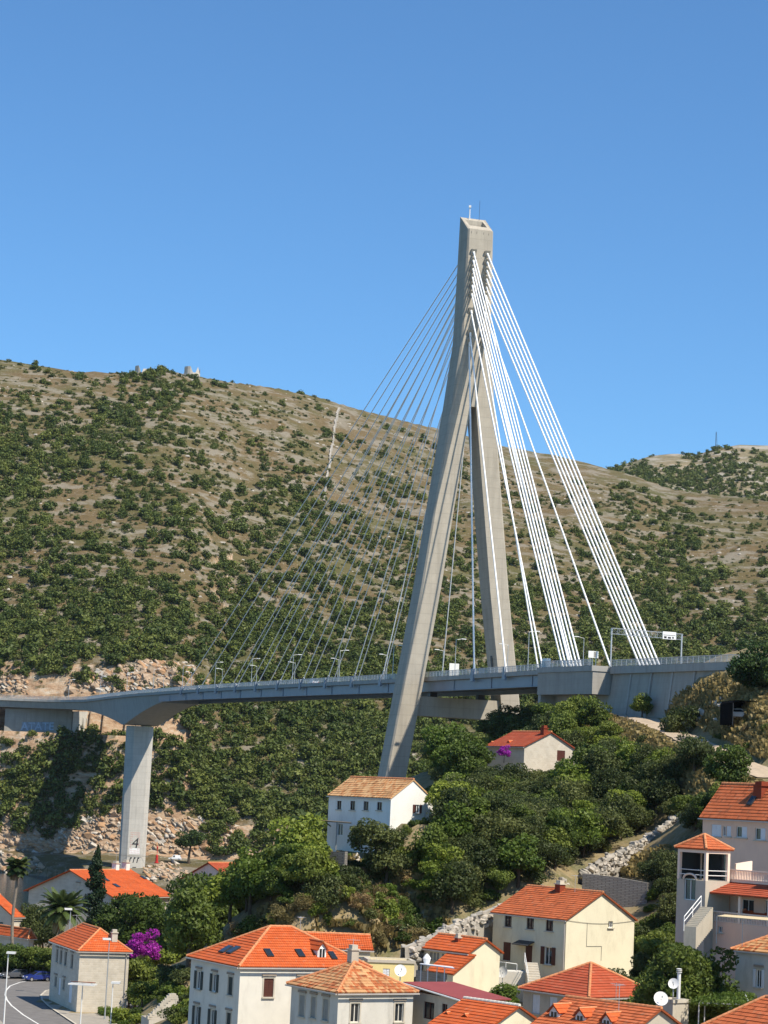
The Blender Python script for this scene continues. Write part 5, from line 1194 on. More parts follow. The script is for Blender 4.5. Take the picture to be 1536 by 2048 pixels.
for tx, ty, q0, t0 in ((1195, 1244, st(1193, -7.0), -7.0), (1046, 1259, st(1043, -7.0), -7.0), (923, 1274, None, 7.0), (808, 1300, 6.0, 7.0), (712, 1309, st(710, -7.0), -7.0), (598, 1325, st(598, -7.0), -7.0), (532, 1322, st(533, -7.0), -7.0), (455, 1320, st(455, -7.0), -7.0), (412, 1345, st(411, -7.0), -7.0), (330, 1350, st(330, -7), -7.0), (238, 1352, 318, -7.0)):
    pass
GB = 'lamp posts along the bridge deck'
for qv in list(np.arange(-58, 310, 40.5)):
    for s in (-1, 1):
        if abs(qv - 0) < 6: continue
        b = B(qv + (6 if s > 0 else 0), s * 7.05, dz(qv) + 0.02); lamp('bridge_lamp', b, b.z + 7.6, 'slim grey lamp post on the bridge deck edge', 'arm', -TX * s, GB, 0.085)
for qv in (352, 392, 436):
    b = B(qv, -7.0, dz(qv) + 0.02); lamp('bridge_lamp', b, b.z + 7.6, 'slim grey lamp post on the bridge deck edge', 'arm', TX, GB, 0.085)
b = B(st(1366, 7.0), 7.2, dz(-130)); 
b = B(-176, 6.8, dz(-176) - 0.1); lamp('street_lamp', b, b.z + 12.5, 'tall lamp post on the approach road behind the pine', 'arm', -TX, None, 0.12)
# sign gantry over the approach road
ga = thing('sign_gantry', 'steel lattice gantry with a white road sign over the approach road', 'gantry', tuple(B(-100, 0, dz(-100))))
gq = st(1221, -7.4); zg = P(1222, 1256, B(gq, -7.4, 0).y).z
pl_, pr_ = B(gq, -7.3, dz(gq)), B(gq + 2, 7.3, dz(gq))
for p in (pl_, pr_):
    mb = MB(); mb.box((p.x, p.y, (p.z + zg) / 2), (0.2, 0.2, zg - p.z), math.atan2(TX.y, TX.x)); mb.build('post', m_galv, ga)
mb = MB()
for dzv in (0, -1.0):
    for e in (-0.35, 0.35): mb.tube(Vector((pl_.x, pl_.y, zg + dzv)) + AX * e, Vector((pr_.x, pr_.y, zg + dzv)) + AX * e, 0.035, None, 5)
N = 11
for i in range(N + 1):
    p = pl_.lerp(pr_, i / N); p.z = zg; q = pl_.lerp(pr_, min(1, (i + 1) / N)); q.z = zg - 1.0
    for e in (-0.35, 0.35): mb.tube(p + AX * e, p + AX * e - UP * 1.0, 0.035, None, 4); mb.tube(p + AX * e, q + AX * e, 0.025, None, 4)
    mb.tube(p + AX * 0.35, p - AX * 0.35, 0.03, None, 4)
k = mb.build('lattice_beam', m_galv, ga); k['kind'] = 'stuff'
c = pl_.lerp(pr_, 0.80); c.z = zg - 0.5; mb = MB(); M3 = Matrix((TX, AX, UP)).transposed(); mb.box(c - AX * 0.55, (2.6, 0.12, 1.35), M=M3); sg = mb.build('sign_panel', m_white, ga)
mb = MB()
for x, z, w_, h_ in ((-0.8, -0.35, 0.5, 0.35), (0.0, -0.4, 0.6, 0.3), (0.7, -0.35, 0.3, 0.3)): mb.box(c - AX * 0.62 + TX * x + UP * z, (w_, 0.02, h_), M=M3)
mb.box(c - AX * 0.62 + UP * 0.05, (2.3, 0.02, 0.06), M=M3)
mb.build('sign_symbols', m_blackpaint, sg)
def board(name, label, q_, t_, w_, h_, lift, mat, two=True, cat='sign'):
    b = B(q_, t_, dz(q_)); t = thing(name, label, cat, tuple(b)); M3 = Matrix((TX, AX, UP)).transposed()
    for k in ((-0.3, 0.3) if two else (0,)): mb = MB(); mb.tube(b + TX * w_ * k, b + TX * w_ * k + UP * (lift + h_ * 0.6), 0.07, None, 6); mb.build('post', m_galv, t)
    mb = MB(); mb.box(b + UP * (lift + h_ / 2) - AX * 0.12, (w_, 0.08, h_), M=M3); pn = mb.build('panel', mat, t); return t, b, M3, pn
board('road_sign', 'large white blank road sign on two posts between the pylon legs', st(907, 5.5), 5.5, 2.3, 3.0, 1.2, m_white)
board('road_sign', 'small pale road sign on one post by the far pylon leg', st(963, 6.8), 6.8, 1.5, 1.5, 1.5, m_trim, False)
t, b, M3, pn = board('information_board', 'white double information board standing on the anchor block', Q2 + 4, -9.5, 1.9, 1.2, 1.5, m_white)
mb = MB(); mb.box(b + UP * 2.1 - AX * 0.17 + TX * 0.3, (0.5, 0.02, 1.0), M=M3); mb.build('panel_stripe', m_shgrey, pn)

def antenna(hk, px, py, Y, hgt, seed):
    r_ = random.Random(seed); b = P(px, py, Y); mb = MB(); mb.tube(b - UP * 0.6, b + UP * hgt, 0.025, None, 5); a = mb.build('antenna_mast', m_galv, H[hk]['root']); mb = MB(); an = r_.random() * 3.14; d = Vector((math.cos(an), math.sin(an), 0)); n = Vector((-d.y, d.x, 0)); c = b + UP * (hgt - 0.1); mb.tube(c - d * 0.6, c + d * 0.6, 0.015, None, 4)
    for k in range(6): p = c + d * (-0.55 + 0.22 * k); mb.tube(p - n * (0.35 - 0.03 * k), p + n * (0.35 - 0.03 * k), 0.01, None, 3)
    mb.build('antenna_bars', m_galv, a)['kind'] = 'stuff'
for hk, px, py, Y, hg, sd in (('stone', 152, 1853, 318, 1.6, 1), ('mot', 706, 1900, 212, 1.0, 2), ('db', 1238, 2006, 186, 1.5, 3), ('big', 232, 1730, 425, 2.4, 4), ('hip', 600, 1870, 228, 1.8, 5), ('red', 1232, 1992, 215, 1.2, 6), ('cre', 1150, 1778, 264, 1.6, 7)): antenna(hk, px, py, Y, hg, sd)

# ================================================================== VEHICLES
m_bluecar = plain('blue_car_paint', (0.018, 0.036, 0.19), 0.25, 0.05, 1, spec=0.6); m_blackcar = plain('black_car_paint', (0.085, 0.09, 0.10), 0.25, 0.05, 1, spec=0.6); m_whitecar = plain('white_car_paint', (0.75, 0.76, 0.77), 0.3, 0.04, 1, spec=0.5)
m_tyre = plain('tyre', (0.02, 0.02, 0.02), 0.9, 0.1); m_rim = plain('wheel_rim', (0.55, 0.55, 0.55), 0.35, 0.05, metal=0.6); m_lampg = plain('lamp_glass', (0.75, 0.77, 0.78), 0.15, 0.02, spec=0.7)
def car(label, loc, rz, paint, van=False, name='parked_car', cat='car'):
    t = thing(name, label, cat, loc, rz, None, world=False)
    Lc, Wc = (4.6, 1.8) if van else (4.2, 1.72)
    low = [(-Lc / 2, 0.35), (-Lc / 2 + 0.05, 0.75), (-Lc / 2 + 0.25, 0.95), (Lc * 0.22, 0.95), (Lc / 2 - 0.25, 0.78), (Lc / 2, 0.62), (Lc / 2, 0.32)]
    top = [(-Lc / 2 + 0.15, 0.95), (-Lc * 0.40, 1.42 if not van else 1.8), (Lc * 0.02 if not van else Lc * 0.12, 1.45 if not van else 1.82), (Lc * 0.24, 0.95)]
    def ext(prof, w0, w1, zmid):
        mb = MB(); n = len(prof)
        wid = lambda z: w0 if z <= zmid else w0 + (w1 - w0) * (z - zmid) / 0.5
        mb.v += [(x, -wid(z), z) for x, z in prof] + [(x, wid(z), z) for x, z in prof]
        mb.f = [tuple(range(n))[::-1], tuple(range(n, 2 * n))] + [(i, (i + 1) % n, n + (i + 1) % n, n + i) for i in range(n)]; return mb
    body = ext(low, Wc / 2, Wc / 2 - 0.1, 0.8).build('body', paint, t); cab = ext(top, Wc / 2 - 0.03, Wc / 2 - 0.2, 0.95).build('cabin', paint, t)
    gl = [(top[0][0] + 0.2, 1.0), (top[1][0] + 0.12, top[1][1] - 0.1), (top[2][0] - 0.05, top[2][1] - 0.1), (top[3][0] - 0.25, 1.0)]
    for s in (-1, 1):
        mb = MB(); w_ = lambda z: s * (Wc / 2 - 0.03 - 0.17 * (z - 0.95) / 0.5 + 0.012)
        if van: gl2 = [(Lc * 0.0, 1.05), (Lc * 0.0, 1.65), (top[2][0] - 0.05, 1.65), (top[3][0] - 0.25, 1.05)]
        else: gl2 = gl
        mb.poly(*[(x, w_(z), z) for x, z in gl2][::s]); mb.build('side_window', m_glass, cab)
    for a, b in ((top[2], top[3]), (top[0], top[1])):
        mb = MB(); A, B_ = Vector((a[0], 0, a[1])), Vector((b[0], 0, b[1])); dd = (B_ - A).normalized(); nn = Vector((dd.z, 0, -dd.x)); nn = nn if (nn.x > 0) == (a is top[2]) else -nn
        p, q = A.lerp(B_, 0.12) + nn * 0.012, A.lerp(B_, 0.9) + nn * 0.012; wp, wq = Wc / 2 - 0.24, Wc / 2 - 0.12
        mb.poly((p.x, -wp, p.z), (q.x, -wq, q.z), (q.x, wq, q.z), (p.x, wp, p.z)); mb.build('windscreen' if a is top[2] else 'rear_window', m_glass, cab)
    for x in (-Lc * 0.31, Lc * 0.31):
        for s in (-1, 1):
            y = s * (Wc / 2 - 0.08); mb = MB(); mb.tube((x, y - 0.1, 0.32), (x, y + 0.1, 0.32), 0.32, None, 14); w_ = mb.build('wheel', m_tyre, t)
            mb = MB(); mb.tube((x, y - 0.11, 0.32), (x, y + 0.11, 0.32), 0.2, None, 10); mb.build('rim', m_rim, w_)
    for s in (-1, 1):
        mb = MB(); mb.box((Lc / 2 - 0.06, s * 0.6, 0.66), (0.2, 0.34, 0.14)); mb.build('headlight', m_lampg, body)
        mb = MB(); mb.box((-Lc / 2 + 0.06, s * 0.68, 0.75), (0.16, 0.2, 0.2)); mb.build('tail_light', m_red, body)
    mb = MB(); mb.box((Lc / 2 + 0.01, 0, 0.45), (0.03, 0.5, 0.11)); mb.build('number_plate', m_white, body)
    return t
p = Pz(74, 1962, ZR_); car('dark blue hatchback parked by the grey stone house', tuple(p), math.radians(214), m_bluecar)
p = Pz(28, 1957, ZR_); car('black hatchback parked against the roadside hedge', tuple(p), math.radians(212), m_blackcar)
def on_far(px, py, z=None): p = hitfar(px, py); return p
p = P(350, 1722, 834); p.z = 7.02; car('white van driving along the shore road behind the pier', tuple(p), math.radians(178), m_whitecar, True, 'white_van', 'van')
car('white van crossing the bridge span left of the pylon', tuple(B(st(630, -2), -2.5, dz(st(630, -2)) - 0.14)), math.atan2(AX.y, AX.x), m_whitecar, True, 'white_van', 'van')
car('white car crossing the bridge near the pier', tuple(B(262, 2.0, dz(262) - 0.14)), math.atan2(-AX.y, -AX.x), m_whitecar, False, 'white_car')
# red pillar by the shore road, white box beside the coast road
p = P(313, 1727, 815); p.z = zfar1(p.x, p.y); t = thing('red_pillar', 'tall red marker pillar standing beside the concrete pier', 'pillar', tuple(p))
mb = MB(); mb.lathe(p, [(0.75, 0), (0.75, 0.3), (0.5, 0.4), (0.45, 2.6), (0.3, 2.8)], 10); mb.build('shaft', m_red, t)
mb = MB(); mb.lathe(p, [(0.12, 2.8), (0.12, 5.0), (0.3, 5.1), (0.3, 5.6), (0.05, 5.9)], 8); mb.build('mast', m_red, t)
b = B(372, 4.0, dz(372)); mb = MB(); mb.box(b + UP * 1.4, (1.0, 1.0, 2.7), 0.4); mb.box(b + UP * 2.8, (1.2, 1.2, 0.12), 0.4); tag(mb.build('roadside_cabinet', m_white, None, tuple(b)), 'white upright cabinet standing on the bridge bend', 'cabinet')
# black shade shelter with pale car under it on the hillside
p = hit(1497, 1441) or P(1497, 1441, 330); t = thing('shade_shelter', 'black shade-net shelter on the hillside track beside the pine', 'shelter', tuple(p)); w_, h_ = 4.8, 2.6
mb = MB(); rz = math.radians(12); ux, uy = Vector((math.cos(rz), math.sin(rz), 0)), Vector((-math.sin(rz), math.cos(rz), 0))
prof = [(-w_ / 2, -0.8), (-w_ / 2, h_ - 0.4), (-w_ / 2 + 0.35, h_), (w_ / 2 - 0.35, h_ + 0.15), (w_ / 2, h_ - 0.3), (w_ / 2, -0.8)]
for i in range(5): a, b = prof[i], prof[i + 1]; q = [p + ux * a[0] + UP * a[1], p + ux * b[0] + UP * b[1]]; mb.poly(q[0], q[1], q[1] + uy * 5, q[0] + uy * 5)
mb.poly(*[p + ux * a + UP * z + uy * 5 for a, z in prof])
mb.build('net_cover', m_net, t)
for k in (-1, 1): mb = MB(); mb.tube(p + ux * k * (w_ / 2 - 0.05) - UP, p + ux * k * (w_ / 2 - 0.05) + UP * (h_ - 0.4), 0.06, None, 6); mb.build('post', m_dark, t)
car('pale car with covered windscreen parked in the black shelter', tuple(p + uy * 2.6 + UP * 0.1), rz - math.pi / 2 + 0.9, m_whitecar)

# ================================================================== SMALL THINGS AMONG THE HOUSES
def dish(label, px, py, Y, r, face, postlen=1.2, group=None):
    c = P(px, py, Y); face = Vector(face).normalized(); t = thing('satellite_dish', label, 'satellite dish', tuple(c - UP * postlen))
    q = face.to_track_quat('Z', 'Y'); mb = MB(); n = 20; rings = [(0.001, -0.16), (0.4, -0.13), (0.75, -0.06), (1.0, 0.03)]
    for rr_, d in rings:
        for i in range(n): mb.v.append(tuple(c + q @ Vector((rr_ * r * math.cos(2 * math.pi * i / n), rr_ * r * math.sin(2 * math.pi * i / n), d * r))))
    for k in range(3):
        for i in range(n): mb.f.append((k * n + i, k * n + (i + 1) % n, (k + 1) * n + (i + 1) % n, (k + 1) * n + i))
    mb.build('bowl', m_white, t, smooth=True)
    mb = MB(); mb.tube(c - face * 0.15 * r, c - UP * postlen, 0.05, None, 6); mb.build('mount', m_galv, t)
    mb = MB(); f = c + face * r * 0.75; mb.tube(c - q @ Vector((0, r * 0.8, 0)), f, 0.02, None, 5); mb.box(f, (0.1, 0.1, 0.14)); mb.build('receiver_arm', m_galv, t)
dish('large white satellite dish above the triple dormer roof', 1322, 1997, 186, 0.58, (0.1, -1, 0.45), 1.0)
dish('smaller grey-white satellite dish beside the striped vent pipe', 1347, 1967, 199, 0.46, (-0.3, -1, 0.35), 1.1)
dish('white satellite dish against the yellow outbuilding', 801, 1941, 221, 0.58, (0.2, -1, 0.4), 1.2)
dish('dark-rimmed satellite dish on the stairs of the cream house', 1005, 1944, 247, 0.62, (-0.6, -0.8, 0.3), 1.4)
b = P(1357, 1988, 200); t = thing('vent_pipe', 'white vent pipe with ringed cap on the flat roof', 'vent', tuple(b)); mb = MB(); zt_ = zat(1357, 1946, b); mb.lathe(b, [(0.16, -0.4), (0.16, zt_ - b.z)], 10); mb.build('pipe', m_white, t)
for k in range(3): mb = MB(); mb.lathe(b + UP * (zt_ - b.z + 0.02 + k * 0.14), [(0.24, 0), (0.26, 0.05), (0.1, 0.09)], 10); mb.build('ring', m_white, t)
# washing on a line
c0, c1 = P(1318, 1959, 222), P(1446, 1957, 218); t = thing('washing_line', 'white washing hanging on a line before the garden shed', 'washing line', tuple(c0 - UP * 2.2)); mb = MB(); pts = [c0.lerp(c1, k / 12) - UP * (0.5 * math.sin(math.pi * k / 12)) for k in range(13)]
mb.path(pts, 0.015, 4); mb.build('line', m_galv, t)
for p in (c0, c1): mb = MB(); mb.tube(p - UP * 2.3, p + UP * 0.05, 0.04, None, 6); mb.build('post', m_white, t)
for x0, x1, y0, y1 in ((1407, 1414, 1962, 1973), (1414, 1423, 1960, 1981), (1423, 1432, 1960, 1972)):
    a, b = P(x0, y0, 217.5), P(x1, y0, 217.5); c, d = P(x1, y1, 217.5), P(x0, y1, 217.5); mb = MB(); nx = 4
    for i in range(nx):
        for j in range(4):
            f = lambda u_, w_: a.lerp(b, u_).lerp(d.lerp(c, u_), w_) + Vector((0, 0.08 * math.sin(u_ * 7 + w_ * 2), 0)); mb.poly(f(i / nx, j / 4), f((i + 1) / nx, j / 4), f((i + 1) / nx, (j + 1) / 4), f(i / nx, (j + 1) / 4))
    mb.build('cloth', m_white, t)
# maroon sheet roof shed
h = fit((815, 1972), (922, 2000), (1012, 1982), 205, 30); m, u, v, a, b, ze = (h[k] for k in ('m', 'u', 'v', 'a', 'b', 'ze')); C = lambda s, t_, z: m + u * s + v * t_ + UP * (z - ze)
t = thing('maroon_roof_shed', 'long shed with plain maroon sheet roof and dark openings', 'shed', tuple(C(0, 0, ze - 3.5)))
mb = MB(); zt_ = P(940, 1968, C(a, b, 0).y).z; mb.hexa([C(-0.3, -0.4, ze), C(a + 0.3, -0.4, ze), C(a + 0.3, b + 0.3, ze + 0.6), C(-0.3, b + 0.3, ze + 0.6)], [C(-0.3, -0.4, ze + 0.12), C(a + 0.3, -0.4, ze + 0.12), C(a + 0.3, b + 0.3, ze + 0.72), C(-0.3, b + 0.3, ze + 0.72)]); mb.build('roof', m_maroon, t)
hh = dict(h); mb = MB(); rects = [[b * 0.32, b * 0.52, ze - 2.2, ze - 0.7], [b * 0.66, b * 0.76, ze - 2.8, ze - 0.6]]
for f in 'LRBK': o, d, n, ln = facade_frame(hh, f); wall_mesh(mb, o, d, n, ln, ze - 5.5, ze - 0.01, rects if f == 'L' else [])
mb.build('wall', m_tan, t)
for r, nm in zip(rects, ('window', 'door')): add_window(t, facade_frame(hh, 'L'), r, style='plain', frame=m_shb, sill=False, name=nm)
mb = MB(); mb.tube(C(-0.35, -0.4, ze - 0.02), C(-0.35, b + 0.3, ze + 0.58), 0.08, None, 6); mb.build('gutter', m_white, t)
# terrace with white awning frame and parasol
a = P(840, 1930, 222); t = thing('awning_frame', 'white metal awning frame over the block wall terrace', 'awning', tuple(a - UP * 3)); tops = [P(839, 1928, 222), P(909, 1937, 219), P(905, 1934, 226), P(842, 1927, 228)]
for k, p in enumerate([P(841, 1960, 222), P(855, 1960, 221.5), P(873, 1964, 221), P(888, 1968, 220)]):
    q = Vector((p.x, p.y, zat((841, 855, 873, 888)[k], (1929, 1931, 1934, 1936)[k], p))); mb = MB(); mb.tube(Vector((p.x, p.y, p.z - 1)), q, 0.045, None, 6); mb.build('post', m_white, t)
mb = MB(); mb.prism([p - UP * 0.04 for p in tops], [p + UP * 0.04 for p in tops]); mb.build('cover', m_shw, t)
w0, w1 = P(832, 1940, 223.5), P(890, 1948, 220.5); mb = MB(); d = (w1 - w0); d.z = 0; nn = Vector((-d.y, d.x, 0)).normalized() * 0.3; mb.hexa([w0 - UP * 4, Vector((w1.x, w1.y, w0.z - 4)), Vector((w1.x, w1.y, w0.z - 4)) + nn, w0 - UP * 4 + nn], [w0, Vector((w1.x, w1.y, w0.z)), Vector((w1.x, w1.y, w0.z)) + nn, w0 + nn]); o = mb.build('block_wall', m_block, None, tuple(w0 - UP * 4)); tag(o, 'grey block terrace wall under the white awning frame', 'wall'); o['kind'] = 'thing'
b = P(853, 1932, 226); t = thing('closed_parasol', 'closed white parasol standing on the terrace by the low cottage', 'parasol', tuple(b - UP * 1.2)); mb = MB(); mb.lathe(b, [(0.03, -1.2), (0.03, 0.2)], 6); mb.build('pole', m_galv, t)
mb = MB(); zt_ = zat(853, 1907, b) - b.z; mb.lathe(b, [(0.22, 0.1), (0.30, zt_ * 0.35), (0.40, zt_ * 0.62), (0.22, zt_ * 0.85), (0.02, zt_)], 10); mb.build('canopy', m_white, t)
# stairs with white handrail to the cream house
s0, s1 = P(1062, 1925, 252), P(1070, 1944, 244); t = thing('garden_stair', 'stone garden stair with white handrail leading to the cream house', 'stair', tuple(s1))
dxy = Vector((s1.x - s0.x, s1.y - s0.y, 0)); nn = Vector((-dxy.y, dxy.x, 0)).normalized()
top_z = s0.z; n = 8
for k in range(n):
    p = s0 + dxy * (k / n); mb = MB(); z = top_z - k * 0.19; q = [p - nn * 0.7, p + nn * 0.7, p + dxy / n + nn * 0.7, p + dxy / n - nn * 0.7]; mb.prism([Vector((x.x, x.y, z - 2.5)) for x in q], [Vector((x.x, x.y, z)) for x in q]); mb.build('step', m_trim, t)
mb = MB(); A = s0 - nn * 0.7; A.z = top_z; Bq = s0 + dxy - nn * 0.7; Bq.z = top_z - n * 0.19
for k in (0, 0.5, 1): p = A.lerp(Bq, k); mb.tube(p - UP * 0.2, p + UP * 1.0, 0.035, None, 5)
mb.tube(A + UP, Bq + UP, 0.035, None, 5); mb.tube(A + UP * 0.5, Bq + UP * 0.5, 0.025, None, 5); A2 = P(968, 1937, 249); A3 = P(992, 1924, 250)
mb.build('handrail', m_white, t)
t = thing('terrace_railing', 'white terrace railing in front of the cream house doorway', 'railing', tuple(P(1000, 1945, 250))); mb = MB()
pts = [P(968, 1935, 249), P(992, 1923, 250.5), P(1012, 1925, 249), P(1034, 1928, 249.5)]
mb.path(pts, 0.04, 5)
for p in pts: mb.tube(p, p - UP * 1.1, 0.035, None, 5)
mb.build('rail', m_white, t)
o = MB(); q = [P(965, 1952, 249), P(1066, 1952, 249.5)]; d = q[1] - q[0]; nn = Vector((-d.y, d.x, 0)).normalized() * 2.5; zt_ = zat(1010, 1943, q[0]); o.prism([Vector((p.x, p.y, zt_ - 4)) for p in (q[0], q[1], q[1] + nn, q[0] + nn)], [Vector((p.x, p.y, zt_)) for p in (q[0], q[1], q[1] + nn, q[0] + nn)]); k = o.build('terrace', m_offw, None, tuple(q[0] - UP * 3)); tag(k, 'cream rendered terrace base with dark slit openings below the doorway', 'terrace')
# stair up to pink house
s0, s1 = P(1414, 1814, 219.5), P(1380, 1856, 215.5); t = thing('house_stair', 'concrete stair with white rail climbing to the pink house', 'stair', tuple(s1)); n = 12; dxy = Vector((s1.x - s0.x, s1.y - s0.y, 0)); nn = Vector((-dxy.y, dxy.x, 0)).normalized(); zd = (s0.z - s1.z) / n
for k in range(n):
    p = s0 + dxy * (k / n); z = s0.z - k * zd; q = [p - nn * 0.6, p + nn * 0.6, p + dxy / n + nn * 0.6, p + dxy / n - nn * 0.6]; mb = MB(); mb.prism([Vector((x.x, x.y, z - 2)) for x in q][::-1], [Vector((x.x, x.y, z)) for x in q][::-1]); mb.build('step', m_tan, t)
A = s0 - nn * 0.6; Bq = s1 - nn * 0.6; mb = MB()
for sgn in (-1,):
    for k in (0, 0.5, 1): p = A.lerp(Bq, k); mb.tube(p - UP * 0.3, p + UP * 1.0, 0.045, None, 5)
    mb.tube(A + UP, Bq + UP, 0.045, None, 5); mb.tube(A + UP * 0.55, Bq + UP * 0.55, 0.04, None, 5)
mb.build('handrail', m_white, t)
# beige awning in front of the pink house
t = thing('beige_awning', 'sagging beige awning stretched before the pink house ground floor', 'awning', tuple(P(1480, 1880, 205))); q = [P(1434, 1833, 210), P(1540, 1842, 200), P(1560, 1838, 204), P(1450, 1830, 214)]; mb = MB(); mb.prism(q, [p + UP * 0.05 for p in q]); mb.build('cloth', plain('awning_cloth', (0.62, 0.50, 0.30), 0.9, 0.1), t)
for p in (q[0], q[1], q[0].lerp(q[1], 0.5)): mb = MB(); mb.tube(p, p - UP * 2.4, 0.03, None, 5); mb.build('pole', m_galv, t)
H2 = house('low_orange_pavilion', 'small pavilion roof of orange tiles beside the beige awning', (1484, 1830), (1590, 1836), (1650, 1832), 216, 2.4, 'hip', m_roofA, m_pink, apex=(1560, 1803), yaw=36, cat='pavilion', bury=0)
# pergola and yard of the white house
h = H['wht']; o, d, n, ln = facade_frame(h, 'L'); t = thing('pergola', 'reed-covered timber pergola beside the white hillside house', 'pergola', tuple(o + n * 2 - UP * 6)); zt_ = P(660, 1644, 296).z
corners = [P(620, 1643, 301), P(703, 1646, 288), P(700, 1642, 291), P(626, 1640, 304)]
mb = MB(); mb.prism([Vector((p.x, p.y, zt_)) for p in corners], [Vector((p.x, p.y, zt_ + 0.16)) for p in corners]); mb.build('reed_cover', m_leafD and plain('reed', (0.30, 0.22, 0.13), 0.9, 0.3, 3), t)
for f in (0.02, 0.33, 0.66): p = corners[0].lerp(corners[1], f); mb = MB(); mb.tube((p.x, p.y, zt_ - 3.4), (p.x, p.y, zt_), 0.07, None, 6); mb.build('post', m_shgrey, t)
p0, p1 = P(610, 1692, 284), P(706, 1692, 279)
def free_wall(name, label, pts, h_, th, mat, deep=3.0):
    mb = MB()
    for a, b in zip(pts[:-1], pts[1:]):
        d = b - a; d.z = 0; nn = Vector((-d.y, d.x, 0)).normalized() * th
        mb.hexa([a - UP * deep, b - UP * deep, b + nn - UP * deep, a + nn - UP * deep], [a + UP * h_, b + UP * h_, b + nn + UP * h_, a + nn + UP * h_])
    o = mb.build(name, mat, None, tuple(pts[0] - UP * deep)); tag(o, label, 'wall'); o['kind'] = 'thing'; return o
free_wall('terrace_wall', 'rough grey stone terrace wall below the white hillside house', [P(594, 1694, 284), P(640, 1704, 281), P(690, 1703, 279)], 0.0, 0.6, m_stoneC, 3.2)
free_wall('garden_wall', 'dark grey stone retaining wall above the cream gable house', [P(1165, 1747, 283), P(1230, 1754, 281), P(1295, 1766, 279)], 0.0, 0.6, m_stoneC, 4.0)
# slate-grey slab with vine pergola at lower right
c = [P(1398, 2006, 200), P(1500, 2010, 192), P(1490, 1988, 202), P(1410, 1990, 206)]; t = thing('vine_pergola', 'white pipe pergola overgrown with bright green vine', 'pergola', tuple(c[0] - UP * 2.5)); mb = MB()
for i in range(4): mb.tube(c[i], c[(i + 1) % 4], 0.05, None, 5)
mb.build('frame', m_white, t)
for p in c: mb = MB(); mb.tube(p, p - UP * 3, 0.05, None, 6); mb.build('post', m_white, t)
VINE = (c, t)
# shore bunkers
for (x0, x1, y0, y1, Y, lab) in ((152, 188, 1567, 1596, 868, 'square concrete bunker half in the bridge shadow'), (195, 233, 1552, 1578, 872, 'ribbed concrete bunker on the sunny slope behind the pier')):
    h = fit((x0, y0), (x1 - 6, y0 + 1), (x1, y0), Y, 30); m = h['m']; hh = P(x0, y0, Y).z - P(x0, y1, Y).z + 4; t = thing('concrete_bunker', lab, 'bunker', (m.x, m.y, m.z - hh)); C = lambda s, t_, z: m + h['u'] * s + h['v'] * t_ + UP * z
    a, b = 3.5, (x1 - x0) / 5.3 / 0.5 * 0.62; mb = MB(); mb.hexa([C(0, 0, -hh), C(a, 0, -hh), C(a, b, -hh), C(0, b, -hh)], [C(0, 0, 0), C(a, 0, 0), C(a, b, 0), C(0, b, 0)]); bd = mb.build('block', m_pier, t)
    for k in range(4): mb = MB(); y = b * (0.1 + 0.25 * k); mb.hexa([C(-0.25, y, -hh), C(0, y, -hh), C(0, y + 0.4, -hh), C(-0.25, y + 0.4, -hh)], [C(-0.25, y, -0.4), C(0, y, -0.4), C(0, y + 0.4, -0.4), C(-0.25, y + 0.4, -0.4)]); mb.build('rib', m_pier, t)
# fort ruins on the ridge, mast on the far hill
for px, pb, pt_, r, lab in ((384, 752, 735, 5.2, 'round stone tower ruin on the hill crest'), (288, 741, 734, 6.0, 'low broken stone fort wall on the hill crest'), (324, 741, 731, 2.6, 'small stone stub of ruin between the crest bushes')):
    Y = 1385; p = P(px, pb, Y); p.z = zfar1(p.x, Y); t = thing('fort_ruin', lab, 'ruin', tuple(p)); hgt = max(2.5, P(px, pt_, Y).z - p.z); mb = MB(); n = 18; rr = random.Random(int(px))
    mb.v += [tuple(p + Vector((r * math.cos(2 * math.pi * i / n), r * math.sin(2 * math.pi * i / n), -3))) for i in range(n)] + [tuple(p + Vector((r * 0.93 * math.cos(2 * math.pi * i / n), r * 0.93 * math.sin(2 * math.pi * i / n), hgt * (1 if rr.random() < .6 else .82)))) for i in range(n)]
    mb.v += [tuple(p + Vector((r * 0.75 * math.cos(2 * math.pi * i / n), r * 0.75 * math.sin(2 * math.pi * i / n), hgt * .8))) for i in range(n)]
    mb.f += [(i, (i + 1) % n, n + (i + 1) % n, n + i) for i in range(n)] + [(n + i, n + (i + 1) % n, 2 * n + (i + 1) % n, 2 * n + i) for i in range(n)] + [tuple(2 * n + i for i in range(n))]
    mb.build('wall', m_stoneB, t)
p = P(1432, 896, 2150); t = thing('radio_mast', 'thin lattice radio mast on the distant hill', 'mast', tuple(p - UP * 2)); mb = MB(); hgt = P(1432, 864, 2150).z - p.z
for s in range(3): an = s * 2.094; q = Vector((math.cos(an), math.sin(an), 0)); mb.tube(p + q * 1.2 - UP * 2, p + q * 0.3 + UP * hgt, 0.16, 0.1, 4)
for k in range(10): z0 = hgt * k / 10; mb.tube(p + Vector((1.1 - 0.08 * k, 0, z0)), p + Vector((-0.5, 0.8, z0 + hgt / 10)), 0.08, None, 4); mb.tube(p + Vector((-0.6, 0.9 - .06 * k, z0)), p + Vector((-0.5, -0.8, z0 + hgt / 10)), 0.08, None, 4)
mb.build('lattice', m_dark, t)

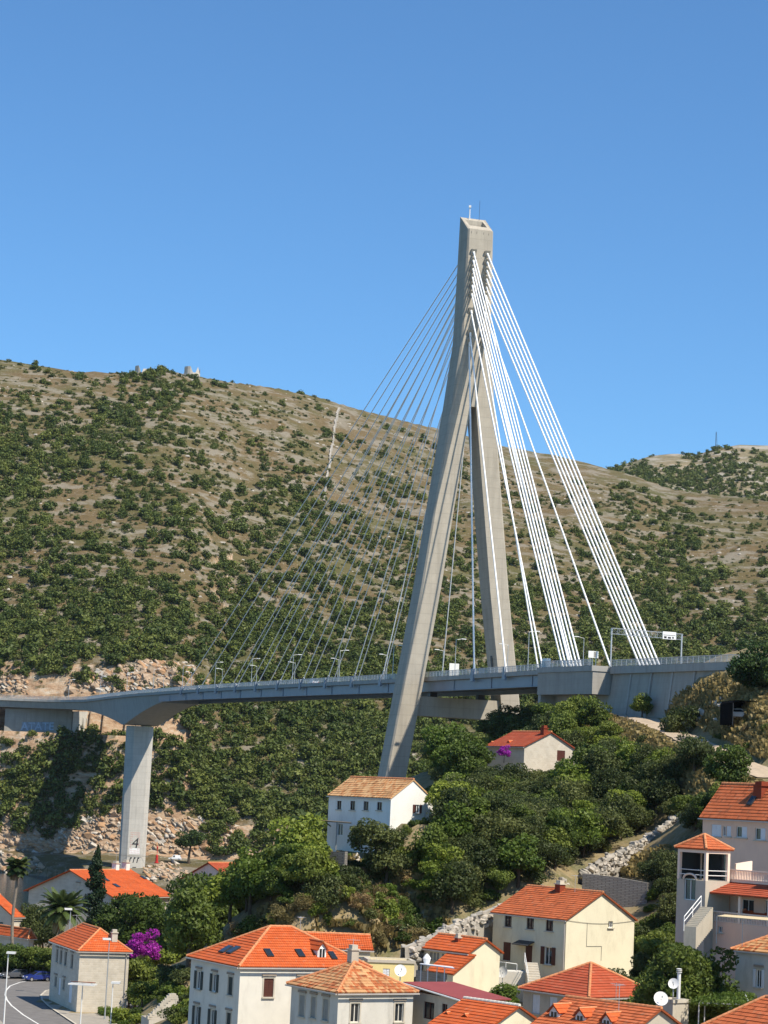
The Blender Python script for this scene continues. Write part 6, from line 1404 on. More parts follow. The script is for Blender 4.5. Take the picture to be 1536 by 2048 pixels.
# ================================================================== VEGETATION
def leaves(clumps, per, size, seed, shape=0.62, up=0.25, jitter=0.85, shell=0.55):
    r = np.random.default_rng(seed); Vv = []; T = []
    for (c, rad) in clumps:
        n = max(6, int(per)); d = r.normal(size=(n, 3)); d /= np.linalg.norm(d, axis=1)[:, None]
        k = (shell + (1 - shell) * r.random(n) ** 0.6)[:, None]
        p = np.array(c) + d * np.array(rad) * k
        nn = d + r.normal(size=(n, 3)) * jitter + np.array([0, 0, up]); nn /= np.linalg.norm(nn, axis=1)[:, None]
        a = np.cross(nn, r.normal(size=(n, 3))); a /= np.linalg.norm(a, axis=1)[:, None] + 1e-9; b = np.cross(nn, a)
        s = (size * (0.6 + 0.8 * r.random(n)))[:, None] / 2
        bend = nn * s * 0.25
        Vv.append(np.stack([p - a * s, p - b * s * shape - bend, p + a * s, p + b * s * shape - bend], 1).reshape(-1, 3))
        T.append(np.repeat(np.clip(0.55 * r.random() + 0.5 * r.random(n), 0, 1), 4))
    Vv = np.concatenate(Vv); T = np.concatenate(T); return Vv, np.arange(len(Vv)).reshape(-1, 4), T
def crown_clumps(seed, R, zc, n, cl=(0.32, 0.5), low=-0.6):
    r = np.random.default_rng(seed); out = []
    for i in range(n):
        d = r.normal(size=3); d /= np.linalg.norm(d); d[2] = max(d[2], low); k = 0.35 + 0.5 * r.random()
        c = d * np.array(R) * k + np.array([0, 0, zc]); q = cl[0] + (cl[1] - cl[0]) * r.random(); m = min(R[0], R[1]) * q
        out.append((c, (m * (0.9 + .3 * r.random()), m * (0.9 + .3 * r.random()), m * (0.6 + .25 * r.random()))))
    return out
def trunk_mesh(name, seed, hgt, r0, spread, n=5):
    r = random.Random(seed); mb = MB(); pts = [Vector((0, 0, -0.6)), Vector((r.uniform(-.1, .1), r.uniform(-.1, .1), hgt * 0.3)), Vector((r.uniform(-.25, .25), r.uniform(-.25, .25), hgt * 0.55))]
    mb.path(pts, [r0 * 1.3, r0, r0 * 0.75], 7)
    for i in range(n):
        an = 2 * math.pi * i / n + r.random(); e = pts[-1] + Vector((math.cos(an) * spread, math.sin(an) * spread, hgt * (0.2 + 0.2 * r.random()))); mid = pts[-1].lerp(e, 0.5) + UP * 0.2
        mb.path([pts[-1], mid, e], [r0 * 0.55, r0 * 0.35, r0 * 0.12], 5)
    return mb.mesh(name)
PROTO = {}
def proto(kind, seed, R, zc, n, per, size, mat, hgt, r0, cl=(0.32, 0.5), **kw):
    me = npmesh('crown', *leaves(crown_clumps(seed, R, zc, n, cl), per, size, seed + 99, **kw)); me.materials.append(mat)
    tm = trunk_mesh('trunk', seed, hgt, r0, R[0] * 0.5) if hgt else None
    if tm: tm.materials.append(m_bark)
    PROTO.setdefault(kind, []).append((me, tm))
for s in range(4): proto('broad', 10 + s, (2.7, 2.5, 2.3), 3.4, 24, 190, 0.34, m_leafA, 4.4, 0.16)
for s in range(3): proto('bright', 20 + s, (2.9, 2.7, 2.3), 3.6, 26, 190, 0.36, m_leafC, 4.6, 0.17)
for s in range(4): proto('olive', 30 + s, (2.8, 2.6, 2.0), 2.9, 24, 200, 0.28, m_leafB, 3.8, 0.18)
for s in range(2): proto('tall', 40 + s, (3.6, 3.4, 3.8), 5.6, 36, 220, 0.42, m_leafA, 7.5, 0.25)
for s in range(2): proto('pine', 44 + s, (3.6, 3.3, 2.9), 5.6, 30, 230, 0.34, m_leafP, 7.0, 0.26, (0.26, 0.42))
for s in range(3): proto('bush', 50 + s, (1.5, 1.4, 0.95), 0.75, 12, 130, 0.24, m_leafA, 0, 0, low=-0.1) if False else proto('bush', 50 + s, (1.5, 1.4, 0.95), 0.75, 12, 130, 0.24, m_leafA, 0, 0)
for s in range(2): proto('darkbush', 56 + s, (1.5, 1.5, 1.0), 0.8, 12, 140, 0.22, m_leafB, 0, 0)
for s in range(2): proto('brightbush', 58 + s, (1.4, 1.4, 1.0), 0.8, 12, 130, 0.26, m_leafC, 0, 0)
for s in range(3): proto('dry', 60 + s, (1.3, 1.3, 0.9), 0.7, 11, 150, 0.2, m_leafD, 0, 0, jitter=1.4, shape=0.3)
def place_tree(kind, loc, sc, label, group, rz=None, name=None, sz=None):
    me, tm = random.choice(PROTO[kind]); rz = random.random() * 6.28 if rz is None else rz; sv = (sc, sc, sc * (sz or random.uniform(0.85, 1.15)))
    nm = name or {'broad': 'broadleaf_tree', 'bright': 'broadleaf_tree', 'olive': 'olive_tree', 'tall': 'broadleaf_tree', 'pine': 'pine_tree', 'dry': 'dry_bush'}.get(kind, 'bush')
    if tm is None:
        o = bpy.data.objects.new(nm, me); COL.objects.link(o); o.location = loc; o.rotation_euler = (0, 0, rz); o.scale = sv; o['kind'] = 'thing'
        return tag(o, label, 'bush', group)
    t = thing(nm, label, 'tree', loc, rz, group, world=False); t.scale = sv
    for n_, m_ in (('crown', me), ('trunk', tm)): o = bpy.data.objects.new(n_, m_); COL.objects.link(o); o.parent = t
    return t
def inside(poly, x, y):
    c = False; n = len(poly)
    for i in range(n):
        (x0, y0), (x1, y1) = poly[i], poly[(i + 1) % n]
        if (y0 > y) != (y1 > y) and x < (x1 - x0) * (y - y0) / (y1 - y0) + x0: c = not c
    return c
def in_house(p, mgn):
    for h in list(H.values()) + [H2]:
        a = (p.x - h['m'].x) * h['u'].x + (p.y - h['m'].y) * h['u'].y; b = (p.x - h['m'].x) * h['v'].x + (p.y - h['m'].y) * h['v'].y
        if -mgn < a < h['a'] + mgn and -mgn < b < h['b'] + mgn: return True
    return False
NEARG = 'trees and bushes on the near slope'
for _k in range(9): pass
TREES = []
KEEP = [(985, 1462, 1150, 1526, 345), (664, 1558, 862, 1634, 290), (658, 1640, 704, 1684, 290), (1464, 1396, 1530, 1440, 334), (1215, 1416, 1345, 1470, 352), (1405, 1480, 1540, 1556, 318), (1168, 1690, 1262, 1762, 286), (1250, 1640, 1360, 1712, 298),
        (1165, 1748, 1292, 1784, 278), (242, 1866, 324, 1920, 344), (992, 1776, 1262, 1925, 250), (1356, 1676, 1536, 1800, 214), (1410, 1585, 1536, 1680, 228), (795, 1430, 850, 1550, 400), (850, 1875, 985, 1925, 238), (868, 1832, 985, 1905, 250), (1400, 1928, 1472, 1980, 214)]
TW = {'broad': (2.4, 5.4), 'bright': (2.6, 5.6), 'olive': (2.5, 4.7), 'tall': (3.3, 9.0), 'pine': (3.2, 8.2), 'bush': (1.4, 1.7), 'darkbush': (1.4, 1.8), 'brightbush': (1.3, 1.8), 'dry': (1.2, 1.6)}
def blocked(p, kind, s):
    w_, h_ = TW[kind]; x, y = proj(p + UP * h_ * s); x2, y2 = proj(p); k = F / p.y * w_ * s * 0.8
    return any(p.y < r_[4] and x + k > r_[0] and x - k < r_[2] and y < r_[3] - 4 and y2 > r_[1] for r_ in KEEP)
LM = [('the white hillside house', H['wht']), ('the stone cottage', H['cot']), ('the pink house', H['pnk']), ('the cream gable house', H['cre']), ('the skylight house', H['hip']), ('the grey stone house', H['stone']), ('the low orange cottage', H['sml']), ('the red hipped roof', H['red']), ('the dark-edged house', H['drk']), ('the large stone house', H['big'])]
LMP = [(n_, h_['m'] + h_['u'] * h_['a'] / 2 + h_['v'] * h_['b'] / 2) for n_, h_ in LM] + [('the pylon foot', B(0, -15, 20)), ('the far pylon leg', B(0, 15, 20)), ('the anchor block', B(-80, -10, 40)), ('the dirt track bend', P(1345, 1466, 352)), ('the upper rubble wall', P(1260, 1705, 300)), ('the garden wall', P(1230, 1760, 282)), ('the black shelter', P(1497, 1438, 334)), ('the reed pergola', P(650, 1660, 293)), ('the roofless barn', P(330, 2020, 262)), ('the retaining wall', P(1330, 1400, 385))]
KN = {'broad': 'mid-green tree', 'bright': 'bright green tree', 'olive': 'dark olive-green tree', 'tall': 'leafy green tree', 'pine': 'dark pine', 'bush': 'green bush', 'darkbush': 'dark green bush', 'brightbush': 'bright green bush', 'dry': 'straw-coloured dry bush'}
SCR = {'bush': (0.9, 1.2), 'darkbush': (0.9, 1.2), 'brightbush': (0.8, 1.1), 'dry': (0.8, 1.1), 'tall': (1.1, 1.25)}
def auto_label(p, kind, s):
    ds = sorted(((Vector((q.x, q.y, 0)) - Vector((p.x, p.y, 0))).length, n_, q) for n_, q in LMP); d0, n0, q0 = ds[0]; n1 = ds[1][1]
    lo, hi = SCR.get(kind, (0.92, 1.15)); size = 'small' if s < lo else 'large' if s > hi else 'mid-sized'
    rel = 'beside' if d0 < 9 else 'behind' if p.y > q0.y + 4 and d0 < 24 else 'below' if p.z < q0.z - 3 and d0 < 30 else 'on the slope near'
    t_ = f'{size} {KN[kind]} {rel} {n0}, towards {n1}'
    return t_ if len(t_.replace('-', ' ').split()) <= 16 else f'{size} {KN[kind]} {rel} {n0}'
def near_track(p): return bool((((ta[:, 0] - p.x) ** 2 + (ta[:, 1] - p.y) ** 2) < 3.6 ** 2).any()) or any(0 < (tp_[0] - p).length < 0 for _ in ())
def scatter(poly, n, kinds, scale, label, group, sep=0.9, mgn=1.5, maxtry=40, yr=(150, 600)):
    xs, ys_ = [p[0] for p in poly], [p[1] for p in poly]; done = 0
    for _ in range(n * maxtry):
        if done >= n: break
        x, y = random.uniform(min(xs), max(xs)), random.uniform(min(ys_), max(ys_))
        if not inside(poly, x, y): continue
        p = hit(x, y, *yr)
        if p is None or in_house(p, mgn) or near_track(p): continue
        s = random.uniform(*scale); k = random.choice(kinds)
        if blocked(p, k, s): continue
        rad = s * {'bush': 1.4, 'darkbush': 1.4, 'brightbush': 1.4, 'dry': 1.2}.get(k, 2.5)
        if any((p.x - q[0]) ** 2 + (p.y - q[1]) ** 2 < (sep * (rad + q[2]) * 0.55) ** 2 for q in TREES): continue
        TREES.append((p.x, p.y, rad)); done += 1
        place_tree(k, p - UP * 0.15, s, auto_label(p, k, s), NEARG)
    return done
def at(px, py, kind, sc, label, group=None, name=None, Y=None, sz=None):
    p = hit(px, py) if Y is None else P(px, py, Y)
    if p is None: return None
    if Y is not None: p.z = float(znear(p.x, p.y)) - 0.2
    TREES.append((p.x, p.y, sc * 2.2)); return place_tree(kind, p, sc, label, group, None, name, sz)

# --- single plants that stand out
PB = {}
p = P(750, 1722, 281); TREES.append((p.x, p.y, 3)); place_tree('olive', p - UP * 0.3, 1.3, 'round dark tree hiding the corner of the white hillside house', None)
for k in range(7): p = P(790 + k * 13, 1650, 285 + k * 1.3); p.z = float(znear(p.x, p.y)) - 0.3; place_tree('bush', p, 0.7, 'low hedge bush along the foot of the white house gable', 'hedge under the white gable')
at(745, 1722, 'bush', 1.3, 'rounded green bush below the round dark tree', Y=273)
place_tree('pine', P(1516, 1452, 334), 1.35, 'large dark pine beside the approach road at the top of the track', None, sz=1.05)
place_tree('pine', P(1552, 1445, 330), 1.3, 'second dark pine half cut by the frame above the track', None, sz=1.05)
at(1388, 1560, 'olive', 1.1, 'dense dark evergreen between the two stretches of track', sz=1.2); at(1350, 1575, 'olive', 1.0, 'lower dark evergreen left of the track bend')
at(1458, 1590, 'broad', 1.15, 'round dark green tree below the lower track', Y=292)
at(1372, 1440, 'darkbush', 1.9, 'dark spreading bush on the dry slope under the retaining wall', Y=352, sz=1.3); at(1350, 1445, 'darkbush', 1.6, 'smaller dark bush on the dry slope under the retaining wall', Y=352)
at(1285, 1415, 'broad', 0.85, 'green shrub tree at the foot of the ribbed retaining wall', Y=385)
at(380, 1742, 'pine', 1.0, 'umbrella-shaped tree beside the shore road behind the pier') if False else None
p = P(378, 1716, 818); p.z = zfar1(p.x, p.y); place_tree('pine', p, 1.75, 'dark spreading tree on the far shore beside the white van', None)
# bougainvillea
me = npmesh('crown', *leaves(crown_clumps(71, (2.6, 2.0, 2.2), 2.8, 26, (0.28, 0.42)), 170, 0.24, 72)); me.materials.append(m_boug)
for k, (px, py, Y, sc, lab) in enumerate(((286, 1925, 345, 1.3, 'big magenta bougainvillea in flower behind the stone house'), (1008, 1522, 338, 0.5, 'magenta bougainvillea flowering against the stone cottage front'))):
    p = P(px, py, Y); p.z = float(znear(p.x, p.y)) if k == 0 else P(px, py, Y).z; 
    if k == 0: p.z = P(px, 1892, Y).z - 2.8 * sc
    t = thing('bougainvillea', lab, 'shrub', p, 0.4, None, world=False); t.scale = (sc, sc, sc)
    o = bpy.data.objects.new('blossom', me); COL.objects.link(o); o.parent = t
    tm = trunk_mesh('stem', 5, 3.0, 0.1, 1.3); tm.materials.append(m_bark); o = bpy.data.objects.new('stem', tm); COL.objects.link(o); o.parent = t
# cypress
b = P(184, 1880, 392); b.z = 3.2; hgt = zat(186, 1693, b) - b.z; rr = np.random.default_rng(9); cl = []
for k in range(60):
    f = k / 59; rad = 1.75 * (0.85 + 0.15 * math.sin(f * 3.1)) * (1 - f ** 6) + 0.3; an = rr.random() * 6.28; cl.append(((math.cos(an) * rad * 0.45, math.sin(an) * rad * 0.45, 0.8 + f * (hgt - 1.4)), (rad * 0.62, rad * 0.62, 1.0)))
me = npmesh('crown', *leaves(cl, 210, 0.36, 77)); me.materials.append(m_leafY); t = thing('cypress', 'slender dark cypress rising in front of the large stone house', 'tree', b, 0, None, world=False); o = bpy.data.objects.new('crown', me); COL.objects.link(o); o.parent = t
mb = MB(); mb.tube((0, 0, -0.5), (0, 0, 2.5), 0.25, 0.2, 7); tm = mb.mesh('trunk'); tm.materials.append(m_bark); o = bpy.data.objects.new('trunk', tm); COL.objects.link(o); o.parent = t
# palms
def frond(mb, base, d, length, droop, wd, n=9, up=0.7, leaflets=True):
    d = Vector(d).normalized(); pts = []; p = Vector(base); v = (d + UP * up).normalized()
    for i in range(n + 1):
        pts.append(p.copy()); p = p + v * (length / n); v = (v - UP * droop * (0.4 + i / n)).normalized()
    for i in range(n):
        a, b = pts[i], pts[i + 1]; t_ = (b - a).normalized(); s = t_.cross(UP).normalized(); w_ = wd * (0.35 + 0.65 * math.sin(math.pi * min(1, (i + 1.2) / (n + 0.6)))); 
        for k in range(4):
            q = a.lerp(b, k / 4)
            for sd in (-1, 1):
                tip = q + s * sd * w_ + t_ * w_ * 0.6 - UP * w_ * 0.35; mb.add([q, q + t_ * 0.13, tip + t_ * 0.08, tip], [(0, 1, 2, 3)])
    mb.path(pts, 0.03, 4)
def palm(label, base, hgt, nf, length, wd, trunk_r, dead, seed, boots=False, cat='palm'):
    r = random.Random(seed); t = thing('palm_tree', label, cat, base, 0, None, world=False); mb = MB(); k = 9
    pts = [Vector((0.15 * math.sin(i), 0.1 * math.cos(i * 1.3), hgt * i / k - (0.5 if i == 0 else 0))) for i in range(k + 1)]; mb.path(pts, [trunk_r * (1.25 - 0.3 * i / k) for i in range(k + 1)], 9); m_ = mb.mesh('trunk'); m_.materials.append(m_palmbark); o = bpy.data.objects.new('trunk', m_); COL.objects.link(o); o.parent = t
    top = pts[-1]
    for i in range(nf):
        an = i * 2.39996; f = i / nf; mb = MB(); frond(mb, top + Vector((math.cos(an), math.sin(an), 0)) * trunk_r * 0.6, (math.cos(an), math.sin(an), 0), length * r.uniform(0.85, 1.1), 0.10 + 0.16 * f, wd, up=1.9 - 2.3 * f)
        m_ = mb.mesh('frond'); m_.materials.append(m_palm); a = m_.attributes.new('tint', 'FLOAT', 'POINT'); a.data.foreach_set('value', np.full(len(m_.vertices), r.random(), dtype=np.float32)); o = bpy.data.objects.new('frond', m_); COL.objects.link(o); o.parent = t
    if dead:
        for i in range(dead):
            an = i * 2.1; mb = MB(); frond(mb, top - UP * 0.3, (math.cos(an), math.sin(an), 0), length * 0.9, 0.42, wd * 0.8, up=-0.4); m_ = mb.mesh('dead_frond'); m_.materials.append(m_dryfrond); a = m_.attributes.new('tint', 'FLOAT', 'POINT'); a.data.foreach_set('value', np.full(len(m_.vertices), r.random(), dtype=np.float32)); o = bpy.data.objects.new('dead_frond', m_); COL.objects.link(o); o.parent = t
b = P(24, 1880, 362); b.z = 3; palm('tall fan palm with skirt of dead fronds beside the waterside cottage', b, zat(31, 1735, b) - b.z, 34, 2.1, 0.75, 0.22, 22, 4)
b = P(122, 1878, 372); b.z = 3.2; palm('broad date palm with arching fronds in front of the large stone house', b, zat(124, 1822, b) - b.z, 62, 4.4, 0.75, 0.42, 10, 5)
b = P(618, 1676, 296); b.z = float(znear(b.x, b.y)); palm('small palm beside the reed pergola', b, max(1.5, zat(618, 1650, b) - b.z), 22, 2.6, 0.5, 0.25, 6, 6)
p = hit(1428, 1960) or P(1428, 1960, 222); palm('low sago palm beside the garden shed wall', P(1395, 1945, 226) - UP * 0.4, 0.7, 20, 1.5, 0.35, 0.2, 0, 8)
# agave patch
def agave(label, p, sc, seed):
    r = random.Random(seed); t = thing('agave', label, 'plant', p, 0, 'agaves on the bank', world=False)
    for i in range(16):
        an = i * 2.4; mb = MB(); L = sc * r.uniform(1.0, 1.6); d = Vector((math.cos(an), math.sin(an), 0)); s = Vector((-d.y, d.x, 0)); up = r.uniform(0.4, 1.6)
        q = [Vector((0, 0, 0)), d * L * 0.5 + UP * L * 0.35 * up, d * L + UP * L * (0.25 * up)]; mb.add([q[0] - s * .08, q[0] + s * .08, q[1] + s * .11, q[1] - s * .11, q[2]], [(0, 1, 2, 3), (3, 2, 4)]); m_ = mb.mesh('leaf'); m_.materials.append(m_agave)
        a = m_.attributes.new('tint', 'FLOAT', 'POINT'); a.data.foreach_set('value', np.full(5, r.random(), dtype=np.float32)); o = bpy.data.objects.new('leaf', m_); COL.objects.link(o); o.parent = t
for k in range(11):
    p = hit(800 + 55 * random.random(), 1850 + 30 * random.random())
    if p: agave('spiky grey-green agave on the bank above the yellow outbuilding', p, random.uniform(0.8, 1.3), k)
for k in range(3):
    p = hit(852 + 14 * k, 1700 + 6 * k)
    if p: agave('spiky grey-green agave beside the low pale stone wall', p, 1.5, 40 + k)

# --- thickets
GD = {'olive': 'dark olive-green tree in the thicket between cottage and rubble wall', 'broad': 'mid-green tree in the thicket between cottage and rubble wall', 'darkbush': 'dark bush filling the thicket between cottage and rubble wall', 'bush': 'green bush filling the thicket between cottage and rubble wall', 'bright': 'bright green tree in the thicket above the rubble wall'}
scatter([(880, 1650), (960, 1570), (1060, 1545), (1180, 1550), (1330, 1560), (1352, 1620), (1240, 1690), (1150, 1740), (1000, 1815), (905, 1830), (850, 1790), (870, 1710)], 120, ['olive', 'olive', 'broad', 'olive', 'bright'], (0.75, 1.35), GD, 'thicket on the middle slope', 0.72)
scatter([(880, 1650), (960, 1570), (1180, 1550), (1352, 1620), (1150, 1740), (1000, 1815), (905, 1830), (850, 1790)], 60, ['darkbush', 'bush'], (0.9, 1.5), GD, 'bushes on the middle slope', 0.5)
GC = {'bright': 'bright green broad tree on the lower bank left of the white house', 'broad': 'mid-green broad tree on the lower bank left of the white house', 'tall': 'tall green tree behind the stone house by the road', 'bush': 'green bush on the bank behind the skylight house', 'dry': 'straw-coloured dry bush on the bank behind the skylight house', 'darkbush': 'dark bush on the bank behind the skylight house', 'brightbush': 'bright green bush on the bank behind the skylight house'}
scatter([(415, 1790), (520, 1700), (590, 1690), (650, 1730), (640, 1800), (560, 1830), (440, 1850)], 34, ['bright', 'broad', 'bright'], (0.9, 1.35), GC, 'trees on the lower bank', 0.75)
scatter([(560, 1640), (650, 1625), (650, 1600), (590, 1610)], 6, ['broad', 'bright'], (0.8, 1.1), 'green tree behind the reed pergola of the white house', 'trees behind the pergola', 0.8)
scatter([(470, 1870), (560, 1830), (650, 1730), (760, 1720), (860, 1740), (860, 1800), (900, 1850), (820, 1900), (700, 1890), (560, 1890)], 95, ['bush', 'dry', 'darkbush', 'dry', 'brightbush', 'bush'], (0.7, 1.5), GC, 'bushes on the bank behind the skylight house', 0.62)
at(650, 1855, 'olive', 1.05, 'rounded dark tree on the bank above the skylight house'); at(770, 1790, 'olive', 1.1, 'dark tree at the edge of the brush under the white house')
for px, Y, sc, k in ((352, 282, 1.2, 'tall'), (378, 276, 1.1, 'tall'), (360, 302, 1.25, 'tall'), (400, 300, 1.15, 'tall'), (428, 300, 1.05, 'tall'), (345, 330, 1.2, 'tall'), (385, 325, 1.25, 'tall'), (420, 330, 1.1, 'tall'), (215, 380, 1.15, 'tall'), (240, 384, 1.25, 'bright'), (268, 378, 1.3, 'tall'), (296, 386, 1.35, 'tall'), (325, 372, 1.3, 'bright'), (255, 395, 1.3, 'tall'), (310, 392, 1.35, 'tall'), (350, 380, 1.3, 'bright'), (380, 372, 1.2, 'tall')):
    p = P(px, 1900, Y); p.z = float(znear(p.x, p.y)) - 0.2
    if blocked(p, k, sc): continue
    TREES.append((p.x, p.y, 3)); place_tree(k, p, sc, auto_label(p, k, sc), NEARG)
scatter([(200, 2000), (250, 1985), (330, 1985), (375, 1975), (370, 1995), (300, 2020), (280, 2048), (230, 2070), (200, 2040)], 26, ['bush', 'brightbush', 'broad', 'bush'], (0.7, 1.2), {'bush': 'green bush on the verge below the stone house', 'brightbush': 'bright bush on the verge below the stone house', 'broad': 'small tree on the verge below the stone house'}, 'verge bushes below the stone house', 0.6)
for k, (px, py) in enumerate(((262, 1935), (285, 1945), (300, 1960), (318, 1985))): 
    p = P(px, py, 318 - 8 * k); p.z = 3.0; place_tree('broad', p, 0.85, 'rounded green tree under the magenta bougainvillea', 'trees under the bougainvillea')
for k, (px, Y) in enumerate(((468, 395), (492, 388), (515, 400), (540, 392), (566, 400), (450, 380), (590, 385), (505, 375), (545, 370))):
    p = P(px, 1750, Y); p.z = float(znear(p.x, p.y)) - 0.2; sc = 1.15 + 0.05 * (k % 4); TREES.append((p.x, p.y, 3)); place_tree('tall', p, sc, auto_label(p, 'tall', sc), NEARG)
# roadside hedge behind the cars
for k in range(16):
    x = -20 + k * 9; p = P(x, 1935, 359 - 0.3 * k + (k % 3) * 2.5); p.z = 3.0; place_tree('bush' if k % 3 else 'broad', p, 1.5 if k % 3 else 0.9, 'green hedge bush behind the parked cars', 'roadside hedge', sz=1.7 if k % 3 else 1.0)
for k in range(7):
    p = P(52 + k * 6, 1850, 398 + 6 * (k % 3)); p.z = 3.3; place_tree('olive', p, 1.0 + 0.2 * (k % 2), 'dark tree beside the large stone house gable', 'dark trees by the water', sz=1.5)
# around the pylon, cottage and abutment
GE = {'broad': 'green tree on the slope below the pylon and abutment', 'bright': 'bright green tree on the slope below the abutment', 'olive': 'dark tree on the slope below the pylon', 'pine': 'pine beside the far pylon leg', 'bush': 'bush on the slope below the abutment', 'darkbush': 'dark bush on the slope below the pylon', 'brightbush': 'bright bush on the slope below the abutment'}
scatter([(845, 1560), (870, 1520), (960, 1480), (1010, 1455), (1105, 1450), (1150, 1470), (1220, 1490), (1210, 1545), (1160, 1530), (1000, 1545), (900, 1600), (850, 1600)], 62, ['broad', 'olive', 'broad', 'bright', 'bush'], (0.8, 1.4), GE, 'trees below the pylon', 0.68)
for px, py, Y, s in ((1018, 1450, 462, 1.15), (1052, 1452, 455, 1.3), (1080, 1455, 450, 1.1), (985, 1465, 468, 1.0)): at(px, py, 'pine', s, GE['pine'], 'pines by the far pylon leg', None, Y)
scatter([(800, 1570), (850, 1540), (880, 1500), (900, 1540), (860, 1600), (790, 1600)], 14, ['broad', 'olive'], (0.9, 1.3), GE, 'trees below the pylon', 0.7)
# clipped hedge right of the pylon foot
hp = [P(850, 1535, 385), P(985, 1512, 372)]; me = npmesh('hedge', *leaves([((hp[0].lerp(hp[1], k / 17)), (1.1, 1.1, 1.9)) for k in range(18)], 260, 0.26, 33)); me.materials.append(m_leafA)
o = link('clipped_hedge', me, None); tag(o, 'straight clipped dark hedge running towards the stone cottage', 'hedge'); o['kind'] = 'thing'
# dry slope on the right
GR = {'dry': 'straw-coloured dry bush on the right-hand slope', 'bush': 'green bush on the right-hand slope', 'darkbush': 'dark bush on the right-hand slope', 'brightbush': 'bright bush on the right-hand slope'}
scatter([(1180, 1450), (1230, 1440), (1330, 1480), (1400, 1540), (1500, 1580), (1536, 1600), (1460, 1640), (1380, 1620), (1330, 1560), (1240, 1540), (1190, 1500)], 70, ['dry', 'bush', 'dry', 'darkbush', 'dry'], (0.4, 0.9), GR, 'bushes on the right-hand slope', 0.7)
scatter([(1290, 1425), (1440, 1365), (1470, 1390), (1440, 1420), (1330, 1440)], 20, ['dry', 'dry', 'bush'], (0.35, 0.65), GR, 'bushes on the right-hand slope', 0.7)
scatter([(1420, 1450), (1536, 1450), (1536, 1530), (1440, 1490)], 24, ['dry', 'bush', 'dry'], (0.4, 0.75), GR, 'bushes on the right-hand slope', 0.7)
scatter([(1380, 1600), (1420, 1600), (1536, 1590), (1536, 1620), (1400, 1680), (1340, 1690), (1350, 1650)], 22, ['olive', 'broad', 'darkbush'], (0.7, 1.1), 'dark tree crowding behind the pink house', 'trees behind the pink house', 0.7)
# gardens between the houses
GG = {'bush': 'green garden bush below the pink house', 'darkbush': 'dark garden bush below the pink house', 'brightbush': 'bright garden bush below the pink house', 'broad': 'garden tree below the pink house', 'olive': 'dark garden tree below the pink house'}
scatter([(1285, 1800), (1350, 1790), (1390, 1880), (1450, 1890), (1470, 1930), (1420, 1945), (1330, 1960), (1290, 1940), (1280, 1880)], 44, ['bush', 'darkbush', 'broad', 'brightbush', 'olive'], (0.55, 0.95), GG, 'gardens below the pink house', 0.6, 0.8)
scatter([(1295, 1760), (1350, 1730), (1355, 1780), (1320, 1800)], 8, ['olive', 'bush'], (0.6, 0.9), GG, 'gardens below the pink house', 0.7, 0.8)
for px, py, Y, s, k in ((1225, 1935, 246, 0.85, 'olive'), (1262, 1935, 246, 0.9, 'olive'), (1298, 1930, 244, 0.8, 'broad'), (1200, 1945, 243, 0.5, 'bright'), (1330, 1950, 236, 0.8, 'broad')): at(px, py, k, s, 'rounded garden tree behind the red hipped roof', 'garden trees behind the red roof', None, Y)
at(1008, 1995, 'bright', 0.72, 'small lemon tree beside the stair of the cream house', Y=232); at(985, 2005, 'brightbush', 1.0, 'bright bush under the small lemon tree', Y=228); at(1030, 2010, 'brightbush', 0.9, 'bright bush at the corner of the red roof house', Y=226)
at(925, 1990, 'bright', 0.7, 'small green tree covering the awning terrace', Y=224); at(905, 1978, 'brightbush', 1.0, 'bright creeper over the terrace beam', Y=226)
for px, py, Y, s in ((1400, 2030, 200, 0.9), (1382, 2010, 205, 1.1)): at(px, py, 'bush', s, 'green bush beside the white pipe pergola', 'bushes by the pergola', None, Y)
c, t = VINE; me = npmesh('vine', *leaves([(c[0].lerp(c[1], a).lerp(c[3].lerp(c[2], a), b), (1.0, 1.0, 0.3)) for a in np.linspace(0, 1, 8) for b in (0.1, 0.5, 0.9)], 150, 0.26, 35)); me.materials.append(m_leafC); off = Vector(t.location); me.transform(Matrix.Translation(-off)); o = link('vine', me, None, t)

scatter([(1290, 1890), (1345, 1870), (1400, 1880), (1440, 1920), (1400, 1960), (1330, 1990), (1290, 1960)], 30, ['bush', 'darkbush', 'brightbush'], (0.8, 1.3), GG, 'gardens below the pink house', 0.5, 0.5)
scatter([(1330, 1850), (1400, 1840), (1420, 1880), (1400, 1900), (1335, 1895)], 12, ['olive', 'broad', 'bush'], (0.5, 0.8), GG, 'gardens below the pink house', 0.5, 0.3)
scatter([(985, 1960), (1060, 1965), (1050, 2010), (985, 2010)], 10, ['bush', 'brightbush'], (0.7, 1.0), GG, 'gardens below the cream house', 0.5, 0.3)
scatter([(1150, 1930), (1290, 1905), (1300, 1935), (1180, 1950)], 12, ['bush', 'darkbush'], (0.7, 1.0), GG, 'gardens below the cream house', 0.5, 0.5)
scatter([(310, 1955), (385, 1950), (385, 2048), (340, 2048), (330, 1990)], 14, ['bush', 'brightbush', 'darkbush'], (0.8, 1.3), GG, 'x', 0.5, 0.3)
scatter([(1255, 1870), (1340, 1840), (1350, 1990), (1270, 1960)], 26, ['bush', 'darkbush', 'olive', 'brightbush'], (0.6, 1.1), GG, 'x', 0.5, 0.3)
for px, Y, s, kd in ((1340, 216, 0.72, 'tall'), (1362, 211, 0.70, 'tall'), (1384, 213, 0.74, 'tall'), (1398, 209, 0.62, 'tall'), (1325, 212, 0.65, 'tall'), (1352, 206, 0.6, 'tall')):
    p = P(px, 1900, Y); p.z = float(znear(p.x, p.y)) - 0.2; s = max(0.55, min(1.0, (21.2 - p.z) / 9.0)); place_tree(kd, p, s, auto_label(p, kd, s), NEARG)
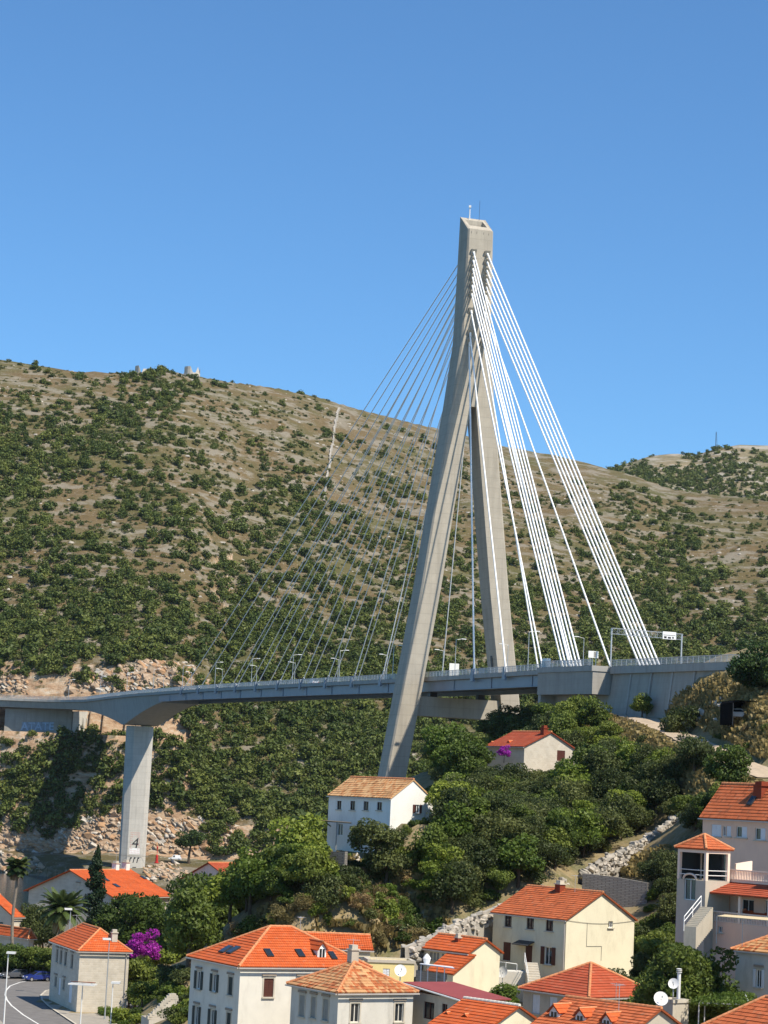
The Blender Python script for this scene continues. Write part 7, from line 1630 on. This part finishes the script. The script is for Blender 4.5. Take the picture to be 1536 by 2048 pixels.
# --- dry grass tufts on the open slopes
pts = []
for poly, n in (([(1190, 1440), (1240, 1415), (1290, 1425), (1440, 1350), (1536, 1390), (1536, 1600), (1400, 1620), (1330, 1560), (1240, 1545)], 5200), ([(470, 1870), (640, 1730), (860, 1720), (900, 1850), (820, 1900), (560, 1890)], 1800), ([(1120, 1455), (1190, 1430), (1240, 1470), (1200, 1540), (1130, 1500)], 900), ([(1180, 1740), (1340, 1700), (1350, 1760), (1290, 1760)], 700)):
    xs = [p[0] for p in poly]; ys_ = [p[1] for p in poly]; k = 0
    track = [(1222, 1424), (1290, 1440), (1345, 1465), (1420, 1500), (1480, 1528), (1545, 1560)]
    for _ in range(n * 4):
        if k >= n: break
        x, y = random.uniform(min(xs), max(xs)), random.uniform(min(ys_), max(ys_))
        if not inside(poly, x, y): continue
        if abs(y - np.interp(x, [q[0] for q in track], [q[1] for q in track])) < 9 and x > 1215: continue
        p = hit(x, y)
        if p is not None and not in_house(p, 0.5) and not near_track(p): pts.append(p); k += 1
pts = np.array([tuple(p) for p in pts]); r = np.random.default_rng(5); n = len(pts); B3 = 4
q = np.repeat(pts, B3, 0) + r.normal(size=(n * B3, 3)) * np.array([.25, .25, .03]); an = r.random(n * B3) * 6.28; hgt = (0.35 + 0.45 * r.random(n * B3))[:, None]; wd = (0.10 + 0.12 * r.random(n * B3))[:, None]
a = np.c_[np.cos(an), np.sin(an), np.zeros(n * B3)]; lean = r.normal(size=(n * B3, 3)) * np.array([.3, .3, 0]); up3 = np.array([0, 0, 1.0])
v = np.stack([q - a * wd, q + a * wd, q + a * wd * 1.5 + (up3 + lean) * hgt, q - a * wd * 1.5 + (up3 + lean) * hgt], 1).reshape(-1, 3)
stuff('dry_grass', npmesh('dry_grass', v, np.arange(len(v)).reshape(-1, 4), np.repeat(r.random(n * B3), 4)), m_grass, 'dry straw-coloured grass on the open slopes', 'grass')
# dirt track
def drape(name, pix, wd, mat, lift=0.12):
    c = [hit(*p) for p in pix]; c = [p for p in c if p is not None]; pts = []
    for a, b in zip(c[:-1], c[1:]):
        n = max(2, int((b - a).length / 2)); pts += [a.lerp(b, k / n) for k in range(n)]
    pts.append(c[-1]); mb = MB(); rows = []
    for i, p in enumerate(pts):
        t_ = pts[min(i + 1, len(pts) - 1)] - pts[max(0, i - 1)]; t_.z = 0; t_.normalize(); n = Vector((-t_.y, t_.x, 0)); z = max(float(znear(*(p + n * k * wd / 2).xy)) for k in (-1, -.5, 0, .5, 1)); rows.append([Vector((*(p + n * k * (wd / 2 + 0.3 * math.sin(i * 1.7))).xy, max(z - 0.25 * abs(k), float(znear(*(p + n * k * wd / 2).xy)) + 0.02) + lift)) for k in (-1, -.5, 0, .5, 1)])
    for i in range(len(rows) - 1):
        for k in range(4): mb.poly(rows[i][k], rows[i][k + 1], rows[i + 1][k + 1], rows[i + 1][k])
    return struct(name, mb, mat)
m_dirt = plain('dirt', (0.44, 0.35, 0.25), 0.95, 0.2, 0.8, bmp=0.4)
drape('dirt_track', [(1214, 1426), (1250, 1431), (1290, 1442), (1345, 1466), (1420, 1500), (1480, 1528), (1545, 1558)], 4.6, m_dirt)

# ================================================================== STONES AND ROCKS
def rock_mesh(seed, rough=0.28):
    r = random.Random(seed); import bmesh
    me = bpy.data.meshes.new('rock'); bm = bmesh.new(); bmesh.ops.create_cube(bm, size=1.0); bmesh.ops.subdivide_edges(bm, edges=bm.edges, cuts=1)
    for v_ in bm.verts:
        k = 1.0 if v_.co.length > 0.8 else 1.12 if v_.co.length > 0.6 else 1.0
        v_.co = Vector((v_.co.x + r.uniform(-rough, rough) * 0.5, v_.co.y + r.uniform(-rough, rough) * 0.5, v_.co.z * 0.75 + r.uniform(-rough, rough) * 0.5)) * k
    bmesh.ops.triangulate(bm, faces=bm.faces); bm.to_mesh(me); bm.free(); return me
m_rockt = plain('tan_rock', (0.42, 0.32, 0.225), 0.95, 0.35, 0.6, bmp=0.6, stain=(0.30, 0.17, 0.09, 0.7)); m_rockw = plain('white_rock', (0.48, 0.43, 0.36), 0.95, 0.25, 0.8, bmp=0.6); m_rockg = plain('grey_rock', (0.36, 0.33, 0.28), 0.95, 0.3, 0.5, bmp=0.6)
m_rocko = plain('ochre_rock', (0.40, 0.24, 0.13), 0.95, 0.35, 0.6, bmp=0.6)
RK = []
for s in range(9):
    me = rock_mesh(s); me.materials.append((m_rockt, m_rockt, m_rockt, m_rocko, m_rockw)[s % 5]); RK.append(me)
def rocks_far(poly, n, size, parent, stretch=1.4):
    xs = [p[0] for p in poly]; ys_ = [p[1] for p in poly]; k = 0
    for _ in range(n * 10):
        if k >= n: break
        x, y = random.uniform(min(xs), max(xs)), random.uniform(min(ys_), max(ys_))
        if not inside(poly, x, y): continue
        p = hitfar(x, y)
        if p is None: continue
        o = bpy.data.objects.new('rock', random.choice(RK)); COL.objects.link(o); o.parent = parent; s = random.uniform(*size); o.location = p + Vector((0, s * 0.3, -s * 0.15)); o.scale = (s * random.uniform(1.0, 2.3), s, s * random.uniform(0.6, 1.1)); o.rotation_euler = (random.uniform(-.5, .5), random.uniform(0.15, 0.75), random.uniform(-.6, .6)); k += 1
rocks_far([(-10, 1628), (190, 1640), (240, 1632), (470, 1650), (470, 1712), (200, 1705), (-10, 1705)], 160, (0.9, 2.5), hill)
rocks_far([(140, 1385), (200, 1345), (280, 1322), (400, 1328), (425, 1372), (300, 1385)], 85, (1.1, 3.2), hill)
rocks_far([(-10, 1350), (55, 1358), (60, 1388), (-10, 1390)], 20, (1.0, 2.6), hill)
rocks_far([(-10, 1712), (75, 1715), (90, 1745), (-10, 1745)], 18, (0.9, 2.2), hill)
rocks_far([(290, 1735), (350, 1725), (385, 1750), (300, 1765)], 12, (0.8, 1.8), hill)
# rubble boundary wall climbing the slope
def rubble(name, label, pix, height, n, seed):
    c = [P(x, y, Y) for x, y, Y in pix]; t = thing(name, label, 'wall', tuple(c[0])); mb = MB(); rows = []
    for i, p in enumerate(c):
        d = c[min(i + 1, len(c) - 1)] - c[max(0, i - 1)]; d.z = 0; d.normalize(); nn = Vector((-d.y, d.x, 0)); rows.append((p - nn * 0.5 - UP * 2.5, p - nn * 0.25 + UP * height, p + nn * 0.25 + UP * height, p + nn * 0.5 - UP * 2.5))
    for i in range(len(rows) - 1):
        for k in range(3): mb.poly(rows[i][k], rows[i + 1][k], rows[i + 1][k + 1], rows[i][k + 1])
    mb.build('core', m_rockg, t); r = random.Random(seed); L = [0]
    for a, b in zip(c[:-1], c[1:]): L.append(L[-1] + (b - a).length)
    for k in range(n):
        s = r.random() * L[-1]; i = max(j for j in range(len(L) - 1) if L[j] <= s); f = (s - L[i]) / (L[i + 1] - L[i]); z = r.random(); p = c[i].lerp(c[i + 1], f); d = c[i + 1] - c[i]; d.z = 0; d.normalize(); nn = Vector((-d.y, d.x, 0))
        sd = -1 if r.random() < 0.8 else 1; h_ = -0.9 + z * (height + 1.0); off = nn * sd * (0.5 - 0.22 * max(0, min(1, (h_ + 2.5) / (height + 2.5)))); 
        o = bpy.data.objects.new('stone', ST[r.randrange(len(ST))]); COL.objects.link(o); o.parent = t; q = p + off + UP * h_ - Vector(c[0]); o.location = q; sc = r.uniform(0.34, 0.7); o.scale = (sc * 1.3, sc, sc * 0.8); o.rotation_euler = (r.uniform(-.4, .4), r.uniform(-.4, .4), r.random() * 6.28)
    return t
ST = []
for s in range(6): me = rock_mesh(60 + s, 0.2); me.materials.append((m_rockw, m_rockw, m_rockg)[s % 3]); ST.append(me)
rubble('rubble_wall', 'pale dry rubble wall climbing the slope above the garden wall', [(1160, 1766, 288), (1200, 1738, 292), (1250, 1716, 298), (1300, 1688, 304), (1335, 1662, 308), (1362, 1640, 312)], 1.2, 290, 3)
rubble('rubble_wall', 'pale rubble wall descending behind the cream house to the low cottage', [(805, 1912, 246), (850, 1895, 250), (900, 1868, 258), (950, 1846, 266), (990, 1830, 272), (1060, 1795, 280), (1130, 1772, 285)], 0.9, 260, 4)
# boulders in the near gardens
for k in range(26):
    x, y = random.choice([(1355, 1870), (1400, 1860), (1480, 1880), (1290, 1900), (1270, 1800), (700, 1730), (1440, 1410), (1400, 1425), (1420, 1440)]); p = hit(x + random.uniform(-18, 18), y + random.uniform(-8, 8))
    if p: o = bpy.data.objects.new('boulder', random.choice(ST)); COL.objects.link(o); s = random.uniform(0.6, 1.3); o.location = p; o.scale = (s * 1.4, s, s); o.rotation_euler = (random.random(), random.random(), random.random() * 6); tag(o, 'pale boulder lying on the open slope or garden bank', 'boulder', 'pale boulders on the slopes')
# dry stone wall running up the hill
c = [hitfar(x, y) for x, y in ((677, 818), (671, 845), (668, 870), (662, 900), (659, 930), (652, 965), (648, 1005))]; mb = MB(); rr = random.Random(2); rows = []
pts = []
for a, b in zip(c[:-1], c[1:]): n = max(2, int((b - a).length / 4)); pts += [a.lerp(b, k / n) for k in range(n)]
for p in pts:
    z = zfar1(p.x, p.y); w_ = 0.55 + rr.random() * 0.3; x = p.x + rr.uniform(-.5, .5); rows.append([Vector((x - w_, p.y, z - 1.0)), Vector((x - w_ * .7, p.y, z + 0.8 + rr.random() * .5)), Vector((x + w_ * .7, p.y, z + 0.8 + rr.random() * .5)), Vector((x + w_, p.y, z - 1.0))])
for i in range(len(rows) - 1):
    for k in range(3): mb.poly(rows[i][k], rows[i][k + 1], rows[i + 1][k + 1], rows[i + 1][k])
o = mb.build('dry_stone_wall', m_rockg, None, tuple(c[-1])); tag(o, 'pale dry-stone wall running straight up the scrubby hill', 'wall'); o['kind'] = 'thing'

# ================================================================== SCRUB ON THE FAR HILL
DS = np.array([(0, 760, .10), (100, 780, .10), (60, 730, .25), (200, 760, .25), (330, 775, .95), (380, 760, .5), (250, 810, .85), (120, 850, .9), (0, 870, .95), (50, 950, .8), (180, 900, .75), (300, 850, .3), (420, 800, .14), (520, 800, .14), (420, 880, .3), (560, 850, .16), (300, 960, .45), (150, 1020, .4), (250, 1080, .35), (60, 1100, .6), (330, 1060, .5), (450, 960, .3), (480, 1040, .7), (420, 1100, .55), (600, 960, .28), (700, 860, .2), (780, 880, .25), (640, 1050, .6), (760, 1000, .3), (820, 930, .2), (860, 1050, .25), (750, 1120, .3), (600, 1150, .7), (350, 1200, .75), (150, 1200, .8), (200, 1290, 1.), (50, 1280, .95), (450, 1250, .7), (700, 1220, .55), (560, 1280, .75), (760, 1300, .7), (900, 1150, .45), (920, 1280, .6), (1000, 1000, .2), (1060, 920, .15), (1060, 1080, .4), (1100, 1180, .65), (1160, 1280, .8), (1150, 1000, .2), (1120, 930, .2), (1200, 960, .2), (1230, 935, .9), (1300, 1000, .35), (1260, 1040, .3), (1380, 1030, .5), (1450, 1030, .25), (1520, 1060, .2), (1500, 1110, .5), (1350, 1110, .6), (1250, 1130, .6), (1400, 1180, .85), (1500, 1190, .45), (1330, 1230, .95), (1450, 1270, 1.), (1250, 1220, .8), (1530, 1300, 1.), (600, 1420, 1.), (450, 1450, 1.), (350, 1450, .95), (700, 1450, 1.), (200, 1540, 1.), (40, 1540, .75), (50, 1480, .6), (350, 1600, 1.), (500, 1600, 1.), (650, 1560, 1.), (900, 1430, 1.), (1090, 1400, .9), (120, 1600, .9), (0, 1610, .7), (300, 1560, 1.)], float)
def dens(px, py):
    d2 = (px[:, None] - DS[None, :, 0]) ** 2 + (py[:, None] - DS[None, :, 1]) ** 2; wgt = 1 / (d2 + 500) ** 1.6; return (wgt * DS[:, 2]).sum(1) / wgt.sum(1)
def projn(X, Y, Z):
    R_ = np.array(RC.transposed()); c = np.stack([X, Y, Z - EYE.z], -1) @ R_.T; return CX - F * c[:, 0] / c[:, 2], CY + F * c[:, 1] / c[:, 2]
r = np.random.default_rng(21)
def candidates(N0, rg):
    u = rg.uniform(-0.20, 0.205, N0); Y = rg.uniform(851, 1418, N0); Y = np.where(rg.random(N0) < 0.35, rg.uniform(851, 905, N0), Y); X = u * Y; Zt = zfar(X, Y); px, py = projn(X, Y, Zt)
    _, py2 = projn(u * (Y + 1.5), Y + 1.5, zfar(u * (Y + 1.5), Y + 1.5)); yrd = np.interp(u, _cu, _yro)
    wgt = np.clip((py - py2) / 1.5, 0.22, 6) / np.where(Y < 905, 6.5, 1.0) ; ok = (Y > yrd + 20) & (py - py2 > 0.02)
    ok &= ~((px < 245) & (py > 1380) & (py < 1468)); ok &= ~((px < 425) & (py > 1322 + 30 * (px < 140)) & (py < 1392) & (rg.random(N0) < 0.93))
    ok &= ~((px > 140) & (px < 240) & (py > 1545) & (py < 1600) & (rg.random(N0) < 0.7))
    return X, Y, Zt, px, py, wgt, ok, u
X, Y, Zt, px, py, wgt, ok, u = candidates(260000, r)
D = dens(px, py); cl = fbm(X / 24 + 3, Y / 30, 3) * 2.6
pr = np.clip((D * 1.5 - 0.20) + cl * (0.30 + 0.5 * (1 - np.abs(D - .5))), 0.0, 1.1); pr = np.where(py > 1395, np.minimum(pr, 0.72 + cl * 0.5), pr); keep = ok & (r.random(len(X)) < pr * wgt * 0.068)
Xa, Ya, Za, pxa, pya, Da = (a_[keep] for a_ in (X, Y, Zt, px, py, D))
rad = (1.1 + 2.3 * r.random(len(Xa)) ** 1.9) * (0.8 + 0.5 * Da)
order = np.argsort(-(rad / Ya)); vis = (pxa > -10) & (pxa < 1546) & (pya > 700) & (pya < 1640)
big = [i for i in order if vis[i]][:300]; bigset = np.zeros(len(Xa), bool); bigset[big] = True
SB = []
for s in range(6):
    me = npmesh('scrub_bush', *leaves(crown_clumps(200 + s, (1.0, 1.0, 0.8), 0.45, 10, (0.42, 0.62)), 32, 0.33, 300 + s, jitter=0.7)); me.materials.append(m_farleaf); SB.append(me)
for i in big:
    o = bpy.data.objects.new('hillside_bush', SB[int(r.integers(6))]); COL.objects.link(o); o.location = (Xa[i], Ya[i], Za[i] - 0.2); s = float(rad[i]); o.scale = (s, s, s * float(r.uniform(0.75, 1.15))); o.rotation_euler = (0, 0, float(r.random() * 6.28)); o['kind'] = 'thing'
    x_, y_ = pxa[i], pya[i]
    zone = (('just under the deck' if y_ < 1470 else 'half way down the bank' if y_ < 1540 else 'above the shore cutting') + (' beside the pier' if x_ < 380 else ' behind the main span near the pier' if x_ < 520 else ' behind the main span near the pylon' if x_ < 760 else ' seen between the pylon legs') if y_ > 1400 and x_ > 300 else 'on the shadowed bank below the far bridge end' if y_ > 1400 else 'just above the rocky road cutting at the far bridge end' if y_ > 1220 and x_ < 430 else 'on the lower hillside behind the fan of stay cables' if y_ > 1150 and x_ < 860 else 'on the lower hillside behind the back stays' if y_ > 1150 else 'beside the dry-stone wall on the hillside' if 560 < x_ < 760 and y_ < 1040 else 'on the upper hillside below the fort ruins' if x_ < 560 else 'on the hillside behind the pylon' if x_ < 1060 else 'on the right-hand hillside below the radio mast')
    sz_ = 'broad' if rad[i] > 4.0 else 'large' if rad[i] > 3.4 else 'medium'
    tag(o, f'{sz_} dark bush {zone}', 'bush', 'bushes on the far hillside')
def bush_set(name, n, clumps, per, size, mat, seed, flat=1.0):
    col = bpy.data.collections.new(name)
    for k in range(n):
        v_, f_, t_ = leaves(crown_clumps(seed + k, (1.0, 1.0, 0.8 * flat), 0.45 * flat, clumps, (0.42, 0.62)), per, size, seed + 50 + k, jitter=0.75); me = npmesh(name, v_, f_, t_); me.materials.append(mat); col.objects.link(bpy.data.objects.new(name, me))
    return col
def instanced(name, Xs, Ys, Zs, rs, seed, col, label):
    rg = np.random.default_rng(seed); n = len(Xs); me = bpy.data.meshes.new(name); me.vertices.add(n); me.vertices.foreach_set('co', np.stack([Xs, Ys, Zs - 0.2], -1).astype(np.float32).ravel())
    a = me.attributes.new('scl', 'FLOAT_VECTOR', 'POINT'); a.data.foreach_set('vector', np.stack([rs, rs * rg.uniform(.85, 1.2, n), rs * rg.uniform(.7, 1.2, n)], -1).astype(np.float32).ravel())
    a = me.attributes.new('rot', 'FLOAT_VECTOR', 'POINT'); a.data.foreach_set('vector', np.stack([rg.uniform(-.15, .15, n), rg.uniform(-.15, .15, n), rg.uniform(0, 6.28, n)], -1).astype(np.float32).ravel())
    a = me.attributes.new('idx', 'INT', 'POINT'); a.data.foreach_set('value', rg.integers(0, len(col.objects), n).astype(np.int32)); me.update()
    o = stuff(name, me, None, label, 'scrub'); ng_ = bpy.data.node_groups.new(name, 'GeometryNodeTree'); ng_.interface.new_socket('Geometry', in_out='INPUT', socket_type='NodeSocketGeometry'); ng_.interface.new_socket('Geometry', in_out='OUTPUT', socket_type='NodeSocketGeometry')
    N_ = ng_.nodes; L_ = ng_.links; gi, go = N_.new('NodeGroupInput'), N_.new('NodeGroupOutput'); ip = N_.new('GeometryNodeInstanceOnPoints'); ci = N_.new('GeometryNodeCollectionInfo'); ci.inputs['Collection'].default_value = col; ci.inputs['Separate Children'].default_value = True; ci.inputs['Reset Children'].default_value = True
    def na(nm, ty): x = N_.new('GeometryNodeInputNamedAttribute'); x.data_type = ty; x.inputs['Name'].default_value = nm; return x.outputs['Attribute']
    L_.new(gi.outputs[0], ip.inputs['Points']); L_.new(ci.outputs[0], ip.inputs['Instance']); ip.inputs['Pick Instance'].default_value = True; L_.new(na('idx', 'INT'), ip.inputs['Instance Index']); L_.new(na('rot', 'FLOAT_VECTOR'), ip.inputs['Rotation']); L_.new(na('scl', 'FLOAT_VECTOR'), ip.inputs['Scale']); L_.new(ip.outputs[0], go.inputs[0])
    md = o.modifiers.new('scatter', 'NODES'); md.node_group = ng_; return o
rest = ~bigset
instanced('hillside_scrub', Xa[rest], Ya[rest], Za[rest], rad[rest], 7, bush_set('scrub_bush', 8, 10, 28, 0.34, m_farleaf, 400), 'dense evergreen scrub covering the far hillside')
NS = int(rest.sum())
k2 = ok & (r.random(len(X)) < np.clip(0.30 + 0.5 * D + cl * 0.5, 0.05, 1) * wgt * 0.11); n = int(k2.sum())
instanced('low_hillside_scrub', X[k2], Y[k2], Zt[k2], 0.7 + 1.2 * r.random(n) ** 1.5, 17, bush_set('low_bush', 6, 7, 18, 0.42, m_lowleaf, 440, 0.65), 'low yellow-green scrub between the bushes on the far hillside')
NS2 = n
for poly, n_, lab in (([(285, 1402), (400, 1402), (400, 1490), (300, 1510)], 46, 'rounded green bush on the bare bank right of the pier head'), ([(-5, 1512), (135, 1512), (120, 1610), (-5, 1620)], 26, 'rounded green bush on the bank left of the bridge shadow'), ([(395, 1640), (545, 1640), (545, 1716), (430, 1716)], 34, 'rounded green bush at the foot of the cutting beside the white van')):
    xs = [q[0] for q in poly]; ys_ = [q[1] for q in poly]; k = 0
    for _ in range(n_ * 8):
        x, y = random.uniform(min(xs), max(xs)), random.uniform(min(ys_), max(ys_))
        if k >= n_ or not inside(poly, x, y): continue
        p = hitfar(x, y)
        if p is None: continue
        k += 1; o = bpy.data.objects.new('bank_bush', random.choice(SB)); COL.objects.link(o); o.location = p - UP * 0.3; sc = random.uniform(1.8, 3.6); o.scale = (sc, sc, sc * random.uniform(0.8, 1.2)); o.rotation_euler = (0, 0, random.random() * 6.28); o['kind'] = 'thing'; tag(o, lab, 'bush', 'bushes on the bank around the pier')
# distant hill scrub
u = r.uniform(0.06, 0.22, 9000); Y2_ = r.uniform(1600, 2150, 9000); X2_ = u * Y2_; Z2_ = zfar2(X2_, Y2_); p2 = projn(X2_, Y2_, Z2_); cl = fbm(X2_ / 50, Y2_ / 50, 3) * 3
k2 = r.random(9000) < np.clip(0.18 + cl * 0.5 + np.clip((p2[1] - 915) / 90, -0.1, .6), 0.02, 0.9)
instanced('distant_scrub', X2_[k2], Y2_[k2], Z2_[k2], 1.4 + 2.4 * r.random(int(k2.sum())), 8, bush_set('distant_bush', 4, 8, 16, 0.45, m_farleaf, 480), 'patchy scrub on the distant hill')
# broken rock on the cut faces
def rubble_far(polys, seed, size):
    rg = np.random.default_rng(seed); V_ = []; F_ = []; i = 0
    cube = np.array([(-1, -1, -.7), (1, -1, -.7), (1, 1, -.7), (-1, 1, -.7), (-.8, -.9, .7), (.9, -.7, .6), (.7, .9, .75), (-.9, .7, .6)]) * 0.5; fc = np.array([(4, 5, 6, 7), (0, 1, 5, 4), (1, 2, 6, 5), (2, 3, 7, 6), (3, 0, 4, 7), (3, 2, 1, 0)])
    for poly, n in polys:
        xs = [p[0] for p in poly]; ys_ = [p[1] for p in poly]; k = 0
        for _ in range(n * 6):
            if k >= n: break
            x, y = rg.uniform(min(xs), max(xs)), rg.uniform(min(ys_), max(ys_))
            if not inside(poly, x, y): continue
            p = hitfar(x, y)
            if p is None: continue
            k += 1; s = size[0] + (size[1] - size[0]) * rg.random() ** 2.2; b = cube * (1 + 0.3 * rg.normal(size=(8, 3))) * np.array([2.0, 1, .8])
            q = np.array(Matrix.Rotation(rg.uniform(-.6, .6), 3, 'X') @ Matrix.Rotation(rg.uniform(0.0, .9), 3, 'Y') @ Matrix.Rotation(rg.uniform(-.8, .8), 3, 'Z')); V_.append(b @ q.T * s + np.array((p.x, p.y + .2 * s, p.z - .1 * s))); F_.append(fc + 8 * i); i += 1
    return npmesh('rock_rubble', np.concatenate(V_), np.concatenate(F_))
ro = stuff('broken_rock', rubble_far([([(-10, 1626), (190, 1640), (240, 1632), (470, 1650), (470, 1714), (200, 1708), (-10, 1706)], 1500), ([(140, 1388), (200, 1345), (280, 1320), (400, 1326), (425, 1374), (300, 1388)], 500), ([(-10, 1350), (55, 1358), (60, 1390), (-10, 1392)], 120), ([(-10, 1712), (75, 1715), (90, 1748), (-10, 1748)], 120), ([(285, 1735), (350, 1725), (385, 1755), (300, 1768)], 160)], 5, (0.4, 1.7)), m_rockt, 'broken tan rock on the road cuttings of the far shore', 'rock')
ro.data.materials.append(m_rocko); ro.data.materials.append(m_rockw); mi = np.repeat(np.random.default_rng(3).choice([0, 0, 0, 1, 2], len(ro.data.polygons) // 6), 6).astype(np.int32); ro.data.polygons.foreach_set('material_index', mi)
# pale stones strewn over the hill
n = 1500; u = r.uniform(-0.20, 0.205, n); Y = r.uniform(880, 1400, n); X = u * Y; Zt = zfar(X, Y); sz = 0.35 + 1.3 * r.random(n) ** 3; V_ = []; F_ = []
cube = np.array([(-1, -1, -.6), (1, -1, -.6), (1, 1, -.6), (-1, 1, -.6), (-.7, -.8, .6), (.8, -.6, .5), (.6, .8, .65), (-.8, .6, .5)]) * 0.5; fc = np.array([(4, 5, 6, 7), (0, 1, 5, 4), (1, 2, 6, 5), (2, 3, 7, 6), (3, 0, 4, 7)])
for i in range(n):
    a = r.random() * 6.28; c_, s_ = math.cos(a), math.sin(a); k = sz[i]; b = cube * (1 + 0.25 * r.normal(size=(8, 3)))
    V_.append(np.stack([(b[:, 0] * c_ * 1.7 - b[:, 1] * s_) * k + X[i], (b[:, 0] * s_ * 1.7 + b[:, 1] * c_) * k + Y[i], b[:, 2] * k + Zt[i]], -1)); F_.append(fc + 8 * i)
stuff('hillside_stones', npmesh('hillside_stones', np.concatenate(V_), np.concatenate(F_)), m_rockg, 'pale limestone rocks strewn over the hillside', 'stones')
print('SCRUB', NS, NS2, 'trees', len(TREES), 'tris', sum(sum(len(p.vertices) - 2 for p in m.polygons) if len(m.polygons) < 50000 else 2 * len(m.polygons) for m in bpy.data.meshes), 'objects', len(bpy.data.objects))

# ================================================================== HAZE
hz = bpy.data.materials.new('haze'); hz.use_nodes = True; hn = hz.node_tree.nodes; hl = hz.node_tree.links; hn.remove(hn['Principled BSDF'])
vp = hn.new('ShaderNodeVolumePrincipled'); vp.inputs['Color'].default_value = (0.80, 0.88, 1.0, 1); vp.inputs['Density'].default_value = 0.00002; vp.inputs['Anisotropy'].default_value = 0.2
hl.new(vp.outputs[0], hn['Material Output'].inputs['Volume'])
mb = MB(); mb.box((100, 1270, 170), (1600, 2640, 360)); o = mb.build('haze', hz); o['kind'] = 'stuff'; o['label'] = 'thin summer haze over the whole bay'; o['category'] = 'haze'
